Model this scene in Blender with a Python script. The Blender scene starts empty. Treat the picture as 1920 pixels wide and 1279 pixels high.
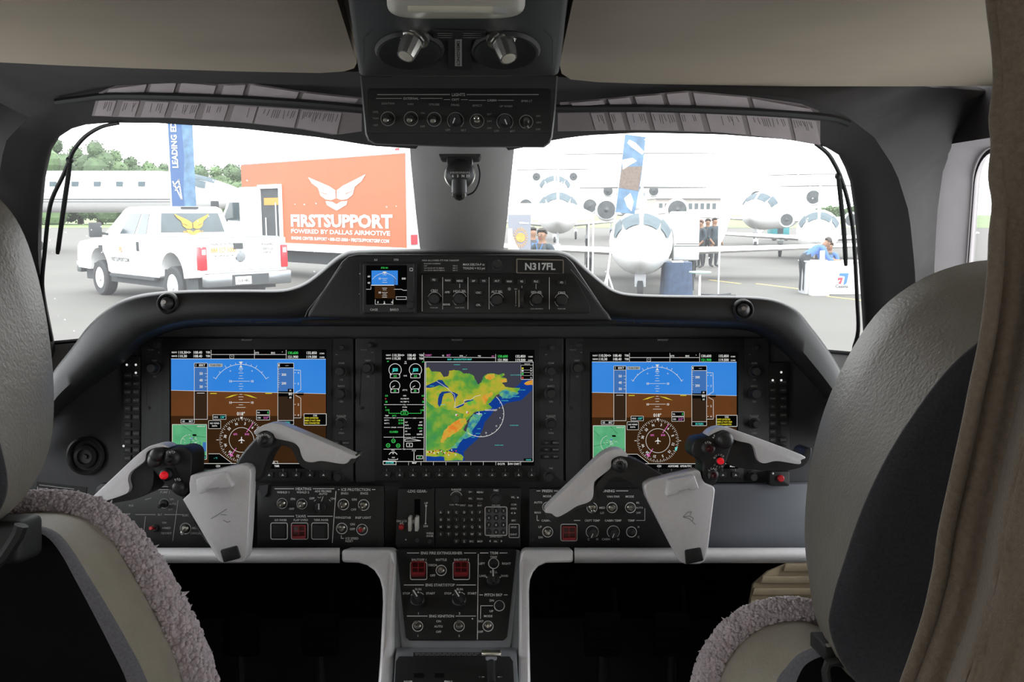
import bpy, bmesh, math, random
from mathutils import Vector, Matrix, noise
random.seed(7)
R = math.radians
SC = bpy.context.scene
COL = SC.collection

# ---------------------------------------------------------------- camera, sky, sun, exposure
F = 1663.0                      # focal length in pixels of the 1920 x 1279 frame
TILT = R(8.2)                   # the camera looks down a little; the instrument panel leans back by as much
CAM = Vector((0, 0, 1.95))      # eye height above the apron
cd = bpy.data.cameras.new('camera'); cam = bpy.data.objects.new('camera', cd); COL.objects.link(cam)
cd.sensor_width = 36.0; cd.lens = F / 1920 * 36.0; cd.clip_start = 0.02; cd.clip_end = 2000
cam.location = CAM; cam.rotation_euler = (R(90) - TILT, 0, 0)
SC.camera = cam
wd = bpy.data.worlds.new('overcast'); SC.world = wd; wd.use_nodes = True
wn = wd.node_tree.nodes; wl = wd.node_tree.links
bg = wn['Background']; bg.inputs[1].default_value = 5.4
tc = wn.new('ShaderNodeTexCoord'); nz = wn.new('ShaderNodeTexNoise'); nz.inputs['Scale'].default_value = 1.5
rp = wn.new('ShaderNodeValToRGB')
rp.color_ramp.elements[0].color = (0.90, 0.93, 0.97, 1); rp.color_ramp.elements[1].color = (1, 1, 1, 1)
wl.new(tc.outputs['Generated'], nz.inputs['Vector']); wl.new(nz.outputs[0], rp.inputs[0]); wl.new(rp.outputs[0], bg.inputs[0])
sd = bpy.data.lights.new('sun', 'SUN'); sd.energy = 3.0; sd.angle = R(25); sd.color = (1, 0.97, 0.92)
so = bpy.data.objects.new('sun', sd); COL.objects.link(so); so.rotation_euler = (R(38), R(18), 0)
SC.view_settings.view_transform = 'Standard'; SC.view_settings.look = 'None'
SC.view_settings.exposure = 0.0; SC.view_settings.gamma = 1.0; SC.view_settings.use_curve_mapping = False

# ---------------------------------------------------------------- frames
# cockpit frame: x right, y along the view axis, z up across it (metres from the eye)
RT = Matrix.Rotation(-TILT, 4, 'X')
def C(px, py, d): return Vector(((px - 960) * d / F, d, (639.5 - py) * d / F))
def CW(p): return CAM + RT.to_3x3() @ Vector(p)               # cockpit -> world
RAY0 = RT.to_3x3()
def ray(px, py): return RAY0 @ Vector(((px - 960) / F, 1, (639.5 - py) / F))
def atY(px, py, Y): r = ray(px, py); return CAM + r * (Y / r.y)
def atX(px, Y): r = ray(px, 400); return r.x / r.y * Y
def atZ(px, py, z): r = ray(px, py); return CAM + r * ((z - CAM.z) / r.z)

class Surf:
    """A flat panel: pixels of the frame are carried onto it."""
    def __init__(s, d=None, pts=None):
        if pts: a, b, c = [C(*p) for p in pts]
        else: a, b, c = C(0, 0, d), C(100, 0, d), C(0, 100, d)
        n = (b - a).cross(c - a).normalized()
        if n.dot(a) > 0: n = -n
        s.o = a; s.n = n; s.u = Vector((1, 0, 0)); s.u = (s.u - n * s.u.dot(n)).normalized(); s.v = s.u.cross(-n) * -1
        if s.v.z < 0: s.v = -s.v
    def pt(s, px, py, h=0.0):
        r = C(px, py, 1.0); t = s.o.dot(s.n) / r.dot(s.n)
        return r * t + s.n * h
    def m(s, px, py): return s.pt(px, py).y / F               # metres per pixel there

# ---------------------------------------------------------------- materials
def lin(c): return c / 12.92 if c <= 0.04045 else ((c + 0.055) / 1.055) ** 2.4
def hx(s): return tuple(lin(int(s[i:i + 2], 16) / 255) for i in (0, 2, 4))
MATS = {}
def mat(name, col, rough=0.5, metal=0.0, var=0.12, scale=60.0, bump=0.0, spec=0.5, bscale=None, emit=None, sheen=0.0, trans=0.0, alpha=None):
    if isinstance(col, str): col = hx(col)
    m = bpy.data.materials.new(name); m.use_nodes = True; n = m.node_tree.nodes; l = m.node_tree.links
    b = n['Principled BSDF']
    t = n.new('ShaderNodeTexCoord'); z = n.new('ShaderNodeTexNoise'); z.inputs['Scale'].default_value = scale; z.inputs['Detail'].default_value = 3
    r = n.new('ShaderNodeValToRGB'); k = Vector(col)
    r.color_ramp.elements[0].position = 0.3; r.color_ramp.elements[1].position = 0.7
    r.color_ramp.elements[0].color = (*(k * (1 - var)), 1); r.color_ramp.elements[1].color = (*[min(1, x * (1 + var)) for x in k], 1)
    l.new(t.outputs['Object'], z.inputs['Vector']); l.new(z.outputs[0], r.inputs[0]); l.new(r.outputs[0], b.inputs['Base Color'])
    b.inputs['Roughness'].default_value = rough; b.inputs['Metallic'].default_value = metal; b.inputs['Specular IOR Level'].default_value = spec
    if sheen: b.inputs['Sheen Weight'].default_value = sheen
    if trans: b.inputs['Transmission Weight'].default_value = trans
    if alpha is not None: b.inputs['Alpha'].default_value = alpha
    if emit: b.inputs['Emission Color'].default_value = (*emit[0], 1); b.inputs['Emission Strength'].default_value = emit[1]
    if bump:
        z2 = n.new('ShaderNodeTexNoise'); z2.inputs['Scale'].default_value = bscale or scale * 4; z2.inputs['Detail'].default_value = 4
        bp = n.new('ShaderNodeBump'); bp.inputs['Strength'].default_value = bump; bp.inputs['Distance'].default_value = 0.002
        l.new(t.outputs['Object'], z2.inputs['Vector']); l.new(z2.outputs[0], bp.inputs['Height']); l.new(bp.outputs[0], b.inputs['Normal'])
    MATS[name] = m
    return m
def glow(name, col, k=1.0, col2=None, scale=200.0, ramp=None, detail=4.0):
    """Lit screen contents."""
    if isinstance(col, str): col = hx(col)
    m = bpy.data.materials.new(name); m.use_nodes = True; n = m.node_tree.nodes; l = m.node_tree.links
    n.remove(n['Principled BSDF']); e = n.new('ShaderNodeEmission'); e.inputs[1].default_value = k; e.inputs[0].default_value = (*col, 1)
    l.new(e.outputs[0], n['Material Output'].inputs[0])
    if col2 or ramp:
        if isinstance(col2, str): col2 = hx(col2)
        t = n.new('ShaderNodeTexCoord'); z = n.new('ShaderNodeTexNoise'); z.inputs['Scale'].default_value = scale; z.inputs['Detail'].default_value = detail
        r = n.new('ShaderNodeValToRGB'); cr = r.color_ramp
        if ramp:
            for i, (p, c) in enumerate(ramp):
                el = cr.elements[i] if i < 2 else cr.elements.new(p)
                el.position = p; el.color = (*hx(c), 1)
        else:
            cr.elements[0].position = 0.35; cr.elements[1].position = 0.65
            cr.elements[0].color = (*col, 1); cr.elements[1].color = (*col2, 1)
        l.new(t.outputs['Object'], z.inputs['Vector']); l.new(z.outputs[0], r.inputs[0]); l.new(r.outputs[0], e.inputs[0])
    MATS[name] = m
    return m

M = dict(
    headliner=mat('headliner_leather', '8a7f6f', 0.75, var=0.04, scale=9, bump=0.15, bscale=900),
    dark=mat('dark_trim', '383636', 0.8, spec=0.15, var=0.06, scale=30, bump=0.1, bscale=700),
    post=mat('grey_post', '7f7d7c', 0.55, var=0.04, scale=20),
    reveal=mat('grey_reveal', '9a9698', 0.6, var=0.04, scale=20),
    black=mat('black_plastic', '1c1c1d', 0.5, var=0.15, scale=80, bump=0.06, bscale=1500),
    coam=mat('coaming_black', '1d1d1e', 0.5, var=0.12, scale=40, bump=0.12, bscale=1200),
    board=mat('panel_board_grey', '39393c', 0.62, var=0.08, scale=40, bump=0.08, bscale=1600),
    bezel=mat('bezel_grey', '28282a', 0.55, var=0.08, scale=60),
    ctrl=mat('control_plate_black', '121213', 0.55, var=0.15, scale=60),
    knob=mat('knob_black', '2a2a2c', 0.42, var=0.1, scale=90),
    key=mat('key_black', '1d1d1f', 0.5, var=0.1, scale=90),
    ledge=mat('ledge_grey', '6b6e75', 0.35, var=0.05, scale=12),
    silver=mat('silver_paint', 'dcdadc', 0.30, 0.15, var=0.03, scale=200),
    silver2=mat('silver_satin', 'dfdde0', 0.30, 0.12, var=0.03, scale=200),
    pedg=mat('pedestal_grey', '8a8e93', 0.45, 0.15, var=0.04, scale=60),
    chrome=mat('chrome', 'e6e4e0', 0.24, 1.0, var=0.04, scale=80),
    steel=mat('steel', 'a9a79f', 0.3, 1.0, var=0.06, scale=80),
    white=mat('white_print', 'd8d8d6', 0.6, var=0.02),
    dimw=mat('grey_print', '8d8d8b', 0.6, var=0.04),
    red=mat('red_cap', 'b01a24', 0.35, var=0.1, scale=90),
    redlit=mat('red_button', 'd8202a', 0.3, var=0.05, emit=((0.8, 0.01, 0.02), 0.35)),
    redguard=mat('red_guard', '3e0d11', 0.3, var=0.15, scale=80),
    redframe=mat('red_guard_frame', '8a242a', 0.35, var=0.1),
    leather=mat('grey_leather', '6a655d', 0.5, var=0.08, scale=25, bump=0.5, bscale=260),
    cream=mat('cream_leather', '8d8678', 0.55, var=0.08, scale=25, bump=0.4, bscale=300),
    suede=mat('charcoal_suede', '323135', 0.9, var=0.22, scale=420, bump=0.2, sheen=0.15, spec=0.2),
    suede2=mat('grey_suede', '5c5a60', 0.9, var=0.2, scale=420, bump=0.2, sheen=0.3),
    fleece=mat('sheepskin', 'b5a9ae', 0.95, var=0.16, scale=120, bump=0.3, sheen=0.4),
    curtain=mat('brown_wool', '665a4c', 0.95, var=0.16, scale=260, bump=0.6, bscale=600, sheen=0.2),
    cabin=mat('cream_cabin', 'b9b09c', 0.7, var=0.04, scale=10),
    carpet=mat('dark_carpet', '1b1b1d', 0.95, var=0.2, scale=400, bump=0.3),
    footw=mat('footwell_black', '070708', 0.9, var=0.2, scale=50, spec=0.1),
    slat=mat('tan_slat', '9c8d74', 0.7, var=0.08, scale=40),
    rubber=mat('rubber', '121314', 0.6, var=0.15, scale=60),
    lens=mat('lamp_lens', 'a9a698', 0.3, var=0.05, scale=30),
    smoked=mat('visor_grey', 'a09898', 0.5, var=0.06, scale=20),
    card=mat('card_paper', 'cbc2c4', 0.7, var=0.05, scale=60),
    cardt=mat('card_print', '57504f', 0.8, var=0.05),
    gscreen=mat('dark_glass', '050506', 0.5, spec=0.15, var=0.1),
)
GL = dict(
    w=glow('lit_white', 'e6e6e2', 0.85), k=glow('lit_black', '060606', 1.0), g=glow('lit_green', '42d65e', 0.85), c=glow('lit_cyan', '4fd6cc', 0.85),
    y=glow('lit_yellow', 'e0d23a', 0.85), mg=glow('lit_magenta', 'd870b8', 0.85), r=glow('lit_red', 'd84a48', 0.8),
    sky=glow('lit_sky', '2f7fd8', 1.0, '3a86dc', scale=8), gnd=glow('lit_brown', '6a3f20', 1.0, '5c371c', scale=8), gnd2=glow('lit_dark_brown', '3a2413', 1.0, '33200f', scale=8),
    tape=glow('lit_tape', '3f6fb0', 1.0), tapeb=glow('lit_tape_brown', '33241a', 1.0), gray=glow('lit_grey', 'b0b4b0', 0.8),
    inset=glow('lit_inset', '4f9f70', 1.0, '5fae7c', scale=60), deep=glow('lit_ocean', '3c3d48', 1.0), shelf=glow('lit_shelf', '123a8c', 1.0),
    lake=glow('lit_lake', '16397f', 1.0),
    land=glow('lit_land', '5f9a3c', 1.0, scale=45, detail=9, ramp=[(0.30, '3f8a48'), (0.42, '5f9a3a'), (0.52, '9aa832'), (0.62, 'b8a636'), (0.72, '57b040')]),
    land2=glow('lit_land_green', '4b9144', 1.0, scale=60, detail=9, ramp=[(0.30, '3d8650'), (0.50, '4f9640'), (0.70, '8aa53a')]),
    hill=glow('lit_hill', 'd09438', 1.0, scale=110, detail=9, ramp=[(0.3, 'a8a83a'), (0.48, 'cfa03a'), (0.66, 'd87a2c')]),
    coast=glow('lit_coast', '3f8f96', 1.0, scale=120, ramp=[(0.35, '2f6f9c'), (0.5, '4a9a8c'), (0.65, '7db26a')]),
)

def see_through(m, fac):
    n = m.node_tree.nodes; l = m.node_tree.links; b = n['Principled BSDF']; t = n.new('ShaderNodeBsdfTranslucent'); x = n.new('ShaderNodeMixShader'); x.inputs[0].default_value = fac
    l.new(b.inputs['Base Color'].links[0].from_socket, t.inputs[0]); l.new(b.outputs[0], x.inputs[1]); l.new(t.outputs[0], x.inputs[2]); l.new(x.outputs[0], n['Material Output'].inputs[0])
see_through(M['smoked'], 0.55); see_through(M['card'], 0.6)

# ---------------------------------------------------------------- mesh building
class G:
    def __init__(s): s.v = []; s.f = []
    def add(s, vs, fs):
        b = len(s.v); s.v += [Vector(p) for p in vs]; s.f += [tuple(b + i for i in f) for f in fs]; return s
    def poly(s, pts): return s.add(pts, [tuple(range(len(pts)))])
    def box(s, a, b):
        x0, y0, z0 = a; x1, y1, z1 = b
        return s.hexa([(x0, y0, z0), (x1, y0, z0), (x1, y1, z0), (x0, y1, z0), (x0, y0, z1), (x1, y0, z1), (x1, y1, z1), (x0, y1, z1)])
    def hexa(s, p): return s.add(p, [(0, 3, 2, 1), (4, 5, 6, 7), (0, 1, 5, 4), (1, 2, 6, 5), (2, 3, 7, 6), (3, 0, 4, 7)])
    def prism(s, pts, off):
        n = len(pts); off = Vector(off); a = [Vector(p) for p in pts]
        return s.add(a + [p + off for p in a], [tuple(range(n)), tuple(range(2 * n - 1, n - 1, -1))] + [(i, i + n, (i + 1) % n + n, (i + 1) % n) for i in range(n)])
    def loft(s, rows, closed=False, cap0=False, cap1=False, ring=False):
        n = len(rows[0]); vs = [p for r in rows for p in r]; fs = []
        for j in range(len(rows) - (0 if ring else 1)):
            j2 = (j + 1) % len(rows)
            for i in range(n if closed else n - 1):
                k = (i + 1) % n; fs.append((j * n + i, j * n + k, j2 * n + k, j2 * n + i))
        if cap0: fs.append(tuple(range(n - 1, -1, -1)))
        if cap1: fs.append(tuple((len(rows) - 1) * n + i for i in range(n)))
        return s.add(vs, fs)
    def tube(s, path, r, n=8, caps=True, flat=1.0):
        path = [Vector(p) for p in path]; m = len(path)
        rs = r if isinstance(r, (list, tuple)) else [r] * m
        rows = []; up = None
        for i, p in enumerate(path):
            t = (path[min(i + 1, m - 1)] - path[max(i - 1, 0)]).normalized()
            if up is None: up = Vector((0, 0, 1)) if abs(t.z) < 0.9 else Vector((0, 1, 0))
            a = t.cross(up).normalized(); b = a.cross(t).normalized(); up = b
            rows.append([p + (a * math.cos(k * 2 * math.pi / n) + b * flat * math.sin(k * 2 * math.pi / n)) * rs[i] for k in range(n)])
        return s.loft(rows, True, caps, caps)
    def lathe(s, prof, o, ax, n=16, cap0=True, cap1=True):
        o = Vector(o); ax = Vector(ax).normalized(); a = ax.orthogonal().normalized(); b = ax.cross(a)
        rows = [[o + ax * h + (a * math.cos(k * 2 * math.pi / n) + b * math.sin(k * 2 * math.pi / n)) * r for k in range(n)] for r, h in prof]
        return s.loft(rows, True, cap0, cap1)
    def ball(s, o, r, n=12, m=8, sc=(1, 1, 1)):
        o = Vector(o); rows = []
        for j in range(1, m):
            t = math.pi * j / m
            rows.append([o + Vector((math.sin(t) * math.cos(k * 2 * math.pi / n) * r * sc[0], math.sin(t) * math.sin(k * 2 * math.pi / n) * r * sc[1], -math.cos(t) * r * sc[2])) for k in range(n)])
        return s.loft(rows, True, True, True)
    # flat drawing on a panel, in pixels of the frame
    def line(s, S, a, b, w, h=0.0004):
        (x0, y0), (x1, y1) = a, b; dx, dy = x1 - x0, y1 - y0; L = math.hypot(dx, dy) or 1; ox, oy = -dy / L * w / 2, dx / L * w / 2
        return s.poly([S.pt(x0 + ox, y0 + oy, h), S.pt(x1 + ox, y1 + oy, h), S.pt(x1 - ox, y1 - oy, h), S.pt(x0 - ox, y0 - oy, h)])
    def path(s, S, pts, w, h=0.0004, closed=False):
        for i in range(len(pts) - (0 if closed else 1)): s.line(S, pts[i], pts[(i + 1) % len(pts)], w, h)
        return s
    def rect(s, S, x0, y0, x1, y1, h=0.0004): return s.poly([S.pt(x0, y0, h), S.pt(x1, y0, h), S.pt(x1, y1, h), S.pt(x0, y1, h)])
    def frame(s, S, x0, y0, x1, y1, w, h=0.0004): return s.path(S, [(x0, y0), (x1, y0), (x1, y1), (x0, y1)], w, h, True)
    def arc(s, S, cx, cy, r, a0, a1, w, h=0.0004, n=None):
        n = n or max(4, int(abs(a1 - a0) / 12)); pts = [(cx + r * math.cos(R(a0 + (a1 - a0) * i / n)), cy - r * math.sin(R(a0 + (a1 - a0) * i / n))) for i in range(n + 1)]
        return s.path(S, pts, w, h)
    def disc(s, S, cx, cy, r, h=0.0004, n=14): return s.poly([S.pt(cx + r * math.cos(k * 2 * math.pi / n), cy + r * math.sin(k * 2 * math.pi / n), h) for k in range(n)])
    def shape(s, S, pts, h=0.0004): return s.poly([S.pt(x, y, h) for x, y in pts])
    def plate(s, S, pts, h0, h1):
        return s.prism([S.pt(x, y, h1) for x, y in pts], S.n * (h0 - h1))
    def text(s, S, t, px, py, cap, al='c', h=0.0005, xs=1.0, rot=0.0, bold=0.02):
        vs, fs, w = glyphs(t, bold); k = cap / 0.72; x0 = {'c': -w / 2, 'l': 0, 'r': -w}[al]; ca, sa = math.cos(R(rot)), math.sin(R(rot))
        out = []
        for x, y in vs:
            X = (x + x0) * k * xs; Y = (y - 0.36) * k
            out.append(S.pt(px + X * ca + Y * sa, py + X * sa - Y * ca, h))
        return s.add(out, fs)

_TX = {}
def glyphs(t, bold):
    if (t, bold) in _TX: return _TX[t, bold]
    cu = bpy.data.curves.new('t', 'FONT'); cu.body = t; cu.resolution_u = 2; cu.offset = bold; cu.size = 1.0
    o = bpy.data.objects.new('t', cu); me = o.to_mesh()
    vs = [(v.co.x, v.co.y) for v in me.vertices]; fs = [tuple(p.vertices) for p in me.polygons]; w = max([x for x, y in vs], default=0.0)
    o.to_mesh_clear(); bpy.data.objects.remove(o); bpy.data.curves.remove(cu)
    _TX[t, bold] = (vs, fs, w)
    return _TX[t, bold]

def mesh_of(name, g, m, o=Vector(), bevel=0.0, seg=2, smooth=38, world=False, fix=True):
    me = bpy.data.meshes.new(name); me.from_pydata([CW(p) if world else p - o for p in g.v], [], g.f)
    if bevel or fix:
        bm = bmesh.new(); bm.from_mesh(me)
        if bevel:
            bmesh.ops.remove_doubles(bm, verts=bm.verts, dist=1e-6)
            es = [e for e in bm.edges if len(e.link_faces) == 2 and e.calc_face_angle(0) > R(28)]
            bmesh.ops.bevel(bm, geom=es, offset=bevel, segments=seg, profile=0.5, affect='EDGES', clamp_overlap=True)
        bmesh.ops.recalc_face_normals(bm, faces=bm.faces)
        bm.to_mesh(me); bm.free()
    if smooth:
        me.polygons.foreach_set('use_smooth', [True] * len(me.polygons)); me.set_sharp_from_angle(angle=R(smooth))
    me.materials.append(m); me.update()
    return me
ORG = {}
def tag(o, label=None, cat=None, group=None, kind=None):
    if label: o['label'] = label
    if cat: o['category'] = cat
    if group: o['group'] = group
    if kind: o['kind'] = kind
    return o
def thing(name, label, cat, base, group=None):
    """Cockpit thing: an Empty at its base (cockpit coordinates) that parents its parts."""
    o = bpy.data.objects.new(name, None); COL.objects.link(o); o.empty_display_size = 0.05
    o.location = CW(base); o.rotation_euler = (-TILT, 0, 0); ORG[o.name] = Vector(base)
    return tag(o, label, cat, group)
def part(name, g, m, parent, label=None, kind=None, **kw):
    if not kind and name.endswith(('lettering', 'print', 'symbols', 'lines', 'number')): kind = 'stuff'      # fine print: too small to pick apart
    org = ORG[parent.name]; o = bpy.data.objects.new(name, mesh_of(name, g, m, org, **kw)); COL.objects.link(o); o.parent = parent; ORG[o.name] = org
    return tag(o, label, kind=kind)
def struct(name, g, m, world=False, parent=None, **kw):
    """A piece of the room; g is in cockpit coordinates, or in world ones when world is True."""
    if world: g.v = [RT.to_3x3().transposed() @ (p - CAM) for p in g.v]
    o = bpy.data.objects.new(name, mesh_of(name, g, m, world=True, **kw)); COL.objects.link(o)
    if parent: o.parent = parent
    else: o['kind'] = 'structure'
    return o
# things out on the apron: own frame, x forward, y left, z up
def wthing(name, label, cat, loc, rz=0.0, group=None):
    o = bpy.data.objects.new(name, None); COL.objects.link(o); o.location = loc; o.rotation_euler = (0, 0, rz); ORG[o.name] = Vector()
    return tag(o, label, cat, group)
class FS:
    """A flat face of an apron thing: 'pixels' are metres in its own u, v."""
    def __init__(s, o, u, v, n): s.o = Vector(o); s.u = Vector(u); s.v = Vector(v); s.n = Vector(n)
    def pt(s, x, y, h=0.0): return s.o + s.u * x - s.v * y + s.n * (h * 20)
def resample(pts, n):
    pts = [Vector(p) for p in pts]; L = [0]
    for a, b in zip(pts, pts[1:]): L.append(L[-1] + (b - a).length)
    out = []; j = 0
    for i in range(n):
        t = L[-1] * i / (n - 1)
        while j < len(L) - 2 and L[j + 1] < t: j += 1
        out.append(pts[j].lerp(pts[j + 1], (t - L[j]) / max(1e-9, L[j + 1] - L[j])))
    return out
def smooth_path(pts, k=6, closed=False):
    """Catmull-Rom through the points."""
    pts = [Vector(p) for p in pts]; n = len(pts); out = []
    for i in range(n if closed else n - 1):
        if closed: p0, p1, p2, p3 = pts[i - 1], pts[i], pts[(i + 1) % n], pts[(i + 2) % n]
        else: p0, p1, p2, p3 = pts[max(i - 1, 0)], pts[i], pts[i + 1], pts[min(i + 2, n - 1)]
        for j in range(k):
            t = j / k; out.append(0.5 * (2 * p1 + (p2 - p0) * t + (2 * p0 - 5 * p1 + 4 * p2 - p3) * t * t + (3 * p1 - p0 - 3 * p2 + p3) * t ** 3))
    if not closed: out.append(pts[-1])
    return out

# ================================================================ the cockpit shell
ZC = CAM.z + 0.20; ZF = 0.85; XL, XR = -0.95, 0.80; YB = -3.0
def headliner(front, xa, xb):
    pts = [atZ(px, py, ZC) for px, py in front]; n = len(pts); rows = [pts]
    for Y in (0.88, 0.4, -0.3, -1.5, YB): rows.append([Vector((xa + (xb - xa) * i / (n - 1), Y, ZC)) for i in range(n)])
    g = G().loft(rows); b = [[p + Vector((0, 0, 0.02)) for p in r] for r in rows]; g.loft(b)
    g.loft([rows[0], b[0]]); g.loft([[r[0] for r in rows], [r[0] for r in b]]); g.loft([[r[-1] for r in rows], [r[-1] for r in b]])
    return g
ceil = struct('ceiling', G().box((XL - 0.1, YB, ZC + 0.03), (XR + 0.15, 1.5, ZC + 0.06)), M['cabin'], world=True)
hl = struct('headliner_panel', headliner([(-190, 98), (-60, 112), (0, 117), (120, 123), (250, 128), (450, 134), (600, 137), (645, 134), (664, 128), (669, 118)], XL - 0.02, -0.166), M['headliner'], world=True, parent=ceil)
hr = struct('headliner_panel', headliner([(1049, 120), (1053, 138), (1070, 149), (1120, 154), (1200, 157), (1350, 160), (1500, 162), (1700, 162), (1860, 161), (1960, 158)], 0.058, XR + 0.06), M['headliner'], world=True, parent=ceil)
struct('floor', G().box((XL, YB, ZF - 0.05), (XR, 2.3, ZF)), M['carpet'], world=True)
struct('wall_back', G().box((XL, YB - 0.03, ZF), (XR, YB, ZC + 0.03)), M['cabin'], world=True)
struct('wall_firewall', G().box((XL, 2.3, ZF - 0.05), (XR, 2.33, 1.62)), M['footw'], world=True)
struct('trim_light_deck', G().box((XL, 1.62, 1.585), (XR, 2.33, 1.60)), M['footw'], world=True)  # dark deck added to stop windshield light leaking down behind the panel

def rrect(y0, y1, z0, z1, r, n=9):
    out = []
    for cy, cz, a in ((y1 - r, z1 - r, 0), (y0 + r, z1 - r, 90), (y0 + r, z0 + r, 180), (y1 - r, z0 + r, 270)):
        out += [(cy + r * math.cos(R(a + 90 * i / (n - 1))), cz + r * math.sin(R(a + 90 * i / (n - 1)))) for i in range(n)]
    return out
def outer_ring(hole, y0, y1, z0, z1):
    """Points on the rectangle's edge matching the hole's points corner by corner."""
    n = len(hole) // 4; out = []
    cn = [(y1, z1), (y0, z1), (y0, z0), (y1, z0)]
    for k in range(4):
        cy, cz = cn[k]
        for i in range(n):
            hy, hz = hole[k * n + i]; t = i / (n - 1)
            a, b = ((cy, hz), (hy, cz)) if k % 2 == 0 else ((hy, cz), (cy, hz))
            out.append(a if t < 0.45 else b if t > 0.55 else (cy, cz))
    return out
def side_wall(name, x, s, y0, y1, hole, m, mrev, window, deep=0.08, sealed=True):
    hp = rrect(*hole); op = outer_ring(hp, y0, y1, ZF, ZC + 0.03)
    w = struct(name, G().loft([[Vector((x, y, z)) for y, z in op], [Vector((x, y, z)) for y, z in hp]], True), m, world=True)
    cy = sum(p[0] for p in hp) / len(hp); cz = sum(p[1] for p in hp) / len(hp)
    rv = G().loft([[Vector((x, y, z)) for y, z in hp], [Vector((x + s * deep * 0.25, cy + (y - cy) * 0.99, cz + (z - cz) * 0.99)) for y, z in hp], [Vector((x + s * deep, cy + (y - cy) * 0.98, cz + (z - cz) * 0.97)) for y, z in hp]], True)
    struct('window_reveal', rv, mrev, world=True, parent=w)
    if window:
        inn = [(cy + (y - cy) * 0.97, cz + (z - cz) * 0.955) for y, z in hp]
        g = G().poly([Vector((x + s * (deep - 0.005), y, z)) for y, z in inn])
        wo = struct(window, g, GLASS, world=True)
        sl = G().loft([[Vector((x + s * (deep - 0.012), cy + (y - cy) * k, cz + (z - cz) * k2)) for y, z in hp] for k, k2 in ((0.98, 0.97), (0.972, 0.945))], True)
        struct('window_seal', sl, M['rubber'], world=True, parent=wo)
    return w
def glass_material():
    m = bpy.data.materials.new('windshield_glass'); m.use_nodes = True; n = m.node_tree.nodes; l = m.node_tree.links
    n.remove(n['Principled BSDF']); tr = n.new('ShaderNodeBsdfTransparent'); tr.inputs[0].default_value = (0.97, 0.985, 0.98, 1)
    gl = n.new('ShaderNodeBsdfGlossy'); gl.inputs['Roughness'].default_value = 0.02; gl.inputs[0].default_value = (0.5, 0.5, 0.5, 1)
    fr = n.new('ShaderNodeFresnel'); fr.inputs[0].default_value = 1.12; mx = n.new('ShaderNodeMixShader')
    l.new(fr.outputs[0], mx.inputs[0]); l.new(tr.outputs[0], mx.inputs[1]); l.new(gl.outputs[0], mx.inputs[2])
    # dried rain spots, plus a constant pale veil imitating the washed-out glare outside
    t = n.new('ShaderNodeTexCoord'); v = n.new('ShaderNodeTexVoronoi'); v.inputs['Scale'].default_value = 70; v.inputs['Randomness'].default_value = 1
    ms = n.new('ShaderNodeTexNoise'); ms.inputs['Scale'].default_value = 7
    lt = n.new('ShaderNodeMath'); lt.operation = 'LESS_THAN'; lt.inputs[1].default_value = 0.10
    gt = n.new('ShaderNodeMath'); gt.operation = 'GREATER_THAN'; gt.inputs[1].default_value = 0.57
    mu = n.new('ShaderNodeMath'); mu.operation = 'MULTIPLY'; m2 = n.new('ShaderNodeMath'); m2.operation = 'MULTIPLY'; m2.inputs[1].default_value = 0.30; ad = n.new('ShaderNodeMath'); ad.operation = 'ADD'; ad.inputs[1].default_value = 0.035
    tl = n.new('ShaderNodeBsdfTranslucent'); tl.inputs[0].default_value = (0.9, 0.9, 0.9, 1); mx2 = n.new('ShaderNodeMixShader')
    l.new(t.outputs['Object'], v.inputs['Vector']); l.new(t.outputs['Object'], ms.inputs['Vector'])
    l.new(v.outputs['Distance'], lt.inputs[0]); l.new(ms.outputs[0], gt.inputs[0]); l.new(lt.outputs[0], mu.inputs[0]); l.new(gt.outputs[0], mu.inputs[1]); l.new(mu.outputs[0], m2.inputs[0])
    l.new(m2.outputs[0], ad.inputs[0]); l.new(ad.outputs[0], mx2.inputs[0]); l.new(mx.outputs[0], mx2.inputs[1]); l.new(tl.outputs[0], mx2.inputs[2]); l.new(mx2.outputs[0], n['Material Output'].inputs[0])
    return m
GLASS = glass_material()
side_wall('wall_right', XR, 1, 0.3, 1.74, (0.62, 1.705, 1.50, 2.075, 0.06), M['dark'], M['reveal'], 'window_3')
side_wall('wall_left', XL, -1, 0.3, 1.74, (0.55, 1.62, 1.58, 2.08, 0.08), M['dark'], M['reveal'], 'window_4')
for k, (y0, y1) in enumerate(((-0.9, 0.3), (-1.9, -0.9), (-3.0, -1.9))):
    side_wall('wall_cabin_right', XR, 1, y0, y1, ((y0 + y1) / 2 - 0.32, (y0 + y1) / 2 + 0.32, 1.40, 1.98, 0.12), M['cabin'], M['cabin'], None)
    side_wall('wall_cabin_left', XL, -1, y0, y1, ((y0 + y1) / 2 - 0.32, (y0 + y1) / 2 + 0.32, 1.40, 1.98, 0.12), M['cabin'], M['cabin'], None)
for x, nm in ((XL, 'wall_light_stop_left'), (XR, 'wall_light_stop_right')): struct(nm, G().box((x - 0.01, 1.74, ZF), (x + 0.01, 2.33, 1.60)), M['footw'], world=True)  # side pieces added to keep sky light out of the footwell

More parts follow.
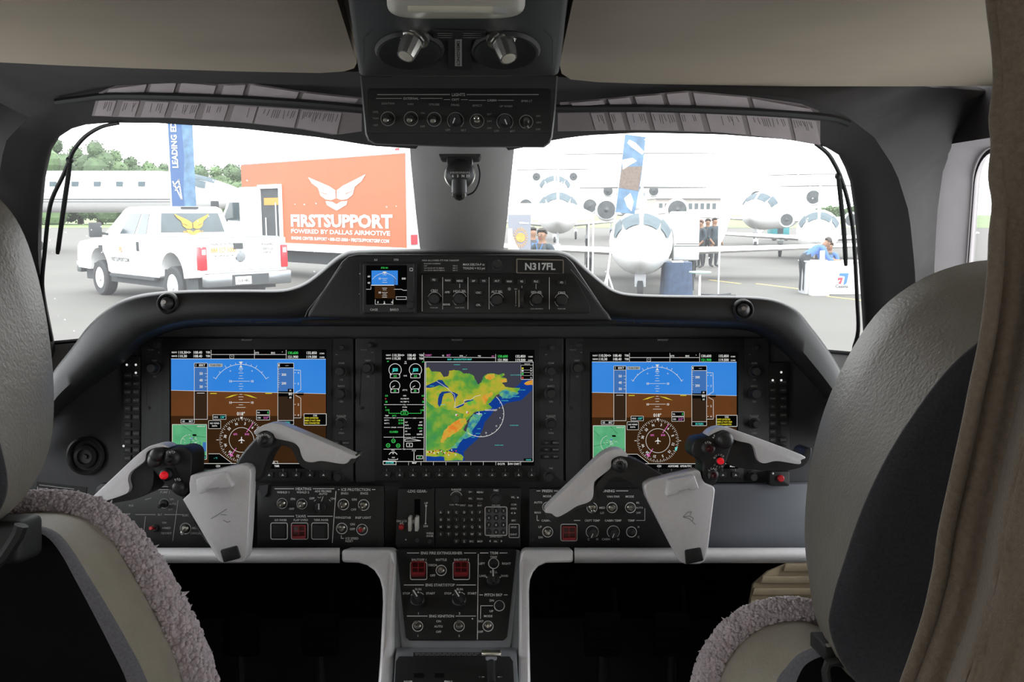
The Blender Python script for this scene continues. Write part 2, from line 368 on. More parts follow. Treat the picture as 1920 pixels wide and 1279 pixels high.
# windshield surround
NP = 90
def wd_(y): return 1.50 + (y - 230) / 500 * 0.32
INN = [(114, 740), (102, 640), (86, 560), (77, 480), (79, 400), (86, 330), (97, 280), (116, 250), (148, 235), (205, 230), (300, 231), (450, 241), (600, 258), (700, 274), (860, 284), (960, 282), (1040, 262), (1100, 254), (1200, 249), (1350, 252), (1480, 262), (1540, 271), (1572, 290), (1592, 330), (1602, 400), (1610, 500), (1617, 600), (1621, 680), (1624, 750)]
MID = [(70, 740), (62, 640), (52, 560), (46, 480), (46, 400), (50, 330), (60, 265), (88, 222), (135, 198), (205, 188), (300, 186), (450, 192), (600, 205), (700, 218), (860, 228), (960, 226), (1040, 214), (1100, 209), (1200, 206), (1350, 209), (1480, 218), (1555, 232), (1605, 262), (1632, 310), (1648, 400), (1658, 500), (1663, 600), (1667, 680), (1670, 750)]
SEAM = [(20, 740), (14, 640), (8, 560), (4, 480), (0, 400), (0, 320), (8, 268), (50, 222), (110, 188), (190, 165), (300, 158), (450, 158), (600, 162), (700, 166), (860, 170), (960, 170), (1040, 170), (1100, 168), (1200, 166), (1350, 170), (1500, 186), (1580, 212), (1640, 258), (1680, 320), (1705, 400), (1715, 500), (1720, 600), (1724, 680), (1726, 750)]
def rs(pts, n): return [(p.x, p.y) for p in resample([(x, y, 0) for x, y in pts], n)]
inn, mid, seam = rs(INN, NP), rs(MID, NP), rs(SEAM, NP)
lip = [(a[0] * 0.8 + b[0] * 0.2, a[1] * 0.8 + b[1] * 0.2) for a, b in zip(inn, mid)]
OUT = [(-60, 740), (-70, 640), (-80, 560), (-90, 480), (-100, 400), (-130, 300), (-150, 220), (-170, 150), (-120, 108), (0, 117), (120, 123), (250, 128), (450, 134), (600, 137), (700, 138), (860, 140), (960, 142), (1062, 148), (1120, 154), (1200, 157), (1350, 160), (1500, 162), (1700, 162), (1790, 166), (1815, 200), (1795, 250), (1768, 320), (1757, 400), (1752, 500), (1750, 640), (1749, 750)]
out = rs(OUT, NP)
def ceil_d(px, py): return (RT.to_3x3().transposed() @ (atZ(px, py, ZC) - CAM)).y
rowO = []
for (px, py) in out:
    if py < 163 and px > -130 and px < 1850: rowO.append(C(px, py - 3, ceil_d(px, py) + 0.004))
    else: rowO.append(C(px, py, 1.50 if px < 500 else min(1.66, 1.45 + max(0, py - 162) / 130 * 0.21)))
g = G().loft([[C(x, y, wd_(y) + 0.03) for x, y in inn], [C(x, y, wd_(y)) for x, y in inn], [C(x, y, wd_(y) - 0.015) for x, y in lip], [C(x, y, wd_(y) - 0.03) for x, y in mid], [C(x, y, wd_(y) - 0.06) for x, y in seam], rowO, [p + (Vector((0, 0.03, 0.03)) if y < 170 else Vector((0, 0.03, 0)) if x > 900 and y > 240 else Vector((0.05 if x > 900 else -0.05, 0.01, 0.02 if y < 320 else 0))) for p, (x, y) in zip(rowO, out)]])
WF = struct('wall_front', g, M['dark'], smooth=50)
struct('trim_3', G().poly([C(620, 60, 1.37), C(1110, 60, 1.37), C(1110, 158, 1.40), C(620, 150, 1.40)]), M['dark'])
# centre post between the two windshield panes
rows = []
for y, xl, xr in ((262, 768, 966), (300, 770, 962), (400, 780, 952), (470, 788, 944), (560, 796, 936)):
    rows.append([C(xl + (xr - xl) * i / 10, y, wd_(y) + 0.02 - 0.07 * math.sin(math.pi * i / 10) ** 0.6) for i in range(11)])
struct('trim_2', G().loft(rows), M['post'], smooth=60)
def pane(name, top, bot):
    n = 24; a = rs(top, n); b = rs(bot, n); rows = []
    for j in range(7):
        t = j / 6; rows.append([C(a[i][0] + (b[i][0] - a[i][0]) * t, a[i][1] + (b[i][1] - a[i][1]) * t, wd_(a[i][1] + (b[i][1] - a[i][1]) * t) + 0.025) for i in range(n)])
    return struct(name, G().loft(rows), GLASS, smooth=60)
w1 = pane('window_1', [(66, 215), (300, 215), (600, 240), (800, 262)], [(66, 700), (300, 700), (600, 700), (800, 700)])
w2 = pane('window_2', [(930, 262), (1100, 238), (1400, 238), (1640, 258)], [(930, 700), (1100, 700), (1400, 700), (1640, 700)])
for w, a, b in ((w1, (60, 647), (345, 620)), (w2, (1470, 652), (1640, 667))):
    struct('window_gasket', G().tube([C(*a, 1.77), C(*b, 1.77)], 0.0045, 6), M['rubber'], parent=w)
    struct('window_sill', G().poly([C(a[0], a[1] + 3, 1.775), C(b[0], b[1] + 3, 1.775), C(b[0], 760, 1.74), C(a[0], 760, 1.74)]), M['post'], parent=w)

# ================================================================ glareshield, instrument panel, pedestal
SIL = [(40, 790), (92, 712), (105, 690), (135, 652), (165, 612), (200, 580), (235, 560), (280, 549), (350, 544), (450, 543), (520, 543), (550, 538), (575, 527), (600, 508), (625, 486), (645, 474), (670, 469), (760, 467), (900, 467), (1010, 468), (1050, 470), (1075, 480), (1100, 502), (1130, 528), (1150, 542), (1180, 550), (1250, 553), (1350, 554), (1420, 556), (1460, 563), (1495, 582), (1520, 612), (1545, 645), (1568, 680), (1590, 725), (1612, 790)]
LIP = [(40, 850), (98, 788), (115, 770), (150, 742), (185, 715), (220, 690), (248, 665), (276, 640), (345, 616), (450, 612), (520, 612), (550, 612), (575, 612), (600, 612), (625, 612), (645, 612), (670, 612), (760, 612), (900, 612), (1010, 612), (1050, 612), (1075, 612), (1100, 612), (1130, 612), (1150, 612), (1180, 612), (1250, 614), (1350, 616), (1400, 620), (1430, 632), (1462, 655), (1490, 682), (1515, 710), (1540, 738), (1570, 775), (1600, 840)]
def mix(a, b, t): return [(p[0] + (q[0] - p[0]) * t, p[1] + (q[1] - p[1]) * t) for p, q in zip(a, b)]
def row(pts, d, dy=0): return [p for p in smooth_path([C(x, y + dy, d) for x, y in pts], 4)]
gs = thing('glareshield', 'black moulded glareshield with a raised centre hood above the instrument panel', 'glareshield', C(870, 620, 1.40))
g = G().loft([row(SIL, 1.68, 60), row(SIL, 1.46, 10), row(SIL, 1.345), row(mix(SIL, LIP, 0.03), 1.322), row(mix(SIL, LIP, 0.08), 1.310), row(mix(SIL, LIP, 0.32), 1.302), row(mix(SIL, LIP, 0.62), 1.30), row(mix(SIL, LIP, 0.80), 1.31), row(mix(SIL, LIP, 0.86), 1.335), row(LIP, 1.404)])
part('cover', g, M['coam'], gs, smooth=60)
HOODP = [(574, 596), (578, 584), (590, 566), (640, 490), (652, 480), (670, 476), (1048, 477), (1062, 481), (1074, 492), (1132, 578), (1143, 590), (1148, 602)]
HS = Surf(1.275)
part('hood', G().plate(HS, HOODP, -0.08, 0), M['bezel'], gs, bevel=0.006, seg=3)
part('hood_lip', G().tube([HS.pt(566, 604, -0.004), HS.pt(1156, 606, -0.004)], 0.0055, 10, flat=0.8), M['coam'], gs)
for k, (pts) in enumerate(([(640, 500), (612, 538), (577, 582), (572, 594)], [(1070, 505), (1100, 540), (1138, 588), (1146, 600)])):
    part('hood_seam_highlight', G().path(HS, [(x, y) for x, y in pts], 1.0, 0.0006), M['dimw'], gs)  # pale line along the seam: its highlight painted as colour
for cx, cy in ((315, 569), (1393, 581)):
    S = Surf(1.302); v = part('air_outlet', G().lathe([(0.016, -0.02), (0.016, 0.002), (0.0135, 0.006), (0.0115, 0.004), (0.0115, -0.002)], S.pt(cx, cy), S.n, 20), M['black'], gs)
    part('outlet_ball', G().ball(S.pt(cx, cy, 0.001), 0.0105, 14, 8), M['knob'], v); part('outlet_slot', G().lathe([(0.004, 0), (0.003, 0.003)], S.pt(cx - 2, cy - 2, 0.009), S.n, 10), M['chrome'], v)
for x0, x1, y in ((395, 470, 612), (480, 520, 613), (1110, 1190, 614), (1200, 1270, 615)):
    part('defog_slot', G().line(Surf(1.3372), (x0, y - 9), (x1, y - 9), 2.2, 0.002), M['bezel'], gs)

ip = thing('instrument_panel', 'dark grey instrument panel board carrying the three large screens', 'instrument panel', C(860, 1030, 1.43))
PS = Surf(1.425)
part('board', G().plate(PS, [(40, 1040), (40, 830), (88, 768), (262, 612), (345, 592), (1400, 592), (1505, 655), (1585, 752), (1625, 840), (1610, 1040)], -0.02, 0), M['board'], ip)
ve = part('air_vent', G().lathe([(0.031, 0), (0.031, 0.006), (0.0275, 0.008), (0.0245, 0.004), (0.022, -0.008), (0.0, -0.008)], PS.pt(163, 854), PS.n, 28, cap1=False), M['black'], ip)
part('vent_eyeball', G().lathe([(0.0215, -0.006), (0.0185, 0.003), (0.012, 0.006), (0.011, 0.001), (0.004, 0.0005), (0.0035, 0.004), (0.0, 0.004)], PS.pt(161, 856), PS.n, 22, cap1=False), M['key'], ve)
part('placard', G().plate(PS, [(70, 903), (163, 914), (160, 945), (66, 934)], 0, 0.001), M['ctrl'], ip)
g = G()
for i in range(5): g.line(PS, (74, 909 + i * 6), (140 - (i % 3) * 12, 917 + i * 6), 1.5, 0.0013)
part('placard_print', g, M['dimw'], ip)
part('stowage_box', G().plate(PS, [(186, 912), (196, 904), (225, 904), (232, 912), (228, 945), (180, 940)], 0, 0.012), M['black'], ip, bevel=0.003)
part('side_ledge', G().plate(Surf(1.40), [(1322, 909), (1516, 907), (1610, 907), (1610, 1034), (1322, 1030)], -0.02, 0), M['ledge'], ip, bevel=0.004)
# knee bar, silver
def bar(pts, name):
    prof = [(-15, 0.02), (-14, 0.004), (-10, -0.004), (-2, -0.008), (6, -0.006), (12, 0.004), (14, 0.02)]
    rows = [[C(x, y + p, 1.345 + q) for p, q in prof] for x, y in pts]
    return part(name, G().loft(rows, False), M['silver'], ip, smooth=60)
bar([(-60, 1042), (200, 1042), (420, 1042), (637, 1042)], 'knee_bar'); bar([(1077, 1042), (1300, 1042), (1520, 1042), (1620, 1042)], 'knee_bar')

# ---- small controls, all drawn on a panel face S at frame pixels
def knob(S, px, py, rpx, hgt, parent, m='knob', name='knob', pointer=None, n=20, skirt=True):
    k = S.m(px, py); r = rpx * k
    o = part(name, G().lathe(([(r * 1.25, 0), (r * 1.25, hgt * 0.2)] if skirt else []) + [(r, hgt * 0.22 if skirt else 0), (r * 0.92, hgt * 0.85), (r * 0.8, hgt), (0.0002, hgt)], S.pt(px, py), S.n, n), M[m], parent)
    if pointer is not None:
        a = R(pointer); part('pointer', G().line(S, (px, py), (px + math.cos(a) * rpx * 0.95, py - math.sin(a) * rpx * 0.95), max(1.6, rpx * 0.18), hgt + 0.0006), M['white'], o)
    return o
def bar_knob(S, px, py, rpx, ang, parent, hgt=0.012):
    k = S.m(px, py); a = R(ang); c, s = math.cos(a), math.sin(a)
    o = part('rotary_knob', G().lathe([(rpx * 1.05 * k, 0), (rpx * k, hgt * 0.4), (rpx * 0.9 * k, hgt * 0.45), (0.0002, hgt * 0.45)], S.pt(px, py), S.n, 18), M['knob'], parent)
    P = lambda u, v, h: S.pt(px + (u * c - v * s) * rpx, py - (u * s + v * c) * rpx, h)
    part('grip', G().prism([P(-1, -0.3, hgt), P(1.05, -0.22, hgt), P(1.05, 0.22, hgt), P(-1, 0.3, hgt)], S.n * (-hgt * 0.6)), M['knob'], o, bevel=0.0008)
    part('pointer', G().poly([P(-0.1, -0.09, hgt + 0.0005), P(1.0, -0.09, hgt + 0.0005), P(1.0, 0.09, hgt + 0.0005), P(-0.1, 0.09, hgt + 0.0005)]), M['white'], o)
    return o
def toggle(S, px, py, parent, dx=0, dy=8, ring=9.5, bat='steel', tip=None, L=0.018):
    k = S.m(px, py); o = part('toggle_switch', G().lathe([(ring * 0.72 * k, 0), (ring * 0.72 * k, 0.003), (ring * 0.5 * k, 0.005), (0.0002, 0.005)], S.pt(px, py), S.n, 14), M[bat], parent)
    e = S.pt(px + dx, py + dy, L); b = S.pt(px, py, 0.003)
    part('lever', G().tube([b, b.lerp(e, 0.6), b.lerp(e, 0.92), e], [0.0019, 0.0026, 0.0032, 0.0022], 10), M[tip or bat], o)
    return o
def ring(g, S, px, py, r=10, w=1.5): g.arc(S, px, py, r, 0, 360, w, n=24)
def guard(S, x0, y0, x1, y1, parent):
    o = part('guarded_switch', G().plate(S, [(x0 + 3, y0 + 3), (x1 - 3, y0 + 3), (x1 - 3, y1 - 3), (x0 + 3, y1 - 3)], 0, 0.006), M['redguard'], parent, label='red guarded square switch', bevel=0.001)
    mx, my = (x0 + x1) / 2, y0 + (y1 - y0) * 0.45
    g = G(); g.frame(S, x0 + 3.5, y0 + 3.5, x1 - 3.5, y1 - 3.5, 2.2, 0.0072); g.line(S, (mx, y0 + 4), (mx, y1 - 4), 1.6, 0.0072); g.line(S, (x0 + 4, my), (x1 - 4, my), 1.6, 0.0072)
    g.plate(S, [(x0 + 4, y1 - 8), (x1 - 4, y1 - 8), (x1 - 4, y1 - 3), (x0 + 4, y1 - 3)], 0.004, 0.010)
    part('guard_frame', g, M['redframe'], o); return o
def rounded(x0, y0, x1, y1, r, n=4):
    out = []
    for cx, cy, a in ((x1 - r, y0 + r, 0), (x0 + r, y0 + r, 90), (x0 + r, y1 - r, 180), (x1 - r, y1 - r, 270)):
        out += [(cx + r * math.cos(R(a + 90 * i / n)), cy - r * math.sin(R(a + 90 * i / n))) for i in range(n + 1)]
    return out
def rframe(g, S, x0, y0, x1, y1, w=1.6, r=3, h=0.0006): g.path(S, rounded(x0, y0, x1, y1, r, 3), w, h, True)
def screw(S, px, py, parent, r=3.2):
    k = S.m(px, py); part('screw', G().lathe([(r * k, 0), (r * k, 0.0012), (0.0002, 0.0016)], S.pt(px, py), S.n, 10), M['key'], parent)
def button(S, x, y, w, h, parent, m='key', t=0.0025, name='push_button'):
    return part(name, G().plate(S, [(x - w / 2, y - h / 2), (x + w / 2, y - h / 2), (x + w / 2, y + h / 2), (x - w / 2, y + h / 2)], 0, t), M[m], parent, bevel=0.0006, seg=1)
def titled(g, S, t, cx, y, x0, x1, cap=5, w=1.5):
    tw = glyphs(t, 0.02)[2] * cap / 0.72; g.text(S, t, cx, y, cap); g.line(S, (x0, y), (cx - tw / 2 - 3, y), w); g.line(S, (cx + tw / 2 + 3, y), (x1, y), w)

# ---- standby instrument on the hood
SB = Surf(1.272)
sb = thing('standby_display', 'small square standby flight display with blue and brown horizon in the hood', 'display', C(728, 590, 1.272))
part('case', G().plate(SB, rounded(676, 492, 782, 590, 5), 0, 0.006), M['black'], sb, bevel=0.001)
part('bezel', G().loft([[SB.pt(x, y, 0.0062) for x, y in rounded(682, 494, 778, 588, 4)], [SB.pt(x, y, 0.0095) for x, y in rounded(684, 496, 776, 586, 4)], [SB.pt(x, y, 0.0095) for x, y in rounded(687, 498, 765, 572, 2)], [SB.pt(x, y, 0.0066) for x, y in rounded(688, 499, 764, 571, 2)]], True), M['bezel'], sb)
scr = part('screen', G().rect(SB, 687, 497, 765, 572, 0.0066), GL['k'], sb, label='small lit screen')
part('sky_field', G().rect(SB, 698, 508, 747, 535, 0.0068), GL['sky'], scr); part('ground_field', G().rect(SB, 704, 537, 742, 560, 0.0068), GL['gnd2'], scr)
g = G(); H = 0.0071
g.line(SB, (697, 535.5), (740, 535.5), 1.4, H)
for i, y in enumerate((512, 516, 523, 526, 530, 541, 544, 549, 552, 555, 558)): g.line(SB, (721 - (3, 2, 4, 2, 3)[i % 5], y), (724 + (3, 2, 4, 2, 3)[i % 5], y), 0.7, H)
for t, x, y, c in (('10', 713, 523, 3.6), ('10', 713, 549, 3.6), ('60', 693, 519, 3.4), ('40', 693, 531, 3.4), ('500', 758, 523, 3.6), ('0', 710, 567, 3.6), ('2', 722, 567, 3.6), ('4', 736, 567, 3.6)): g.text(SB, t, x, y, c, h=H)
g.path(SB, [(705, 562), (705, 571), (738, 571), (738, 562)], 0.7, H); g.frame(SB, 744, 557, 763, 562, 0.7, H); g.path(SB, [(740, 543), (754, 543), (757, 545), (764, 545)], 0.8, H); g.path(SB, [(687, 543), (697, 543), (697, 538)], 0.7, H)
g.shape(SB, [(719, 510), (726, 510), (722.5, 515)], H); g.shape(SB, [(720, 570), (724, 570), (722, 567)], H); g.arc(SB, 722, 540, 27, 35, 145, 0.7, H)
part('symbols', g, GL['w'], scr); part('altitude_text', G().text(SB, 'STD IN', 722, 503, 3, h=H), GL['g'], scr)
part('altitude_bug', G().rect(SB, 740, 521, 744, 535, H), GL['tape'], scr)
g = G()
for t, x, y, c in (('ILS', 706, 488, 3.6), ('STD', 744, 488, 3.6), ('CAGE', 703, 581, 4), ('BARO', 741, 581, 4.4), ('+', 676, 514, 4), ('-', 675, 551, 5)): g.text(SB, t, x, y, c, h=0.010 if y > 495 and x > 690 else 0.0066)
g.frame(SB, 770, 504, 775, 509, 1.2, 0.010); part('lettering', g, M['white'], sb)
knob(SB, 771, 573, 8, 0.016, sb, name='baro_knob')

# ---- placards
pl = tag(struct('registration_placard', G().plate(HS, [(968, 485), (1057, 487), (1057, 515), (968, 513)], 0, 0.0012), M['ctrl']), 'registration placard reading N317FL in a silver frame', 'placard'); del pl['kind']
def wpart(name, g, m, parent):
    o = struct(name, g, m, parent=parent); return o
g = G(); g.path(HS, [(969, 486), (1056, 488), (1056, 514), (969, 512)], 2.4, 0.0015, True); wpart('silver_border', g, M['steel'], pl)
wpart('lettering', G().text(HS, 'N317FL', 1012.5, 499.5, 13, xs=0.98, h=0.0016, bold=0.03), M['white'], pl)
wpart('small_print', G().text(HS, 'PHENOM 100', 1030, 514, 2.2, h=0.0022), M['dimw'], pl)
tp = tag(struct('takeoff_limits_placard', G().plate(HS, [(790, 484), (912, 486), (912, 513), (790, 511)], 0, 0.0008), M['ctrl']), 'black placard listing takeoff temperature limits beside the standby display', 'placard'); del tp['kind']
g = G(); g.text(HS, 'MAX ALLOWED ITT FOR TAKEOFF', 826, 488.5, 3.2, h=0.0012, bold=0)
for i, (t, u) in enumerate((('ENGINES RUNNING', ''), ('OFF', '750°C'), ('ON 20,000 UP TO 8000 ft', '840°C'), ('ON 20,000 ABOVE 8000 ft', '830°C'))):
    g.text(HS, t, 795, 494.5 + i * 4.2, 2.5, 'l', h=0.0012, bold=0)
    if u: g.text(HS, u, 849, 494.5 + i * 4.2, 2.5, 'l', h=0.0012, bold=0)
g.text(HS, 'MAX DELTA-P at', 868, 496, 4, 'l', h=0.0012); g.text(HS, 'TO/LDG = 0.2 psi', 868, 503, 4, 'l', h=0.0012)
wpart('lettering', g, M['white'], tp)

# ---- autopilot guidance panel
GS = Surf(1.2735)
gp = thing('autopilot_panel', 'black autopilot panel with knobs and rows of mode buttons in the hood', 'control panel', C(940, 590, 1.2735))
part('plate', G().plate(GS, [(789, 517), (793, 513), (1070, 513), (1076, 516), (1106, 572), (1106, 585), (1102, 588), (793, 588), (789, 584)], 0, 0.003), M['ctrl'], gp, bevel=0.0008)
GS = Surf(1.2735 - 0.0031)
for x, y in ((815, 561), (862, 561), (932, 563), (1006, 562), (1053, 563)): knob(GS, x, y, 10.5, 0.013, gp, skirt=False)
g = G()
for x, y, r in ((815, 561, 13), (862, 561, 13), (932, 563, 13), (1006, 562, 13), (1053, 563, 13)): g.arc(GS, x, y, r, 20, 160, 1.0); g.arc(GS, x, y, r, 190, 240, 0.8)
for t, x, y in (('CRS1', 814, 545), ('HDG SEL', 862, 546), ('ALT SEL', 932, 547), ('SPD SEL', 1006, 548), ('CRS2', 1053, 549)): g.text(GS, t, x, y, 4.4)
for t, x, y in (('PUSH DIR', 814, 577), ('PUSH SYNC', 862, 577), ('PUSH IAS/MACH', 1006, 579), ('PUSH DIR', 1053, 579), ('DN', 967, 542), ('UP', 967, 573)): g.text(GS, t, x, y, 2.4, bold=0)
for x in (830, 877.5, 917, 1030): g.line(GS, (x, 520), (x, 580), 1.1)
g.line(GS, (791.5, 516), (791.5, 584), 1.1); g.line(GS, (967, 545), (967, 570), 0.9); g.line(GS, (862, 532), (862, 540), 0.9); g.line(GS, (1005, 532), (1005, 542), 0.9); g.line(GS, (978.5, 536), (978.5, 540), 0.9)
part('lettering', g, M['white'], gp)
g = G()
for t, x, y in (('FD', 814, 525), ('NAV', 840, 526), ('HDG', 862, 527), ('AP', 888, 527), ('YD', 907, 527), ('ALT', 932, 527), ('VNV', 955, 528), ('VS', 978, 528), ('FLC', 1005, 528), ('FD', 1053, 530), ('APR', 839, 548), ('CSC', 897, 549), ('BANK', 838, 571), ('CPL', 897, 572)):
    b = button(GS, x, y, 15, 9, gp); g.text(GS, t, x, y, 3.6, h=0.003)
part('button_lettering', g, M['white'], gp)
part('thumbwheel', G().lathe([(0.0135, -0.0035), (0.0155, -0.0025), (0.0155, 0.0025), (0.0135, 0.0035)], GS.pt(978.5, 560, -0.0065), GS.u, 28), M['knob'], gp)
part('wheel_cheek', G().plate(GS, [(972, 544), (974, 544), (974, 576), (972, 576)], 0, 0.004), M['steel'], gp)
part('light_sensor', G().disc(GS, 955, 542, 3, 0.001), M['dimw'], gp)
knob(HS, 932, 496, 9, 0.010, gs, name='ball_outlet', skirt=True)

# ---- lower switch panels
LS = Surf(1.405)
def swpanel(name, label, pts, base):
    t = thing(name, label, 'switch panel', LS.pt(*base)); part('plate', G().plate(LS, pts, 0, 0.012), M['ctrl'], t, bevel=0.0015); return t
L2 = Surf(1.405 - 0.0121)
hp = swpanel('heating_panel', 'black heating and ice protection switch panel right of the left yoke', [(486, 918), (500, 909), (722, 909), (722, 1020), (716, 1025), (486, 1025)], (600, 1024))
g = G()
titled(g, L2, 'HEATING', 569, 916.5, 515, 627, 5); titled(g, L2, 'ICE PROTECTION', 667, 918, 634, 704, 5); titled(g, L2, 'TAWS', 564, 968, 505, 624, 5)
for t, x, y, c in (('WSHLD 1', 531, 923, 4), ('WSHLD 2', 568, 923, 4), ('ADS PROBES', 606, 921, 4), ('AUTO', 606, 926, 4), ('ENG1', 646, 925, 4.2), ('ENG2', 683, 925, 4.2), ('ON', 549, 935.5, 4), ('OFF', 547, 954, 4), ('OFF', 585, 934.5, 4), ('ON', 624, 935, 4), ('ON', 664, 936.5, 4.2), ('OFF', 663, 955.5, 4.2), ('G/S INHIB', 526, 975, 3.8), ('FLAP OVRD', 564, 975, 3.8), ('TERR INHIB', 602, 975, 3.8), ('WINGSTAB', 643, 970.5, 4.2), ('INSP LIGHT', 681, 970.5, 4.2), ('ON', 661, 983, 4.2), ('OFF', 661, 992, 4.2), ('ICE SPEED', 648, 1009.5, 4), ('RESET', 647, 1014.5, 4)):
    g.text(L2, t, x + (12 if t == 'ICE SPEED' else 8 if t == 'RESET' else 0), y, c)
g.line(L2, (630, 921), (623, 1018), 1.4); g.path(L2, [(640, 1004), (640, 1009.5), (645, 1009.5)], 1.4)
for x, y in ((529, 944), (566, 945)): ring(g, L2, x, y, 9.5, 0.8)
for x, y in ((644, 946), (682, 947), (641, 991), (679, 993)): ring(g, L2, x, y, 10)
for x0 in (508, 546.5, 584.5): rframe(g, L2, x0, 980.5, x0 + 31, 1011)
g.path(L2, [(595, 932), (600, 934), (602, 931)], 0.8); g.line(L2, (606, 931), (602, 942), 1.2); g.line(L2, (589, 940), (592, 937), 1); g.line(L2, (617, 937), (620, 940), 1)
part('lettering', g, M['white'], hp)
for x, y in ((529, 944), (566, 945)): toggle(L2, x, y, hp, -1, 1)
for x, y in ((644, 946), (682, 947)): toggle(L2, x, y, hp, -2, 2)
toggle(L2, 641, 990, hp, -2, -6); toggle(L2, 679, 992, hp, 0, -2, tip='red')
bar_knob(L2, 602, 951, 10, 90, hp, 0.016)
guard(L2, 546.5, 980.5, 577.5, 1011, hp); button(L2, 523.5, 996, 24, 24, hp, 'ctrl', 0.002); b = button(L2, 600, 996, 24, 24, hp, 'key', 0.006)
for x, y in ((713, 919), (710, 1014)): screw(L2, x, y, hp)
for x0, x1, y in ((486, 506, 914),): part('mount_lug', G().plate(L2, [(488, 910), (504, 908), (502, 925), (496, 931), (487, 920)], 0, 0.004), M['board'], hp)

fp = swpanel('fuel_panel', 'black fuel pump and hydraulic switch panel half hidden behind the left yoke', [(196, 916), (440, 912), (470, 912), (470, 1025), (196, 1025)], (340, 1024))
g = G(); g.line(L2, (284, 908.5 + 4), (316, 908.5 + 4), 1.5); g.line(L2, (284, 918), (316, 918), 1.5)
for t, x, y, c in (('PUMP 2', 310, 923, 4), ('ON', 322, 936, 3.6), ('AUTO', 324, 945, 3.6), ('OFF', 320, 955, 3.6), ('HYD PUMP', 232, 964, 3.8), ('ELT', 300, 965, 3.6), ('ELEC', 348, 966, 4), ('ON', 308, 980, 3.6), ('ARMED', 312, 990, 3.6), ('TEST/RST', 312, 1000, 3.6), ('BELT', 366, 990, 3.8), ('OFF/CABIN', 370, 1000, 3.8), ('BUS', 246, 948, 3.6)): g.text(L2, t, x, y, c)
g.line(L2, (254, 965), (292, 965), 1.2); g.line(L2, (308, 965), (342, 965), 1.2); g.line(L2, (273, 968), (268, 1012), 1.2); g.line(L2, (334, 938), (324, 1014), 1.2); g.line(L2, (272, 937), (284, 934), 1.2)
ring(g, L2, 308, 944, 9, 0.8); ring(g, L2, 348, 991, 10); ring(g, L2, 250, 990, 9, 0.8)
part('lettering', g, M['dimw'], fp)
toggle(L2, 308, 944, fp, -2, 3, bat='key'); toggle(L2, 348, 991, fp, 1, 5); toggle(L2, 250, 990, fp, 1, 4, bat='key'); toggle(L2, 291, 990, fp, 0, -4, bat='key', tip='red')

# landing gear
lg = swpanel('landing_gear_panel', 'black landing gear panel with a white wheel shaped lever', [(748, 914), (816, 914), (816, 1025), (748, 1025), (743, 1018)], (780, 1024))
g = G(); g.text(L2, '-LDG GEAR-', 782, 921, 5)
for t, x, y, c in (('UP', 799, 943.5, 4), ('DN', 798, 986.5, 4), ('DN LCK', 753.5, 977, 4), ('REL', 753.5, 981.5, 3.6), ('WRN', 806, 1000, 4), ('INHIB', 806, 1005, 3.6)): g.text(L2, t, x, y, c)
g.line(L2, (799, 949), (798, 980), 1.4); g.disc(L2, 799, 948.5, 2); g.shape(L2, [(796, 983), (800, 983), (798, 978)]); g.disc(L2, 761, 1012, 1.3)
part('lettering', g, M['white'], lg)
part('slot', G().plate(L2, [(777, 936), (788, 936), (788, 968), (777, 968)], 0, 0.0008), M['footw'], lg)
lv = part('gear_lever', G().tube([L2.pt(780, 968, 0.0), L2.pt(779, 974, 0.022)], 0.004, 10), M['steel'], lg)
g = G()
for s in (-1, 1): g.lathe([(0.0075, -0.0028), (0.0095, -0.0015), (0.0095, 0.0015), (0.0075, 0.0028)], L2.pt(778.5 + s * 6.2, 976.5, 0.022), L2.u, 18)
for s in (-1, 1): g.plate(L2, [(775.5 + s * 6.2, 963), (781.5 + s * 6.2, 963), (781.5 + s * 6.2, 989), (775.5 + s * 6.2, 989)], 0.012, 0.030)
part('wheel_pair', g, mat('white_lever', 'c9c8c2', 0.4, var=0.05), lv, bevel=0.0015)
part('fork', G().plate(L2, [(774, 968), (783, 968), (783, 974), (774, 974)], 0.018, 0.028), M['dimw'], lv, bevel=0.001)
part('release_button', G().lathe([(0.0045, 0), (0.0045, 0.004), (0.0035, 0.0055), (0.0002, 0.0058)], L2.pt(753, 988), L2.n, 14), M['red'], lg, label='red release button')
knob(L2, 783, 1013, 5, 0.004, lg, m='key', skirt=False); knob(L2, 806, 1014, 5, 0.004, lg, m='key', skirt=False); screw(L2, 812, 918, lg)

# flight management keypad
kp = swpanel('keypad_panel', 'black keypad panel with round letter keys and a boxed number pad', [(817, 913), (976, 913), (976, 1024), (817, 1024)], (896, 1023))
part('number_plate', G().plate(L2, rounded(911, 952, 950, 1003, 3), 0, 0.001), mat('pad_grey', '55585c', 0.5), kp)
L3 = Surf(1.405 - 0.0132)
g = G()
keys = []
for r, rowt in enumerate(('ABCDEF', 'GHIJKL', 'MNOPQR', 'STUVWX')):
    for c, t in enumerate(rowt): keys.append((t, 826.5 + c * 14.7, 960 + r * 13.6, L2, 5.6))
for c, t in ((2, 'Y'), (3, 'Z')): keys.append((t, 826.5 + c * 14.7, 1014.5, L2, 5.6))
for r, rowt in enumerate(('123', '456', '789', '.0±')):
    for c, t in enumerate(rowt): keys.append((t, 916.5 + c * 13.7, 957 + r * 13.4, L3, 5.2))
for t, x, y, S, rr in keys:
    k = S.m(x, y); part('key', G().lathe([(rr * k, 0), (rr * 0.95 * k, 0.002), (rr * 0.8 * k, 0.0026), (0.0002, 0.0026)], S.pt(x, y), S.n, 12), M['key'], kp)
    g.text(S, t, x, y, 4, h=0.0032)
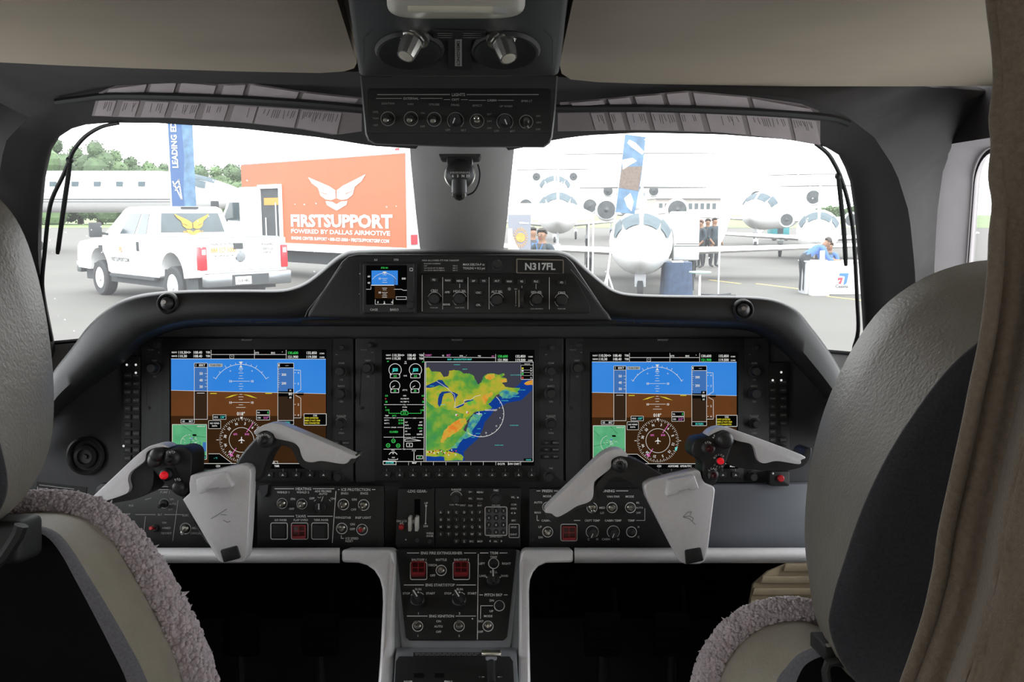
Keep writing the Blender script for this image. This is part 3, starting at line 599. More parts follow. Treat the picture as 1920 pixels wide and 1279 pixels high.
for t, x, y in (('D>', 882, 922), ('MENU', 900, 922.5), ('FPL', 882, 934.5), ('PROC', 900, 935), ('CLR', 882, 947.5), ('ENT', 899.5, 947.5), ('SPC', 884, 1014.5), ('BKSP', 900, 1014.5), ('DFLT', 868, 947), ('FPL', 962, 932), ('COM', 963, 945.5), ('XPDR', 963, 953), ('BRT', 963, 975.5), ('SEL', 929.5, 1014.5)):
    button(L2, x, y, 13, 8, kp, t=0.0022); g.text(L2, t, x, y, 3.2, h=0.0028)
for t, x, y in (('IDENT', 963, 1002), ('XPDR', 963, 988.5)): g.text(L2, t, x, y, 3.2)
for t, x, y, c in (('RANGE', 855.5, 918, 4), ('FMS', 930, 919.5, 4), ('PUSH', 847, 946.5, 2.6), ('PAN', 861, 947, 2.6), ('PUSH CRSR', 930, 947.5, 2.2), ('SOFTKEY SELECT', 930, 1006.5, 2.2)): g.text(L2, t, x, y, c)
rframe(g, L3, 909.5, 950.5, 950.5, 1004); rframe(g, L2, 954.5, 983, 973.5, 1008, 1.2, 2); rframe(g, L2, 894.5, 943.5, 905, 951, 0.9, 2)
g.arc(L2, 855.5, 933, 11.5, 20, 160, 1.1); g.shape(L2, [(853, 945), (858, 945), (855.5, 948)])
g.shape(L2, [(957.5, 962), (961, 960), (961, 964)], 0.001); g.shape(L2, [(967.5, 962), (964, 960), (964, 964)], 0.001); g.shape(L2, [(917, 1014.5), (920, 1012), (920, 1017)], 0.001); g.shape(L2, [(942, 1014.5), (939, 1012), (939, 1017)], 0.001); g.disc(L2, 971, 933, 1.6)
part('lettering', g, M['white'], kp)
knob(L2, 855.5, 933, 8, 0.014, kp); knob(L2, 930, 934, 9, 0.016, kp); screw(L2, 827, 933, kp, 2.4)

# pressurization / air conditioning
pp = swpanel('air_conditioning_panel', 'black pressurization and cabin temperature switch panel left of the right yoke', [(992, 914), (1320, 914), (1320, 1025), (992, 1025)], (1100, 1024))
g = G(); titled(g, L2, 'PRESN', 1026, 920.5, 1006, 1046, 5); g.line(L2, (1048, 920.5), (1058, 920.5), 1.5); titled(g, L2, 'AIR CONDITIONING', 1120, 920.5, 1058, 1178, 5)
for t, x, y, c in (('MODE', 1026, 930.5, 4), ('AUTO', 1009, 942, 4), ('MAN', 1008, 961, 4), ('CABIN ALT', 1029, 976, 4), ('UP', 1012.5, 988, 4), ('DN', 1013.5, 1007.5, 4), ('VAN FAN', 1149.5, 931, 4), ('MODE', 1180.5, 931, 4), ('MED', 1129, 952, 4), ('LO', 1129, 961.5, 4), ('BIL', 1196, 942.5, 3.4), ('AUTO', 1199, 952, 3.4), ('OFF', 1197, 961.5, 3.4), ('CKPT TEMP', 1110.5, 976, 4), ('CABIN TEMP', 1149.5, 976, 4), ('TEMP', 1183.5, 976, 4), ('C', 1103.5, 1011, 4), ('H', 1119.5, 1011, 4), ('CABIN', 1136, 1011, 3.8), ('H', 1159, 1011, 4), ('H', 1197, 988, 3.6), ('C', 1197, 1007, 3.6)): g.text(L2, t, x, y, c)
g.path(L2, [(1007, 966), (1007, 976), (1011, 976)], 1.3); g.path(L2, [(1193, 976), (1209, 976), (1209, 953)], 1.0); g.line(L2, (1076, 976), (1088, 976), 1.4)
for x, y in ((1027, 951), (1027, 997.5), (1147.5, 952), (1182, 952), (1184, 997.5), (1110, 952)): ring(g, L2, x, y, 9.5)
for x, y in ((1110.5, 997.5), (1150, 997.5)): g.arc(L2, x, y, 11.5, -50, 230, 1.2)
rframe(g, L2, 1051.5, 983, 1082, 1014)
part('lettering', g, M['white'], pp)
toggle(L2, 1027, 951, pp, 0, -12); toggle(L2, 1027, 997.5, pp, 1, -2); toggle(L2, 1147.5, 952, pp, 1, -3); toggle(L2, 1182, 952, pp, 2, -5); toggle(L2, 1184, 997.5, pp, 1, -2, bat='key'); toggle(L2, 1110, 952, pp, 0, 4)
guard(L2, 1051.5, 983, 1082, 1014, pp)
for x, y in ((1110.5, 997.5), (1150, 997.5)): knob(L2, x, y, 9, 0.012, pp, pointer=-112, skirt=False)
for x, y in ((999, 1012), (1000, 919)): screw(L2, x, y, pp)
ru = tag(struct('recorder_button_box', G().plate(Surf(1.385), rounded(1443, 884, 1481, 912, 4), -0.02, 0), M['black'], bevel=0.002), 'small black box with a red button under the right display', 'switch box'); del ru['kind']
S = Surf(1.384); wpart('red_button', G().lathe([(0.0055, 0), (0.0055, 0.003), (0.004, 0.0045), (0.0002, 0.0045)], S.pt(1463, 897), S.n, 14), M['red'], ru); wpart('indicator_light', G().lathe([(0.002, 0), (0.0012, 0.002), (0.0001, 0.002)], S.pt(1449, 888), S.n, 8), M['white'], ru)

# ---- pedestal
pd = thing('pedestal', 'grey centre pedestal sloping down between the pilots', 'pedestal', C(860, 1290, 1.12))
E0 = Surf(pts=[(700, 1030, 1.372), (1000, 1030, 1.372), (860, 1215, 1.26)])
E1 = Surf(pts=[(700, 1215, 1.258), (1000, 1215, 1.258), (860, 1290, 1.10)])
part('housing', G().prism([E0.pt(738, 1030), E0.pt(976, 1030), E0.pt(968, 1120), E0.pt(958, 1216), E0.pt(752, 1216), E0.pt(744, 1120)], (0, 0.06, -0.03)), M['pedg'], pd, bevel=0.004)
part('lower_housing', G().prism([E1.pt(742, 1213), E1.pt(968, 1213), E1.pt(975, 1330), E1.pt(735, 1330)], (0, 0.06, -0.10)), M['pedg'], pd, bevel=0.003)
part('side_cheek', G().prism([C(722, 1034, 1.37), C(742, 1034, 1.37), C(752, 1216, 1.264), C(738, 1330, 1.19), C(715, 1330, 1.19)], (0, 0.10, -0.05)), M['pedg'], pd); part('side_cheek', G().prism([C(972, 1034, 1.37), C(992, 1034, 1.37), C(992, 1330, 1.19), C(974, 1330, 1.19), C(958, 1216, 1.264)], (0, 0.10, -0.05)), M['pedg'], pd)
def corner(pts, nm):
    ps = smooth_path([C(x, y, 1.335 - max(0, y - 1060) * 0.0006) for x, y in pts], 3, True)
    return part(nm, G().prism(ps, (0, 0.05, -0.01)), M['silver2'], pd, bevel=0.004, seg=3, smooth=50)
def sharp(pts, nm):
    return part(nm, G().prism([C(x, y, 1.335 - max(0, y - 1060) * 0.0006) for x, y in pts], (0, 0.06, -0.01)), M['silver2'], pd, bevel=0.005, seg=3, smooth=50)
sharp([(640, 1031), (700, 1031), (732, 1031), (738, 1040), (741, 1060), (737, 1170), (733, 1330), (704, 1330), (712, 1230), (717, 1130), (716, 1105), (711, 1086), (701, 1070), (687, 1060), (672, 1056), (640, 1055)], 'knee_frame')
sharp([(1075, 1031), (1010, 1031), (982, 1031), (976, 1040), (974, 1060), (973, 1170), (971, 1330), (996, 1330), (993, 1200), (992, 1110), (994, 1088), (1000, 1073), (1010, 1062), (1024, 1056), (1075, 1055)], 'knee_frame')
ep = thing('engine_panel', 'black engine fire, start and trim control panel on the pedestal', 'switch panel', E0.pt(858, 1205))
EP = [(748, 1031), (966, 1031), (969, 1036), (951, 1195), (944, 1202), (768, 1202), (761, 1196), (744, 1036)]
part('plate', G().plate(E0, EP, 0.0004, 0.004), M['ctrl'], ep, bevel=0.0012)
EF = Surf(pts=[(700, 1030, 1.372), (1000, 1030, 1.372), (860, 1215, 1.26)]); EF.o = EF.o + EF.n * 0.0041
g = G(); X = lambda v: 720 + v / 4.753; Y = lambda v: 1010 + v / 4.753
for t, cx, y, x0, x1 in (('ENG FIRE EXTINGUISHER', 513, 130, 205, 822), ('TRIM', 980, 130, 856, 1100), ('ENG START/STOP', 500, 415, 178, 818), ('PITCH BKP', 975, 503, 850, 1100), ('ENG IGNITION', 513, 692, 205, 818)): titled(g, EF, t, X(cx), Y(y), X(x0), X(x1), 5.0, 1.4)
for t, x, y in (('SHUTOFF 1', 311, 190), ('BOTTLE', 510, 190), ('SHUTOFF 2', 690, 190), ('DISCH', 432, 238), ('OFF', 433, 330), ('YAW', 978, 165), ('LEFT', 872, 224), ('RIGHT', 1090, 224), ('ROLL', 977, 298), ('LWD', 880, 334), ('RWD', 1075, 334), ('STOP', 200, 490), ('RUN', 305, 453), ('START', 415, 490), ('STOP', 570, 490), ('RUN', 675, 453), ('START', 785, 490), ('1', 305, 668), ('2', 673, 668), ('DN', 960, 553), ('UP', 957, 648), ('MODE', 928, 692), ('BKP', 863, 738), ('OFF', 860, 832), ('ON', 486, 738), ('AUTO', 486, 784), ('OFF', 486, 832), ('1', 300, 868), ('2', 670, 868)): g.text(EF, t, X(x), Y(y), 4.1)
g.line(EF, (X(840), Y(138)), (X(832), Y(902)), 1.4); g.path(EF, [(X(970), Y(600)), (X(862), Y(600)), (X(860), Y(716))], 1.2)
for x, y in ((510, 285), (977, 223), (1028, 600), (300, 782), (670, 782), (927, 782)): ring(g, EF, X(x), Y(y), 9.6)
for x0 in (235, 615): rframe(g, EF, X(x0), Y(212), X(x0 + 147), Y(367))
for cx in (305, 673):
    g.arc(EF, X(cx), Y(540), 13, 40, 75, 1.2); g.arc(EF, X(cx), Y(540), 13, 105, 140, 1.2); g.disc(EF, X(cx), Y(480), 1.8); g.line(EF, (X(cx - 62), Y(508)), (X(cx - 54), Y(496)), 1.8)
for x, y in ((915, 346), (1035, 346), (788, 716)): g.disc(EF, X(x), Y(y), 1.5)
part('lettering', g, M['white'], ep)
for x0 in (235, 615): guard(EF, X(x0), Y(212), X(x0 + 147), Y(367), ep)
toggle(EF, X(510), Y(285), ep, 0, 9, tip='steel'); toggle(EF, X(300), Y(782), ep, -1, 6, L=0.022); toggle(EF, X(670), Y(782), ep, 0, 5, L=0.022); toggle(EF, X(927), Y(775), ep, 0, 15, bat='chrome', L=0.022)
for cx in (300, 670): bar_knob(EF, X(cx), Y(560), 13, 122, ep, 0.016)
bar_knob(EF, X(975), Y(375), 12, 93, ep, 0.014)
knob(EF, X(977), Y(223), 8, 0.006, ep, m='key', skirt=False); knob(EF, X(1028), Y(600), 8, 0.006, ep, m='key', skirt=False)
# lower black panel, placard and T handle
lp = thing('quadrant_panel', 'black lower pedestal panel with two dark slots', 'switch panel', E1.pt(855, 1300))
part('plate', G().plate(E1, [(748, 1236), (956, 1236), (962, 1245), (966, 1330), (738, 1330), (742, 1245)], 0.0004, 0.004), M['ctrl'], lp, bevel=0.001)
E2 = Surf(pts=[(700, 1215, 1.258), (1000, 1215, 1.258), (860, 1290, 1.10)]); E2.o = E2.o + E2.n * 0.0041
part('slot', G().rect(E2, 776, 1263, 795, 1271, 0.0006), M['footw'], lp); part('slot', G().rect(E2, 815, 1263, 833, 1271, 0.0006), M['footw'], lp)
g = G(); g.text(E2, 'MAX', 763, 1279, 4); g.text(E2, 'MAX', 843, 1279, 4); g.rect(E2, 769, 1277, 773, 1281); g.rect(E2, 833, 1277, 838, 1281); g.text(E2, '<', 899, 1270, 3); g.rect(E2, 903, 1269, 908, 1271); g.rect(E2, 933, 1269, 938, 1271); g.text(E2, '>', 940, 1270, 3)
part('lettering', g, M['white'], lp)
cp = tag(struct('pedestal_placard', G().plate(E1, [(775, 1225), (905, 1225), (905, 1236), (775, 1236)], 0.0003, 0.0012), M['ctrl']), 'narrow black placard of fine white print above the lower pedestal panel', 'placard'); del cp['kind']
g = G()
for y in (1227.5, 1230.5, 1233.5):
    x = 778
    while x < 896: w = 4 + (int(x * 7 + y) % 5) * 2; g.line(E1, (x, y), (x + w, y), 1.3, 0.0015); x += w + 2
wpart('fine_print', g, M['dimw'], cp)
th = thing('parking_lever', 'silver T shaped handle on a black shaft standing on the pedestal', 'lever', E1.pt(922, 1275))
part('shaft', G().tube([E1.pt(922, 1290, 0.004), C(921, 1240, 1.163)], 0.0052, 12), M['black'], th)
part('collar', G().lathe([(0.0075, 0), (0.0075, 0.008), (0.006, 0.010)], C(921, 1236, 1.165), (0, 0, 1), 14), M['pedg'], th)
part('crossbar', G().plate(Surf(1.16), rounded(903, 1222, 940, 1230, 2), -0.008, 0.004), M['chrome'], th, bevel=0.001)

# ================================================================ the three large displays
DS = Surf(1.418)
def display(name, label, x0, x1, sx, base, lk, rk, softs=True):
    """Unit case from x0 to x1; sx = screen rectangle; lk / rk = x of the left and right key columns."""
    t = thing(name, label, 'display', DS.pt(*base)); a, b, c, d = sx
    part('case', G().plate(DS, rounded(x0, 634, x1, 903, 4), 0, 0.008), M['bezel'], t, bevel=0.0015)
    S = Surf(1.418 - 0.0081)
    part('screen_surround', G().plate(S, rounded(a - 14, 634.5, c + 10, 902, 3), 0, 0.002), M['ctrl'], t, bevel=0.0008)
    S2 = Surf(1.418 - 0.0103)
    g = G(); g.text(S2, 'PRODIGY', (a + c) / 2 - 2, 637.5, 3.4); part('maker_print', g, M['dimw'], t)
    g = G(); h = G()
    for i in range(12):
        x = a + 9 + (c - a - 14) * i / 11; y = 890
        part('softkey', G().plate(S2, [(x - 7, y - 5), (x + 7, y - 5), (x + 7, y + 5), (x - 7, y + 5)], 0, 0.002), M['key'], t, bevel=0.0005, seg=1)
        g.shape(S2, [(x - 2.4, y + 1.8), (x, y - 1.8), (x + 2.4, y + 1.8)], 0.0024); h.line(S2, (x, 879), (x, 884), 0.9)
    part('softkey_print', g, M['white'], t); part('softkey_lines', h, M['dimw'], t)
    # left column
    g = G()
    g.text(S, 'VOL SQ', lk - 8, 656, 2.4, bold=0); g.text(S, '↔' if False else '<>', lk + 8, 661, 2.8); g.text(S, 'NAV', lk, 676, 3.4); g.text(S, '1/2', lk, 706, 3.2)
    g.text(S, 'COM', rk, 681, 3.4); g.text(S, '1/2', rk, 712, 3.4); g.text(S, 'BARO', rk, 724, 3.6); g.text(S, 'CRS', rk, 753, 3); g.text(S, 'RANGE', rk, 780, 3.8); g.text(S, 'PAN', rk, 812, 3.6); g.text(S, '<>', rk - 9, 665, 2.8)
    for k, (u, v) in enumerate((('D>', 'MENU'), ('FPL', 'PROC'), ('CLR', 'ENT'))):
        y = 830 + k * 13
        for xx, tt in ((rk - 8, u), (rk + 9, v)): button(S, xx, y, 13, 8, t, t=0.002); g.text(S, tt, xx, y, 3, h=0.0026)
    g.text(S, 'FMS', rk, 878, 3.4); g.arc(S, rk, 793, 11, 25, 155, 1.1); g.shape(S, [(rk - 2.5, 803), (rk + 2.5, 803), (rk, 806.5)])
    part('lettering', g, M['dimw'], t)
    knob(S, lk + 4, 647, 5, 0.008, t); knob(S, lk, 690, 9.5, 0.016, t); knob(S, rk, 696, 9, 0.016, t); knob(S, rk, 738, 10, 0.016, t); knob(S, rk, 794, 8, 0.016, t); knob(S, rk - 4, 893, 8, 0.014, t); knob(S, rk + 2, 652, 5, 0.008, t)
    for x in (x0 + 6, x1 - 6): part('slot_edge', G().line(S, (x - (3 if x < 900 and x > x0 + 20 else -3), 690), (x, 760), 1.2), M['black'], t)
    screw(S, lk + 10, 868, t, 2.6); screw(S, lk - 12, 765, t, 3)
    scr = part('screen', G().rect(S2, a, b, c, d, 0.0003), GL['k'], t, label='lit screen')
    return t, scr, S2
class Draw:
    """Collects flat drawing by colour on a screen; K maps crop units to pixels."""
    def __init__(s, S, kx, ky, ox, oy): s.S = S; s.kx, s.ky, s.ox, s.oy = kx, ky, ox, oy; s.g = {}
    def p(s, x, y): return (s.ox + x * s.kx, s.oy + y * s.ky)
    def G(s, c): return s.g.setdefault(c, G())
    def ln(s, c, pts, w=0.8, z=3, closed=False): s.G((c, z)).path(s.S, [s.p(*q) for q in pts], w, 0.0003 + z * 0.00012, closed)
    def fr(s, c, x0, y0, x1, y1, w=0.8, z=3): s.ln(c, [(x0, y0), (x1, y0), (x1, y1), (x0, y1)], w, z, True)
    def bx(s, c, x0, y0, x1, y1, z=2): s.G((c, z) if c in ('w', 'k', 'g', 'c', 'y', 'r', 'mg') else (c, z, len(s.g))).shape(s.S, [s.p(x0, y0), s.p(x1, y0), s.p(x1, y1), s.p(x0, y1)], 0.0003 + z * 0.00012)
    def sh(s, c, pts, z=2): s.G((c, z) if c in ('w', 'k', 'g', 'c', 'y', 'r', 'mg') else (c, z, len(s.g))).shape(s.S, [s.p(*q) for q in pts], 0.0003 + z * 0.00012)
    def tx(s, c, t, x, y, cap, al='c', rot=0, xs=0.92, z=4): X, Y = s.p(x, y); s.G((c, z)).text(s.S, t, X, Y, cap * s.ky, al, 0.0003 + z * 0.00012, xs, rot, 0.025)
    def ar(s, c, x, y, r, a0, a1, w=0.8, z=3): X, Y = s.p(x, y); s.G((c, z)).arc(s.S, X, Y, r * s.ky, a0, a1, w, 0.0003 + z * 0.00012, max(6, int(abs(a1 - a0) / 8)))
    def done(s, parent):
        names = dict(w='white_symbols', k='dark_fields', g='green_symbols', c='cyan_symbols', y='yellow_symbols', mg='magenta_symbols', r='red_symbols', sky='sky_field', gnd='ground_field', gnd2='lower_ground_field', tape='speed_tape', tapeb='lower_tape', gray='grey_fields', inset='inset_map', deep='deep_ocean', shelf='shelf_water', lake='lake', land='land', land2='green_land', hill='hills', coast='coast_water')
        for (c, *_), g in sorted(s.g.items(), key=lambda q: q[0][1]): part(names[c], g, GL[c], parent, smooth=0, fix=False, kind='stuff' if c == 'k' else None)
def pfd(scr, S, x0, y0, x1, y1, left):
    D = Draw(S, (x1 - x0) / 997, (y1 - y0) / 760, x0 - 258 * (x1 - x0) / 997, y0 - 175 * (y1 - y0) / 760)
    D.bx('sky', 258, 230, 1255, 446, 1); D.bx('gnd', 258, 446, 1255, 600, 1); D.bx('gnd2', 258, 600, 1255, 908, 1); D.ln('w', [(258, 230), (1255, 232)], 0.8); D.ln('w', [(258, 434), (1255, 456)], 0.7); D.sh('sky', [(258, 434), (258, 446), (1255, 446), (1255, 456)][::-1] if False else [(800, 445), (1255, 445), (1255, 455)], 2); D.sh('gnd', [(258, 435), (800, 447), (258, 447)], 2)
    for t, y in (('NAV1', 188), ('NAV2', 212)):
        D.tx('w', t, 262, y, 11, 'l'); D.tx('w', '110.30' + ('<>' if y < 200 else ''), 302, y, 17, 'l'); D.tx('w', '108.40', 400, y, 17, 'l'); D.tx('w', 'TEB', 482, y, 13, 'l')
    D.ln('w', [(516, 172), (516, 228)]); D.ln('w', [(516, 202), (1000, 202)]); D.ln('w', [(795, 172), (795, 228)]); D.ln('w', [(1000, 172), (1000, 228)]); D.fr('w', 637, 204, 662, 227, 0.6); D.tx('w', '+', 650, 214, 10)
    D.tx('w', 'DTS', 812, 191, 11); D.tx('r', '__', 868, 193, 11); D.tx('w', 'BRG', 915, 191, 11); D.tx('w', '°', 975, 189, 11)
    ca, cb = ('g', 'w') if left else ('w', 'g')
    D.tx(ca, '130.600', 1008, 191, 17, 'l'); D.tx('w', '132.850', 1128, 191, 17, 'l'); D.tx(cb, '121.900', 1008, 217, 17, 'l'); D.tx('w', '119.500', 1128, 217, 17, 'l'); D.tx('w', 'COM1', 1245, 195, 9, 'r'); D.tx('w', 'COM2', 1247, 220, 9, 'r')
    # airspeed
    D.bx('tape', 408, 285, 492, 440, 2); D.bx('tapeb', 408, 440, 492, 622, 2); D.fr('w', 408, 258, 492, 622); D.bx('k', 409, 259, 491, 284, 3); D.ln('w', [(408, 285), (492, 285)]); D.tx('w', '85KT', 458, 271, 14); D.tx('w', 'I', 418, 271, 15)
    for t, y in (('50', 325), ('40', 368), ('30', 410)): D.tx('w', t, 452, y, 17); D.ln('w', [(474, y), (491, y)], 0.7)
    D.ln('w', [(480, 346), (491, 346)], 0.6); D.ln('w', [(480, 389), (491, 389)], 0.6); D.ln('w', [(425, 452), (474, 452)], 1.0); D.bx('k', 410, 443, 490, 448, 3)
    D.bx('gray', 500, 261, 590, 282, 2); D.tx('k', 'TCAS STBY', 545, 272, 11)
    # roll arc, ladder
    D.ar('w', 708, 452, 187, 29, 151, 0.8)
    for a in (30, 45, 60, 70, 80, 100, 110, 120, 135, 150):
        L = 20 if a in (30, 60, 120, 150) else 12; D.ln('w', [(708 + 187 * math.cos(R(a)), 452 - 187 * math.sin(R(a))), (708 + (187 + L) * math.cos(R(a)), 452 - (187 + L) * math.sin(R(a)))], 0.7)
    D.sh('w', [(695, 248), (721, 248), (708, 268)], 3); D.sh('w', [(708, 268), (697, 287), (719, 287)], 3); D.ln('w', [(694, 296), (722, 296)], 1.2)
    for y, L in ((322, 16), (340, 10), (357, 16), (375, 58), (392, 10), (408, 16), (425, 10), (460, 10), (476, 16), (494, 12), (512, 58), (528, 14), (545, 30), (308, 8)): D.ln('w', [(708 - L, y), (708 + L, y)], 0.7)
    for x in (640, 780): D.tx('w', '10', x, 375, 15); D.tx('w', '10', x, 513, 15); D.tx('w', '20', x, 308, 7)
    for x0_, x1_ in ((510, 552), (866, 908)): D.ln('y', [(x0_, 454), (x1_, 454)], 1.5)
    D.sh('y', [(604, 484), (640, 478), (694, 459), (650, 466)], 3); D.sh('y', [(816, 486), (776, 478), (722, 459), (766, 466)], 3)
    # altitude, vertical speed
    D.bx('tape', 946, 288, 1048, 440, 2); D.bx('tapeb', 946, 440, 1048, 628, 2); D.fr('w', 946, 258, 1048, 655); D.bx('k', 947, 259, 1047, 287, 3); D.ln('w', [(946, 288), (1048, 288)]); D.tx('w', '-----', 1005, 272, 10); D.sh('w', [(950, 264), (960, 264), (956, 272), (960, 280), (950, 280)], 4)
    for t, y in (('300', 332), ('200', 388)): D.tx('w', t, 985, y, 16)
    for i in range(9): D.ln('w', [(947, 300 + i * 14), (955 + (6 if i % 4 == 2 else 0), 300 + i * 14)], 0.6)
    D.bx('k', 948, 440, 1012, 474, 3); D.bx('k', 1010, 424, 1046, 490, 3); D.tx('w', '00', 1027, 434, 10, z=5); D.tx('w', '80', 1027, 456, 18, z=5); D.tx('w', '60', 1027, 480, 12, z=5)
    D.ln('w', [(946, 629), (1048, 629)]); D.bx('k', 947, 630, 1047, 654, 3); D.tx('c', '29.92IN', 997, 643, 13)
    D.ln('w', [(1050, 302), (1092, 304), (1094, 430), (1060, 448)]); D.ln('w', [(1060, 466), (1094, 484), (1094, 612), (1050, 612)])
    for t, y in (('4', 320), ('2', 390), ('2', 525), ('4', 594)): D.tx('w', t, 1078, y, 13); D.ln('w', [(1052, y), (1062, y)], 0.7)
    D.sh('k', [(1060, 457), (1078, 448), (1112, 448), (1112, 466), (1078, 466)], 3)
    # heading, boxes
    D.tx('w', '018°', 708, 585, 22)
    for x0_, y0_, x1_, y1_, t, u, c in ((527, 592, 612, 622, 'HDG', '130°', 'c'), (808, 563, 893, 592, 'RA', '0', 'g'), (808, 597, 893, 626, 'CRS', '212°', 'mg')):
        D.bx('k', x0_, y0_, x1_, y1_, 2); D.fr('w', x0_, y0_, x1_, y1_, 0.7); D.tx('w', t, x0_ + 6, (y0_ + y1_) / 2, 10, 'l'); D.tx(c, u, x1_ - 6, (y0_ + y1_) / 2, 14, 'r')
    D.bx('k', 500, 630, 578, 682, 2); D.fr('w', 500, 630, 578, 682, 0.7); D.tx('w', 'NO WIND', 539, 647, 10); D.tx('w', 'DATA', 539, 664, 10)
    D.bx('k', 322, 622, 408, 646, 2); D.fr('w', 322, 622, 408, 646, 0.7); D.tx('w', 'GS', 330, 634, 11, 'l'); D.tx('w', '0KT', 400, 634, 12, 'r')
    cx, cy = 712, 755; D.ar('w', cx, cy, 80, 0, 360, 0.8)
    for a in range(0, 360, 5):
        r0 = 125 if a % 10 == 0 else 134; q = R(a + 90 + 18); D.ln('w', [(cx + r0 * math.cos(q), cy - r0 * math.sin(q)), (cx + 144 * math.cos(q), cy - 144 * math.sin(q))], 0.75)
    for i, t in enumerate(('N', '3', '6', 'E', '12', '15', 'S', '21', '24', 'W', '30', '33')):
        a = 18 - i * 30 + 90; D.tx('w', t, cx + 108 * math.cos(R(a)), cy - 108 * math.sin(R(a)), 17, rot=90 - a)
    D.sh('w', [(cx - 9, 606), (cx + 9, 606), (cx, 622)], 3); D.ln('w', [(550, cy), (566, cy)], 1); D.ln('w', [(856, cy), (872, cy)], 1)
    D.ln('mg', [(745, 705), (787, 645)], 1.4); D.ln('mg', [(678, 808), (650, 850)], 1.4); D.sh('mg', [(628, 842), (652, 846), (660, 862), (640, 860)], 3); D.tx('mg', 'GPS', 672, 718, 12); D.tx('mg', 'ENR', 748, 718, 12); D.sh('c', [(832, 800), (848, 794), (842, 822), (828, 822)], 3)
    D.sh('w', [(cx - 2.5, 735), (cx + 2.5, 735), (cx + 3, 750), (cx + 20, 759), (cx + 20, 763), (cx + 3, 759), (cx + 2, 770), (cx + 8, 776), (cx - 8, 776), (cx - 2, 770), (cx - 3, 759), (cx - 20, 763), (cx - 20, 759), (cx - 3, 750)], 3)
    # inset map, alerts, footer
    D.bx('inset', 266, 655, 487, 880, 2); D.fr('w', 266, 655, 487, 880, 0.9)
    random.seed(3 if left else 5)
    for i in range(7): a = random.uniform(0, 6.28); x, y = 376 + random.uniform(-70, 70), 770 + random.uniform(-80, 80); D.ln('k', [(x, y), (max(270, min(484, x + 80 * math.cos(a))), max(660, min(876, y + 80 * math.sin(a))))], 0.5, 3)
    for i in range(26): a = random.uniform(0, 6.28); r = random.uniform(10, 62); x, y = 376 + r * math.cos(a), 775 + r * math.sin(a); D.ln('w', [(x, y), (x + random.uniform(-14, 14), y + random.uniform(-7, 7))], 0.7, 4)
    D.bx('tape', 385, 740, 397, 752, 3); D.sh('k', [(395, 718), (420, 718), (424, 730), (398, 730)], 3); D.ar('w', 372, 775, 52, 100, 330, 0.6); D.tx('w', 'NORTH UP', 452, 667, 8)
    if left: D.bx('tape', 462, 770, 484, 830, 3); D.bx('k', 420, 856, 485, 876, 3); D.tx('c', '5NM', 470, 866, 9)
    D.bx('k', 1115, 586, 1258, 660, 2); D.fr('w', 1115, 586, 1258, 660, 0.9); D.tx('w', 'CAS', 1186, 597, 11)
    for i, t in enumerate(('SWPS UNTESTED', 'EMER LT NOT ARM', 'GPU CONNECTED')): D.tx('y', t, 1119, 613 + i * 16.5, 10.5, 'l', xs=0.8)
    D.sh('k', [(500, 845), (570, 845), (600, 868), (650, 905), (500, 905)], 2); D.ln('w', [(500, 845), (570, 845), (600, 868), (650, 905)], 0.8); D.tx('c', '-- °C', 545, 872, 9)
    D.ln('w', [(258, 908), (1255, 908)], 0.9); D.bx('k', 258, 910, 1255, 935, 2)
    for t, x in ((('MAP', 275), ('SENSOR', 345), ('PFD', 440), ('CDI', 560), ('IDENT', 860), ('TMR', 940)) if left else (('INSET', 285), ('CDI', 720), ('ADF/DME', 818), ('XPDR/TFC', 905), ('MSG', 1225))): D.tx('w', t, x, 924, 13)
    D.fr('w', 1190, 893, 1262, 907, 0.6) if not left else D.fr('w', 875, 893, 945, 907, 0.6); D.tx('w', '194522', 1226 if not left else 910, 900, 9)
    D.done(scr)

d1, s1, S2 = display('flight_display', 'left flight display showing blue sky and brown ground behind the left yoke', 268, 664, (318, 655, 612, 879), (466, 902), 290, 640)
pfd(s1, S2, 321, 657, 611, 877, True)
d3, s3, S2 = display('flight_display', 'right flight display showing blue sky and brown ground behind the right yoke', 1060, 1440, (1106, 660, 1384, 879), (1250, 902), 1082, 1414)
pfd(s3, S2, 1110, 663, 1381, 877, False)
d2, s2, S2 = display('map_display', 'centre display showing a colour map of coastline and engine gauges', 668, 1056, (716, 656, 1002, 873), (860, 902), 690, 1033)
D = Draw(S2, 1 / 4.41, 1 / 4.41, 660, 620)
MX = lambda v: (790 + v / 5.559 - 660) * 4.41
MY = lambda v: (650 + v / 5.559 - 620) * 4.41
def mp(pts): return [(MX(x), MY(y)) for x, y in pts]
def wob(pts, n=5, a=7, sd=1):
    random.seed(sd); out = []
    for (x0, y0), (x1, y1) in zip(pts, pts[1:] + pts[:1]):
        for k in range(n): t = k / n; out.append((x0 + (x1 - x0) * t + random.uniform(-a, a) * (k > 0), y0 + (y1 - y0) * t + random.uniform(-a, a) * (k > 0)))
    return out
D.sh('deep', mp([(48, 160), (1160, 168), (1158, 1195), (40, 1188)]), 1)
cl = lambda pts: [(max(46, min(1158, x)), max(165, min(1190, y))) for x, y in pts]
D.sh('shelf', mp([(600, 640), (700, 560), (880, 500), (1010, 400), (1060, 345), (1158, 345), (1158, 450), (1040, 560), (900, 585), (760, 660), (720, 720), (660, 790), (640, 860), (590, 960), (500, 1040), (440, 1100), (450, 1190), (44, 1190), (44, 1100), (400, 1000)]), 2)
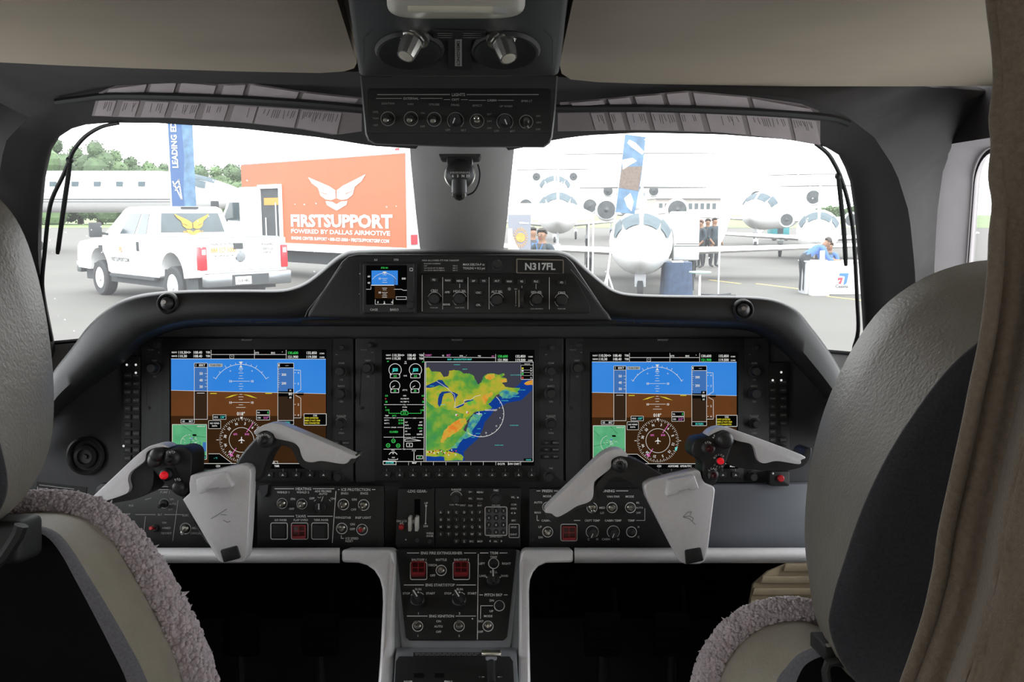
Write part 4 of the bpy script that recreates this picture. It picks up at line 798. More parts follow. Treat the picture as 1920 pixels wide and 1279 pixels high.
D.sh('land', mp(cl(wob([(47, 225), (75, 215), (110, 260), (200, 265), (235, 320), (285, 300), (290, 250), (340, 242), (400, 252), (440, 280), (500, 278), (550, 310), (578, 375), (600, 395), (625, 370), (650, 310), (690, 282), (740, 278), (800, 295), (865, 278), (870, 295), (830, 320), (890, 335), (895, 365), (840, 380), (880, 420), (950, 430), (1030, 430), (1000, 480), (900, 520), (830, 480), (790, 500), (740, 560), (700, 600), (740, 640), (640, 670), (560, 680), (520, 720), (470, 780), (430, 880), (470, 930), (330, 1060), (250, 1090), (46, 1090)], 4, 4, 2))), 3)
D.sh('land2', mp(cl(wob([(46, 560), (150, 640), (330, 660), (440, 700), (430, 760), (480, 790), (440, 860), (460, 900), (320, 1050), (240, 1080), (46, 1080)], 4, 6, 4))), 4)
D.sh('coast', mp(cl(wob([(540, 700), (640, 700), (600, 780), (540, 860), (530, 930), (440, 960), (370, 1060), (300, 1060), (380, 990), (470, 880), (500, 780)], 4, 8, 5))), 4)
D.sh('coast', mp(cl(wob([(810, 480), (880, 440), (960, 470), (1020, 480), (930, 540), (840, 545)], 3, 8, 6))), 4)
D.sh('land', mp(cl(wob([(46, 1080), (250, 1080), (380, 1110), (440, 1150), (430, 1188), (240, 1188), (240, 1150), (46, 1140)], 4, 6, 7))), 4)
D.sh('hill', mp(wob([(205, 1000), (215, 940), (250, 860), (320, 800), (390, 755), (450, 745), (475, 770), (440, 830), (390, 880), (320, 920), (260, 960), (230, 1005)], 4, 7, 8)), 5)
D.sh('hill', mp(wob([(630, 530), (680, 490), (740, 470), (750, 500), (700, 530), (670, 600), (640, 590)], 3, 5, 9)), 5)
D.sh('hill', mp(wob([(660, 310), (700, 285), (760, 285), (770, 320), (720, 345), (680, 340)], 3, 5, 9)), 5); D.sh('hill', mp([(820, 345), (885, 335), (893, 365), (835, 375)]), 5)
D.sh('hill', mp(wob([(1070, 385), (1100, 365), (1158, 345), (1158, 400), (1090, 400)], 3, 4, 3)), 5)
D.sh('lake', mp([(48, 410), (100, 385), (160, 360), (180, 345), (220, 350), (250, 395), (290, 430), (240, 420), (190, 400), (140, 420), (90, 430), (48, 428)]), 5)
D.sh('lake', mp([(215, 470), (270, 465), (320, 475), (240, 490), (222, 530), (212, 590), (190, 630), (172, 600), (175, 540), (190, 495)]), 5)
D.sh('lake', mp([(290, 465), (345, 478), (385, 500), (360, 540), (350, 580), (335, 520), (320, 490)]), 5); D.sh('lake', mp([(345, 635), (400, 605), (450, 590), (440, 615), (380, 640)]), 5); D.sh('lake', mp([(445, 575), (480, 560), (535, 545), (540, 560), (490, 575), (450, 585)]), 5)
D.ln('w', mp([(160, 360), (270, 430), (300, 465), (345, 500), (355, 560), (345, 640)]), 0.7, 6); D.ln('w', mp([(345, 635), (445, 590), (450, 555), (520, 555), (560, 520), (620, 505)]), 0.7, 6)
X0, Y0 = MX(640), MY(715); D.ar('w', MX(620), MY(700), 240 / 5.559 * 4.41, -125, 48, 1.0, 6)
for a in range(-105, 45, 15): q = R(a); rr = 240 / 5.559 * 4.41; D.ln('w', [(MX(620) + rr * math.cos(q), MY(700) - rr * math.sin(q)), (MX(620) + (rr - 10) * math.cos(q), MY(700) - (rr - 10) * math.sin(q))], 0.8, 6)
for t, a in (('6', 18), ('12', -38), ('9', -12), ('15', -75)): D.tx('w', t, MX(620 + 205 * math.cos(R(a))), MY(700 - 205 * math.sin(R(a))), 12, z=6)
D.tx('w', 'NANTUCKET', MX(728), MY(661), 13, z=6); D.ln('w', mp([(575, 700), (628, 700)]), 1.3, 6); D.ln('w', mp([(602, 680), (602, 715)]), 1.3, 6)
for t, x, y in (('HUDSON BAY', 372, 188), ('JAMES BAY', 455, 235), ('GULF OF ST LAWRENCE', 985, 296), ('ATLANTIC OCEAN', 967, 820), ('ATLANTIC OCEAN', 808, 1027), ('MICHIGAN', 225, 604), ('SUPERIOR', 110, 410), ('GULF OF MAINE', 1045, 452), ('SCOTIAN SHELF', 985, 520), ('GEORGES BANK', 870, 563), ('BAY', 665, 695), ('SOUND', 600, 855), ('CAPE FEAR', 590, 905), ('OCEAN', 540, 945)): D.tx('c', t, MX(x), MY(y), 6.5, z=6)
random.seed(11)
for i in range(26): x = 60 + i * 12 + random.uniform(-4, 4); y = 1085 + random.uniform(-18, 45) * (0.4 + i / 40); D.bx('w' if i % 3 == 0 else 'r' if i % 3 == 1 else 'k', MX(x), MY(y), MX(x + 12), MY(y + 12), 6 + i % 3 * 0.3)
for x, y in ((365, 712), (478, 685)): D.bx('w', MX(x - 10), MY(y - 10), MX(x + 10), MY(y + 10), 6); D.bx('r', MX(x + 2), MY(y - 2), MX(x + 18), MY(y + 10), 6.2)
D.fr('w', 611, 258, 1497, 1082, 0.9, 6)
D.bx('k', 1397, 268, 1497, 402, 6); D.fr('w', 1397, 285, 1497, 402, 0.5, 7); D.tx('w', 'NORTH UP', 1448, 276, 7, z=7)
for y, c in ((312, 'y'), (332, 'w'), (358, 'g'), (390, 'r')): D.bx(c, 1404, y - 7, 1418, y + 7, 7); D.tx('w', '0M', 1480, y, 8, z=7); D.ln('w', [(1397, y + 14), (1497, y + 14)], 0.4, 7)
D.bx('k', 1420, 1056, 1495, 1080, 7); D.tx('c', '1000NM', 1458, 1068, 10, z=8)
# header and footer
for t, y in (('NAV1', 203), ('NAV2', 230)): D.tx('w', t, 282, y, 13, 'l'); D.tx('w', '110.30' + ('<>' if y < 210 else ''), 330, y, 21, 'l'); D.tx('w', '108.40', 455, y, 21, 'l'); D.tx('w', 'TEB', 555, y, 16, 'l')
D.ln('w', [(594, 183), (594, 250)]); D.ln('w', [(594, 219), (1188, 224)]); D.ln('w', [(1188, 195), (1188, 256)]); D.tx('mg', 'TAS0KT', 602, 203, 13, 'l'); D.tx('w', 'GS', 745, 206, 11, 'l'); D.tx('mg', '0KT', 782, 204, 15, 'l'); D.tx('w', 'DTK ___°', 890, 209, 11, 'l'); D.tx('w', 'TRK', 1040, 210, 11, 'l'); D.tx('mg', 'ETE', 1155, 212, 10, 'l'); D.tx('c', 'MAP - NAVIGATION MAP', 890, 238, 14)
D.tx('g', '130.600', 1202, 212, 21, 'l'); D.tx('w', '121.900', 1202, 242, 21, 'l'); D.tx('w', '132.850', 1348, 212, 21, 'l'); D.tx('w', '119.500', 1348, 243, 21, 'l'); D.tx('w', 'COM1', 1494, 216, 11, 'r'); D.tx('w', 'COM2', 1494, 246, 11, 'r')
D.fr('w', 258, 1078, 364, 1107, 0.9); D.tx('c', 'SYSTEM', 312, 1092, 15); D.tx('w', 'MAP', 516, 1093, 15); D.tx('w', 'DCLTR', 1235, 1102, 15); D.tx('w', 'SHW CHRT', 1338, 1102, 15)
for i in range(11): D.ln('w', [(365 + i * 103, 1084), (365 + i * 103, 1112)], 0.6)
D.ln('w', [(262, 1082), (1495, 1082)], 0.9, 6)
# engine column
D.ln('w', [(603, 254), (596, 1078)], 1.0, 6); D.tx('g', 'SET', 298, 254, 9); D.tx('w', 'TO', 443, 257, 9); D.tx('w', 'ATR', 443, 271, 9); D.tx('g', 'SET', 588, 258, 9)
for x in (357, 525):
    D.ar('w', x, 325, 51, -55, 235, 1.1); D.fr('w', x - 40, 357, x + 38, 391, 1.0); D.bx('c', x - 20, 311, x + 22, 336, 3); D.tx('k', 'OFF', x + 1, 324, 11); D.ln('c', [(x - 26, 346), (x - 8, 334)], 1); D.tx('g', '0.0', x, 375, 16)
for x in (355, 522): D.ar('w', x, 456, 41, -55, 235, 1.1); D.fr('w', x - 34, 481, x + 32, 513, 1.0); D.ln('w', [(x - 22, 470), (x, 456)], 1.2); D.tx('g', '20', x, 497, 16)
D.tx('w', 'N1%', 441, 373, 11); D.tx('w', 'ITT°C', 438, 492, 12)
for t, y, l, r, c in (('N2%', 538, '0.0', '0.0', 'g'), ('OIL PRES PSI', 563, '0', '0', 'r'), ('OIL TEMP °C', 588, '28', '28', 'g'), ('FF PPH', 633, '0', '0', 'g'), ('FQ LB', 657, '1195', '1180', 'g')): D.tx('w', t, 436, y, 10); D.tx(c, l, 275, y, 14, 'l'); D.tx(c, r, 598, y, 14, 'r')
for t, x, y, x0, x1 in (('FUEL', 433, 612, 265, 600), ('ELEC', 348, 721, 265, 430), ('CABIN', 517, 723, 434, 598), ('SPOILER', 346, 800, 265, 425), ('LG', 343, 881, 262, 428), ('FLAPS', 512, 883, 430, 594), ('TRIM', 430, 980, 262, 594)):
    w = len(t) * 7; D.tx('w', t, x, y, 9); D.ln('w', [(x0, y), (x - w / 2 - 4, y)], 0.8); D.ln('w', [(x + w / 2 + 4, y), (x1, y)], 0.8)
D.ln('g', [(306, 668), (306, 684), (406, 684)], 0.9); D.ln('g', [(462, 684), (572, 684), (572, 668)], 0.9); D.fr('g', 406, 668, 462, 696, 0.9); D.tx('g', '2375', 434, 683, 12); D.tx('w', 'TEMP', 273, 703, 10, 'l'); D.tx('g', '24°C', 332, 703, 13, 'l'); D.ln('w', [(430, 724), (428, 970)], 0.9)
for i, (t, v) in enumerate((('BATT 1', '27.8V'), ('BATT 2', '27.9V'))): D.tx('w', t, 268, 741 + i * 25, 10, 'l'); D.tx('g', v, 426, 741 + i * 25, 14, 'r')
for i, (t, v) in enumerate((('ALT', '0FT'), ('RATE', '0FPM'), ('DELTA-P', '0.0PSI'), ('LFE', '0FT'), ('OXY/PX', '1850PSI'))): D.tx('w', t, 438, 757 + i * 25, 10, 'l'); D.tx('w' if i != 2 else 'g', v, 582, 757 + i * 25, 12, 'r')
D.tx('g', 'CLOSED', 346, 837, 15)
for x, y in ((343, 912), (299, 949), (382, 951)): D.ar('g', x, y, 15, 0, 360, 1.1); D.tx('g', 'DN', x, y, 9)
D.ln('w', [(438, 897), (480, 893), (570, 910), (438, 915)], 1.0, 3, True); D.fr('w', 452, 930, 500, 960, 1.0); D.tx('w', '0', 476, 945, 16)
D.tx('w', 'ROLL', 340, 989, 9); D.ar('w', 340, 1040, 36, 25, 155, 1.3); D.sh('w', [(333, 1020), (347, 1020), (340, 1008)], 3); D.tx('w', 'YAW', 342, 1049, 9); D.ln('w', [(302, 1056), (302, 1066), (378, 1066), (378, 1056)], 1); D.tx('w', 'PITCH', 512, 992, 9); D.ln('w', [(513, 1000), (513, 1074)], 1.2); D.fr('w', 534, 1034, 584, 1060, 0.9); D.tx('g', '3.7', 560, 1047, 13)
D.done(s2)

# ---- audio panels at the outer ends
for nm, lab, x0, x1, ys, lit in (('audio_panel', 'narrow black audio panel of small keys beside the round air vent', 232, 264, 680, ((239, 684), (256, 684), (256, 699), (233, 836))), ('audio_panel', 'narrow black audio panel of small keys left of the right headrest', 1440, 1476, 692, ((1464, 698), (1448, 713), (1464, 713)))):
    t = thing(nm, lab, 'control panel', DS.pt((x0 + x1) / 2, 882)); y1 = 882
    part('plate', G().plate(DS, rounded(x0 - 2, ys - 12, x1 + 2, y1, 3), 0, 0.006), M['ctrl'], t, bevel=0.001); S = Surf(1.418 - 0.0061)
    g = G()
    rowsy = [ys + 24 + i * 15.5 for i in range(11)]
    for i, y in enumerate(rowsy):
        for j, x in enumerate((x0 + 8, x1 - 8)):
            if (i, j) == (6, 1): continue
            button(S, x, y, 13, 10, t, t=0.0022); g.text(S, (('COM1', 'COM2'), ('MIC1', 'MIC2'), ('COM3', 'MIC3'), ('PA', 'MUTE'), ('SPKR', 'HDPH'), ('DME', 'NAV1'), ('AUX', ''), ('ADF', 'NAV2'), ('ISOL', 'SPLIT'), ('MAN', 'PLAY'), ('INTR', 'PILOT'))[i][j], x, y, 2.6, h=0.0028)
    part('lettering', g, M['dimw'], t)
    for x, y in lit: part('indicator_lamp', G().disc(S, x, y, 2.2, 0.0026), GL['w'], t)

# ================================================================ control yokes
YD = 1.19
def from_crop(ox, oy, k): return lambda pts: [(ox + x / k, oy + y / k) for x, y in pts]
def solid(pts, d0, d1, sm=3):
    ps = smooth_path([(x, y, 0) for x, y in pts], sm, True) if sm else [Vector((x, y, 0)) for x, y in pts]
    S = Surf(d0); return G().prism([S.pt(p.x, p.y) for p in ps], (0, d1 - d0, 0))
def dial(parent, px, py, r, m='key', h=0.01, d=YD - 0.022, name='yoke_button', dome=True):
    S = Surf(d); k = S.m(px, py); prof = [(r * k, -0.01), (r * k, h * 0.5), (r * 0.8 * k, h * 0.85), (r * 0.5 * k, h), (0.0002, h)]
    return part(name, G().lathe(prof, S.pt(px, py), S.n, 20), M[m], parent)
def yoke(label, base, plate, clip, strap, grips, pods, arms, emblem, texts, dials, inserts):
    t = thing('control_yoke', label, 'yoke', C(base[0], base[1], YD))
    part('column', G().tube([C(base[0], base[1] - 90, YD + 0.03), C(base[0] + 8, base[1] - 60, 1.36)], [0.03, 0.026], 16), M['black'], t)
    for a in arms: part('arm', solid(a, YD - 0.004, YD + 0.034), M['knob'], t, bevel=0.007, seg=3, smooth=60)
    for gpts in grips: part('grip', solid(gpts, YD - 0.008, YD + 0.036), M['knob'], t, bevel=0.009, seg=3, smooth=60)
    for ip_ in inserts: part('grip_cover', solid(ip_, YD - 0.017, YD + 0.014, 4), M['silver2'], t, label='silver grip cover', bevel=0.008, seg=4, smooth=60)
    for q in pods: part('switch_pod', solid(q, YD - 0.019, YD + 0.03), M['key'], t, bevel=0.006, seg=3, smooth=60)
    pb = part('clipboard', solid(plate, YD - 0.026, YD + 0.0, 0), M['silver2'], t, label='silver clipboard plate', bevel=0.005, seg=3, smooth=60)
    part('clip', solid(clip, YD - 0.040, YD - 0.0258, 0), M['silver2'], pb, bevel=0.003, seg=2, smooth=50)
    part('strap', solid(strap, YD - 0.030, YD + 0.004, 0), M['rubber'], pb, label='black strap', bevel=0.002)
    S = Surf(YD - 0.0262); g = G()
    for e in emblem: g.path(S, e, 1.3, 0.0003)
    part('emblem', g, M['pedg'], pb)
    for px, py, r, m, h in dials: dial(t, px, py, r, m, h)
    ST = Surf(YD - 0.0305); g = G()
    for s, px, py, r, a0, da, cap in texts:
        for i, ch in enumerate(s): a = a0 - da * i; g.text(ST, ch, px + r * math.cos(R(a)), py - r * math.sin(R(a)), cap, rot=90 - a, h=0.0006 if r < 20 else 0.0006)
    part('lettering', g, M['white'], t)
    return t
A = from_crop(160, 780, 4.41); B = from_crop(300, 630, 4.41); E = from_crop(1010, 780, 3.491)
plateL = A([(805, 692), (862, 640), (858, 560), (868, 498), (880, 488), (1290, 405), (1340, 412), (1364, 440), (1370, 480), (1345, 980), (1332, 1160), (1310, 1200), (1290, 1210), (1125, 1212), (1100, 1195), (1085, 1170)])
clipL = A([(915, 525), (1130, 468), (1150, 470), (1212, 575), (1205, 592), (1105, 604), (1100, 590), (1010, 608), (998, 628), (945, 648), (925, 640)])
strapL = A([(1110, 1112), (1250, 1075), (1282, 1180), (1140, 1216)])
insL = A([(690, 262), (645, 258), (590, 262), (540, 280), (505, 310), (492, 372), (430, 420), (375, 465), (352, 520), (362, 575), (364, 605), (335, 645), (210, 690), (100, 722), (30, 712), (80, 650), (240, 500), (420, 330), (510, 262), (570, 238), (640, 236)])
gripL = A([(500, 360), (560, 420), (560, 560), (520, 640), (400, 690), (240, 720), (140, 742), (60, 735), (60, 700), (200, 640), (320, 520), (400, 420)])
podL = A([(500, 350), (520, 300), (560, 275), (640, 268), (720, 270), (780, 295), (800, 350), (790, 420), (800, 460), (840, 510), (860, 560), (850, 620), (810, 672), (760, 665), (700, 620), (630, 540), (560, 460), (505, 400)])
podL2 = A([(700, 300), (740, 268), (800, 260), (860, 285), (882, 340), (878, 430), (870, 560), (840, 600), (760, 520)])
insR = B([(775, 800), (800, 768), (860, 735), (910, 724), (960, 725), (1060, 755), (1590, 985), (1570, 1020), (1520, 1060), (1340, 1035), (1260, 1046), (1200, 1035), (1168, 990), (1145, 920), (1090, 880), (960, 850), (935, 812), (885, 785), (840, 792), (805, 820)])
gripR = B([(930, 820), (1010, 830), (1120, 860), (1180, 960), (1220, 1030), (1400, 1020), (1600, 985), (1625, 1000), (1600, 1055), (1500, 1105), (1380, 1115), (1240, 1108), (1160, 1070), (1110, 980), (1080, 930), (1000, 905), (920, 930), (850, 880)])
armR = B([(780, 850), (850, 770), (930, 800), (960, 860), (950, 930), (900, 1010), (860, 1120), (820, 1200), (720, 1220), (600, 1180), (620, 1060), (700, 940)])
yoke('left control yoke with silver grips and a silver clipboard, left of the centre display', (405, 1055), plateL, clipL, strapL, [gripL, gripR], [podL2, podL], [armR, A([(760, 560), (860, 560), (920, 640), (860, 760), (780, 660)])],
     [A([(1040, 850), (1100, 815), (1170, 770)]), A([(1120, 815), (1170, 820)]), A([(1140, 860), (1175, 880), (1200, 870)])],
     [('CHRONO', 300 + 866 / 4.41, 630 + 862 / 4.41, 11.0, 158, 24, 4), ('PTT', 160 + 718 / 4.41, 780 + 335 / 4.41, 8.5, 115, 26, 4.2), ('PFD', 160 + 765 / 4.41, 780 + 560 / 4.41, 8.5, 120, 28, 4.2)],
     [(300 + 870 / 4.41, 630 + 860 / 4.41, 15, 'knob', 0.005), (300 + 868 / 4.41, 630 + 862 / 4.41, 7, 'ctrl', 0.014), (160 + 718 / 4.41, 780 + 345 / 4.41, 15, 'knob', 0.006), (160 + 712 / 4.41, 780 + 350 / 4.41, 7, 'ctrl', 0.013), (160 + 672 / 4.41, 780 + 485 / 4.41, 12, 'ctrl', 0.006), (160 + 668 / 4.41, 780 + 485 / 4.41, 7.5, 'redlit', 0.014), (160 + 775 / 4.41, 780 + 590 / 4.41, 12, 'knob', 0.006), (160 + 600 / 4.41, 780 + 320 / 4.41, 13, 'knob', 0.01), (160 + 572 / 4.41, 780 + 372 / 4.41, 12, 'knob', 0.006)], [insL, insR])
plateR = E([(690, 470), (698, 447), (740, 422), (1030, 354), (1048, 356), (1060, 370), (1070, 410), (1090, 442), (1148, 464), (1156, 490), (1112, 860), (1090, 950), (1060, 972), (960, 972), (930, 960), (915, 940), (705, 535)])
clipR = E([(852, 422), (1012, 390), (1022, 394), (1050, 475), (990, 490), (985, 478), (915, 492), (908, 508), (842, 530), (836, 515)])
strapR = E([(958, 882), (1064, 864), (1082, 950), (965, 976)])
insRL = E([(580, 268), (575, 245), (550, 226), (515, 218), (470, 226), (400, 268), (230, 430), (45, 612), (85, 640), (122, 662), (180, 636), (250, 592), (325, 566), (356, 530), (362, 450), (378, 418), (468, 345), (478, 292), (525, 264)])
gripRL = E([(480, 330), (400, 400), (370, 450), (380, 540), (330, 590), (240, 620), (150, 672), (88, 694), (48, 660), (60, 625), (160, 640), (280, 560), (340, 520), (350, 440), (420, 360)])
armRL = E([(470, 300), (530, 255), (585, 270), (680, 310), (790, 380), (850, 420), (820, 480), (720, 520), (640, 470), (560, 420), (480, 410), (420, 500), (380, 540), (370, 460), (430, 380)])
podR = E([(1100, 140), (1150, 112), (1210, 92), (1258, 115), (1276, 165), (1256, 225), (1236, 285), (1216, 335), (1186, 385), (1168, 430), (1132, 466), (1090, 446), (1068, 385), (1075, 320), (1055, 285), (1015, 272), (1000, 225), (1018, 165), (1060, 145)])
insRR = E([(1105, 128), (1138, 92), (1190, 76), (1260, 84), (1340, 112), (1722, 255), (1716, 290), (1704, 317), (1560, 296), (1480, 311), (1435, 290), (1412, 212), (1380, 182), (1282, 157), (1250, 112), (1200, 93), (1152, 130)])
gripRR = E([(1262, 130), (1380, 170), (1420, 220), (1440, 280), (1560, 290), (1710, 270), (1745, 225), (1785, 210), (1780, 270), (1745, 320), (1690, 345), (1580, 362), (1400, 352), (1290, 335), (1230, 310), (1225, 240), (1230, 180)])
yoke('right control yoke with silver grips and a red button pod, left of the right headrest', (1285, 1050), plateR, clipR, strapR, [gripRL, gripRR], [podR], [armRL],
     [E([(945, 662), (975, 630), (1000, 628)]), E([(945, 662), (985, 655), (1012, 668)]), E([(945, 662), (985, 672), (1025, 710)]), E([(1000, 628), (990, 650)]), E([(1012, 668), (1005, 690)])],
     [('CHRONO', 1010 + 532 / 3.491, 780 + 322 / 3.491, 10.5, 160, 25, 4), ('AP', 1010 + 1168 / 3.491, 780 + 150 / 3.491, 8, 160, 30, 3.6), ('SYN', 1010 + 1108 / 3.491, 780 + 205 / 3.491, 9.5, 118, 26, 3.8), ('QUICK', 1010 + 1182 / 3.491, 780 + 292 / 3.491, 11, 150, 26, 3.4), ('DISC', 1010 + 1182 / 3.491, 780 + 292 / 3.491, 12, 295, 24, 3.2), ('LEAD', 1010 + 1140 / 3.491, 780 + 378 / 3.491, 10, 135, 26, 4)],
     [(1010 + 532 / 3.491, 780 + 322 / 3.491, 14, 'knob', 0.005), (1010 + 532 / 3.491, 780 + 322 / 3.491, 6.5, 'ctrl', 0.014), (1010 + 1108 / 3.491, 780 + 210 / 3.491, 13, 'knob', 0.005), (1010 + 1113 / 3.491, 780 + 210 / 3.491, 6.5, 'redguard', 0.013), (1010 + 1215 / 3.491, 780 + 155 / 3.491, 16, 'knob', 0.012), (1010 + 1183 / 3.491, 780 + 293 / 3.491, 9, 'ctrl', 0.006), (1010 + 1183 / 3.491, 780 + 292 / 3.491, 6.5, 'redlit', 0.013), (1010 + 1138 / 3.491, 780 + 385 / 3.491, 11, 'knob', 0.006), (1010 + 1140 / 3.491, 780 + 385 / 3.491, 6, 'redguard', 0.012)], [insRL, insRR])

# ================================================================ overhead console, compass, visors, rods
OS = Surf(1.045)
oc = thing('overhead_console', 'black overhead console with light switches, two chrome reading lamps and a dome light', 'console', C(860, 150, 1.05))
US = Surf(pts=[(600, 140, 1.03), (1100, 140, 1.03), (860, 0, 0.76)])
part('upper_housing', G().prism([US.pt(672, 143), US.pt(1048, 143), US.pt(1052, 118), US.pt(1066, 0), US.pt(1075, -70), US.pt(640, -70), US.pt(650, 0), US.pt(668, 118)], (0, 0.05, 0.075)), M['bezel'], oc, bevel=0.006, seg=3)
lo = [(675, 142), (1046, 142), (1042, 205), (1036, 258), (1031, 269), (1020, 277), (860, 276), (702, 271), (690, 264), (685, 252), (680, 200)]
part('switch_housing', G().loft([[C(x, y, 1.13) for x, y in lo], [C(x, y, 1.055) for x, y in lo], [C(860 + (x - 860) * 0.985, 205 + (y - 205) * 0.97, 1.045) for x, y in lo]], True, True, True), M['bezel'], oc, smooth=40)
part('switch_plate', G().plate(OS, rounded(688, 166, 1034, 250, 7), -0.002, 0.0012), M['ctrl'], oc, bevel=0.0008)
S = Surf(1.045 - 0.0014); X = lambda v: 650 + v / 4.264; Y = lambda v: v / 4.264
g = G(); titled(g, S, 'LIGHTS', X(893), Y(757), X(245), X(1535), 5.6, 1.3)
for t, cx, y, x0, x1 in (('EXTERNAL', 515, 788, 235, 765), ('CKPT', 870, 797, 778, 968), ('CABIN', 1160, 803, 978, 1335)): titled(g, S, t, X(cx), Y(y), X(x0), X(x1), 4.2, 1.0)
for t, x, y, c in (('EMER LT', 1440, 808, 4), ('LDG/TAXI', 330, 828, 4), ('NAV', 512, 833, 4), ('STROBE', 700, 836, 4), ('PANEL', 870, 840, 4), ('EFFECT', 1045, 845, 4), ('UP WASH', 1272, 850, 4), ('LDG', 230, 895, 3.6), ('TAXI', 230, 947, 3.6), ('OFF', 232, 1002, 3.6), ('ON', 608, 905, 3.6), ('OFF', 607, 1012, 3.8), ('OFF', 808, 1040, 4), ('BRT', 935, 1042, 4), ('BRT', 1140, 915, 3.6), ('DIM', 1140, 970, 3.6), ('OFF', 1140, 1025, 3.6), ('OFF', 1198, 1048, 3.8), ('BRT', 1325, 1050, 3.8), ('ON', 1530, 928, 3.6), ('ARM', 1535, 980, 3.6), ('OFF', 1530, 1035, 3.8)): g.text(S, t, X(x), Y(y), c, bold=0)
for x, y, r in ((330, 950, 56), (515, 950, 56), (700, 955, 56), (1042, 968, 56), (1435, 975, 54)): g.arc(S, X(x), Y(y), r / 4.264, 0, 360, 1.1, n=22)
for x, y in ((870, 965), (1265, 975)): g.arc(S, X(x), Y(y), 65 / 4.264, -50, 230, 1.1)
part('lettering', g, M['dimw'], oc)
for x, y, tp in ((330, 950, 'redguard'), (515, 950, None), (700, 955, None)): toggle(S, X(x), Y(y), oc, 0, 10, 10, bat='key', tip='steel')
toggle(S, X(1042), Y(968), oc, 0, 0, 10); toggle(S, X(1435), Y(970), oc, 0, 20, 9, tip='chrome')
knob(S, X(870), Y(965), 11, 0.012, oc, pointer=-110, skirt=False); knob(S, X(1265), Y(975), 11, 0.012, oc, pointer=-68, skirt=False)
for cx, tx, ty, bx_, by in ((768, 777, 66, 760, 106), (948, 940, 68, 954, 110)):
    w = part('lamp_well', G().loft([[US.pt(cx + 62 * k * math.cos(a * math.pi / 14), 92 + 33 * k * math.sin(a * math.pi / 14), h) for a in range(28)] for k, h in ((1.06, 0.0005), (1.0, 0.004), (0.93, 0.0045), (0.8, 0.0015), (0.3, 0.001))], True, False, True), M['ctrl'], oc)
    a = C(tx, ty, US.pt(tx, ty).y - 0.004); b = C(bx_, by, US.pt(tx, ty).y - 0.012)
    ax = (b - a); L = ax.length
    rl = part('reading_lamp', G().lathe([(0.0125, 0), (0.0125, L * 0.26), (0.0108, L * 0.30), (0.0102, L * 0.6), (0.0086, L), (0.0072, L)], a, ax, 12), M['chrome'], oc, label='chrome swivel reading lamp', smooth=20)
    part('lamp_glass', G().lathe([(0.0072, 0), (0.004, 0.001), (0.0002, 0.001)], b, ax, 12), M['lens'], rl)
    part('lamp_collar', G().lathe([(0.0155, -0.002), (0.0155, 0.003), (0.0125, 0.005)], a, ax, 16), M['steel'], rl)
dl = part('dome_light', G().loft([[US.pt(855 + (130 - 8 * j) * (abs(math.cos(a)) ** 0.35) * math.copysign(1, math.cos(a)), -5 + (38 - 6 * j) * (abs(math.sin(a)) ** 0.6) * math.copysign(1, math.sin(a)), 0.001 + 0.0022 * j) for a in [k * math.pi / 20 for k in range(40)]] for j in range(3)], True, False, True), M['lens'], oc, label='pale oblong dome light lens')
part('lamp_tube', G().tube([US.pt(765, 2, 0.004), US.pt(945, 4, 0.004)], 0.0055, 12), M['lens'], dl); part('lamp_clip', G().tube([US.pt(925, 4, 0.004), US.pt(950, 4, 0.004)], 0.0062, 12), M['dimw'], dl)
pc = part('placard', G().plate(US, [(812, 54), (911, 56), (911, 70), (884, 70), (884, 128), (840, 128), (840, 70), (812, 68)], 0.0005, 0.002), M['ctrl'], oc)
part('placard_strip', G().rect(US, 853, 69, 866, 120, 0.0024), M['dimw'], pc)
g = G(); g.text(US, 'EMERGENCY', 859.5, 95, 6, rot=90, h=0.003); part('placard_print', g, M['ctrl'], pc)
g = G()
for y in (58, 62, 66): g.line(US, (820, y), (846 + y % 5, y), 0.8, 0.0024); g.line(US, (868, y), (902, y), 0.8, 0.0024)
part('placard_lines', g, M['dimw'], pc)
for x0, x1, s in ((682, 700, -1), (1018, 1036, 1)): part('housing_seam', G().path(US, [(x0 if s < 0 else x1, 118), (x0 if s < 0 else x1, 70), (x1 if s < 0 else x0, 54)], 1.2, 0.0012), M['ctrl'], oc)

# magnetic compass hanging under the console in front of the post
D0 = 1.40
mc = thing('magnetic_compass', 'black magnetic compass hanging in front of the grey centre post', 'compass', C(863, 330, D0))
part('bracket', G().plate(Surf(D0), [(822, 288), (902, 288), (898, 297), (884, 298), (840, 298), (826, 297)], -0.03, 0.0), M['dark'], mc, bevel=0.002)
part('yoke_bracket', G().plate(Surf(D0), [(838, 295), (886, 295), (886, 320), (880, 330), (846, 330), (838, 320)], -0.02, 0.004), M['black'], mc, bevel=0.002)
bl = part('bowl', G().lathe([(0.006, -0.03), (0.021, -0.026), (0.0235, -0.010), (0.0235, 0.004), (0.020, 0.012), (0.012, 0.017), (0.0002, 0.018)], C(862, 326, D0), (0, -1, 0.0), 24), M['black'], mc)
g = G(); S = Surf(D0 - 0.0185)
for t, x in (('6', 849), ('3', 858), ('N', 868), ('33', 877)): g.text(S, t, x, 330, 5)
for i in range(13): g.line(S, (845 + i * 2.9, 322), (845 + i * 2.9, 325.5), 0.8)
part('compass_card_print', g, M['white'], bl)
part('bowl_ring', G().tube([C(862 + 28 * math.cos(a * math.pi / 12), 326 + 29 * math.sin(a * math.pi / 12), D0 + 0.002) for a in range(-3, 16)], 0.0016, 6), M['steel'], mc)
part('compensator', G().tube([C(861, 338, D0 - 0.012), C(861, 362, D0 - 0.012)], 0.0118, 18), M['knob'], mc)
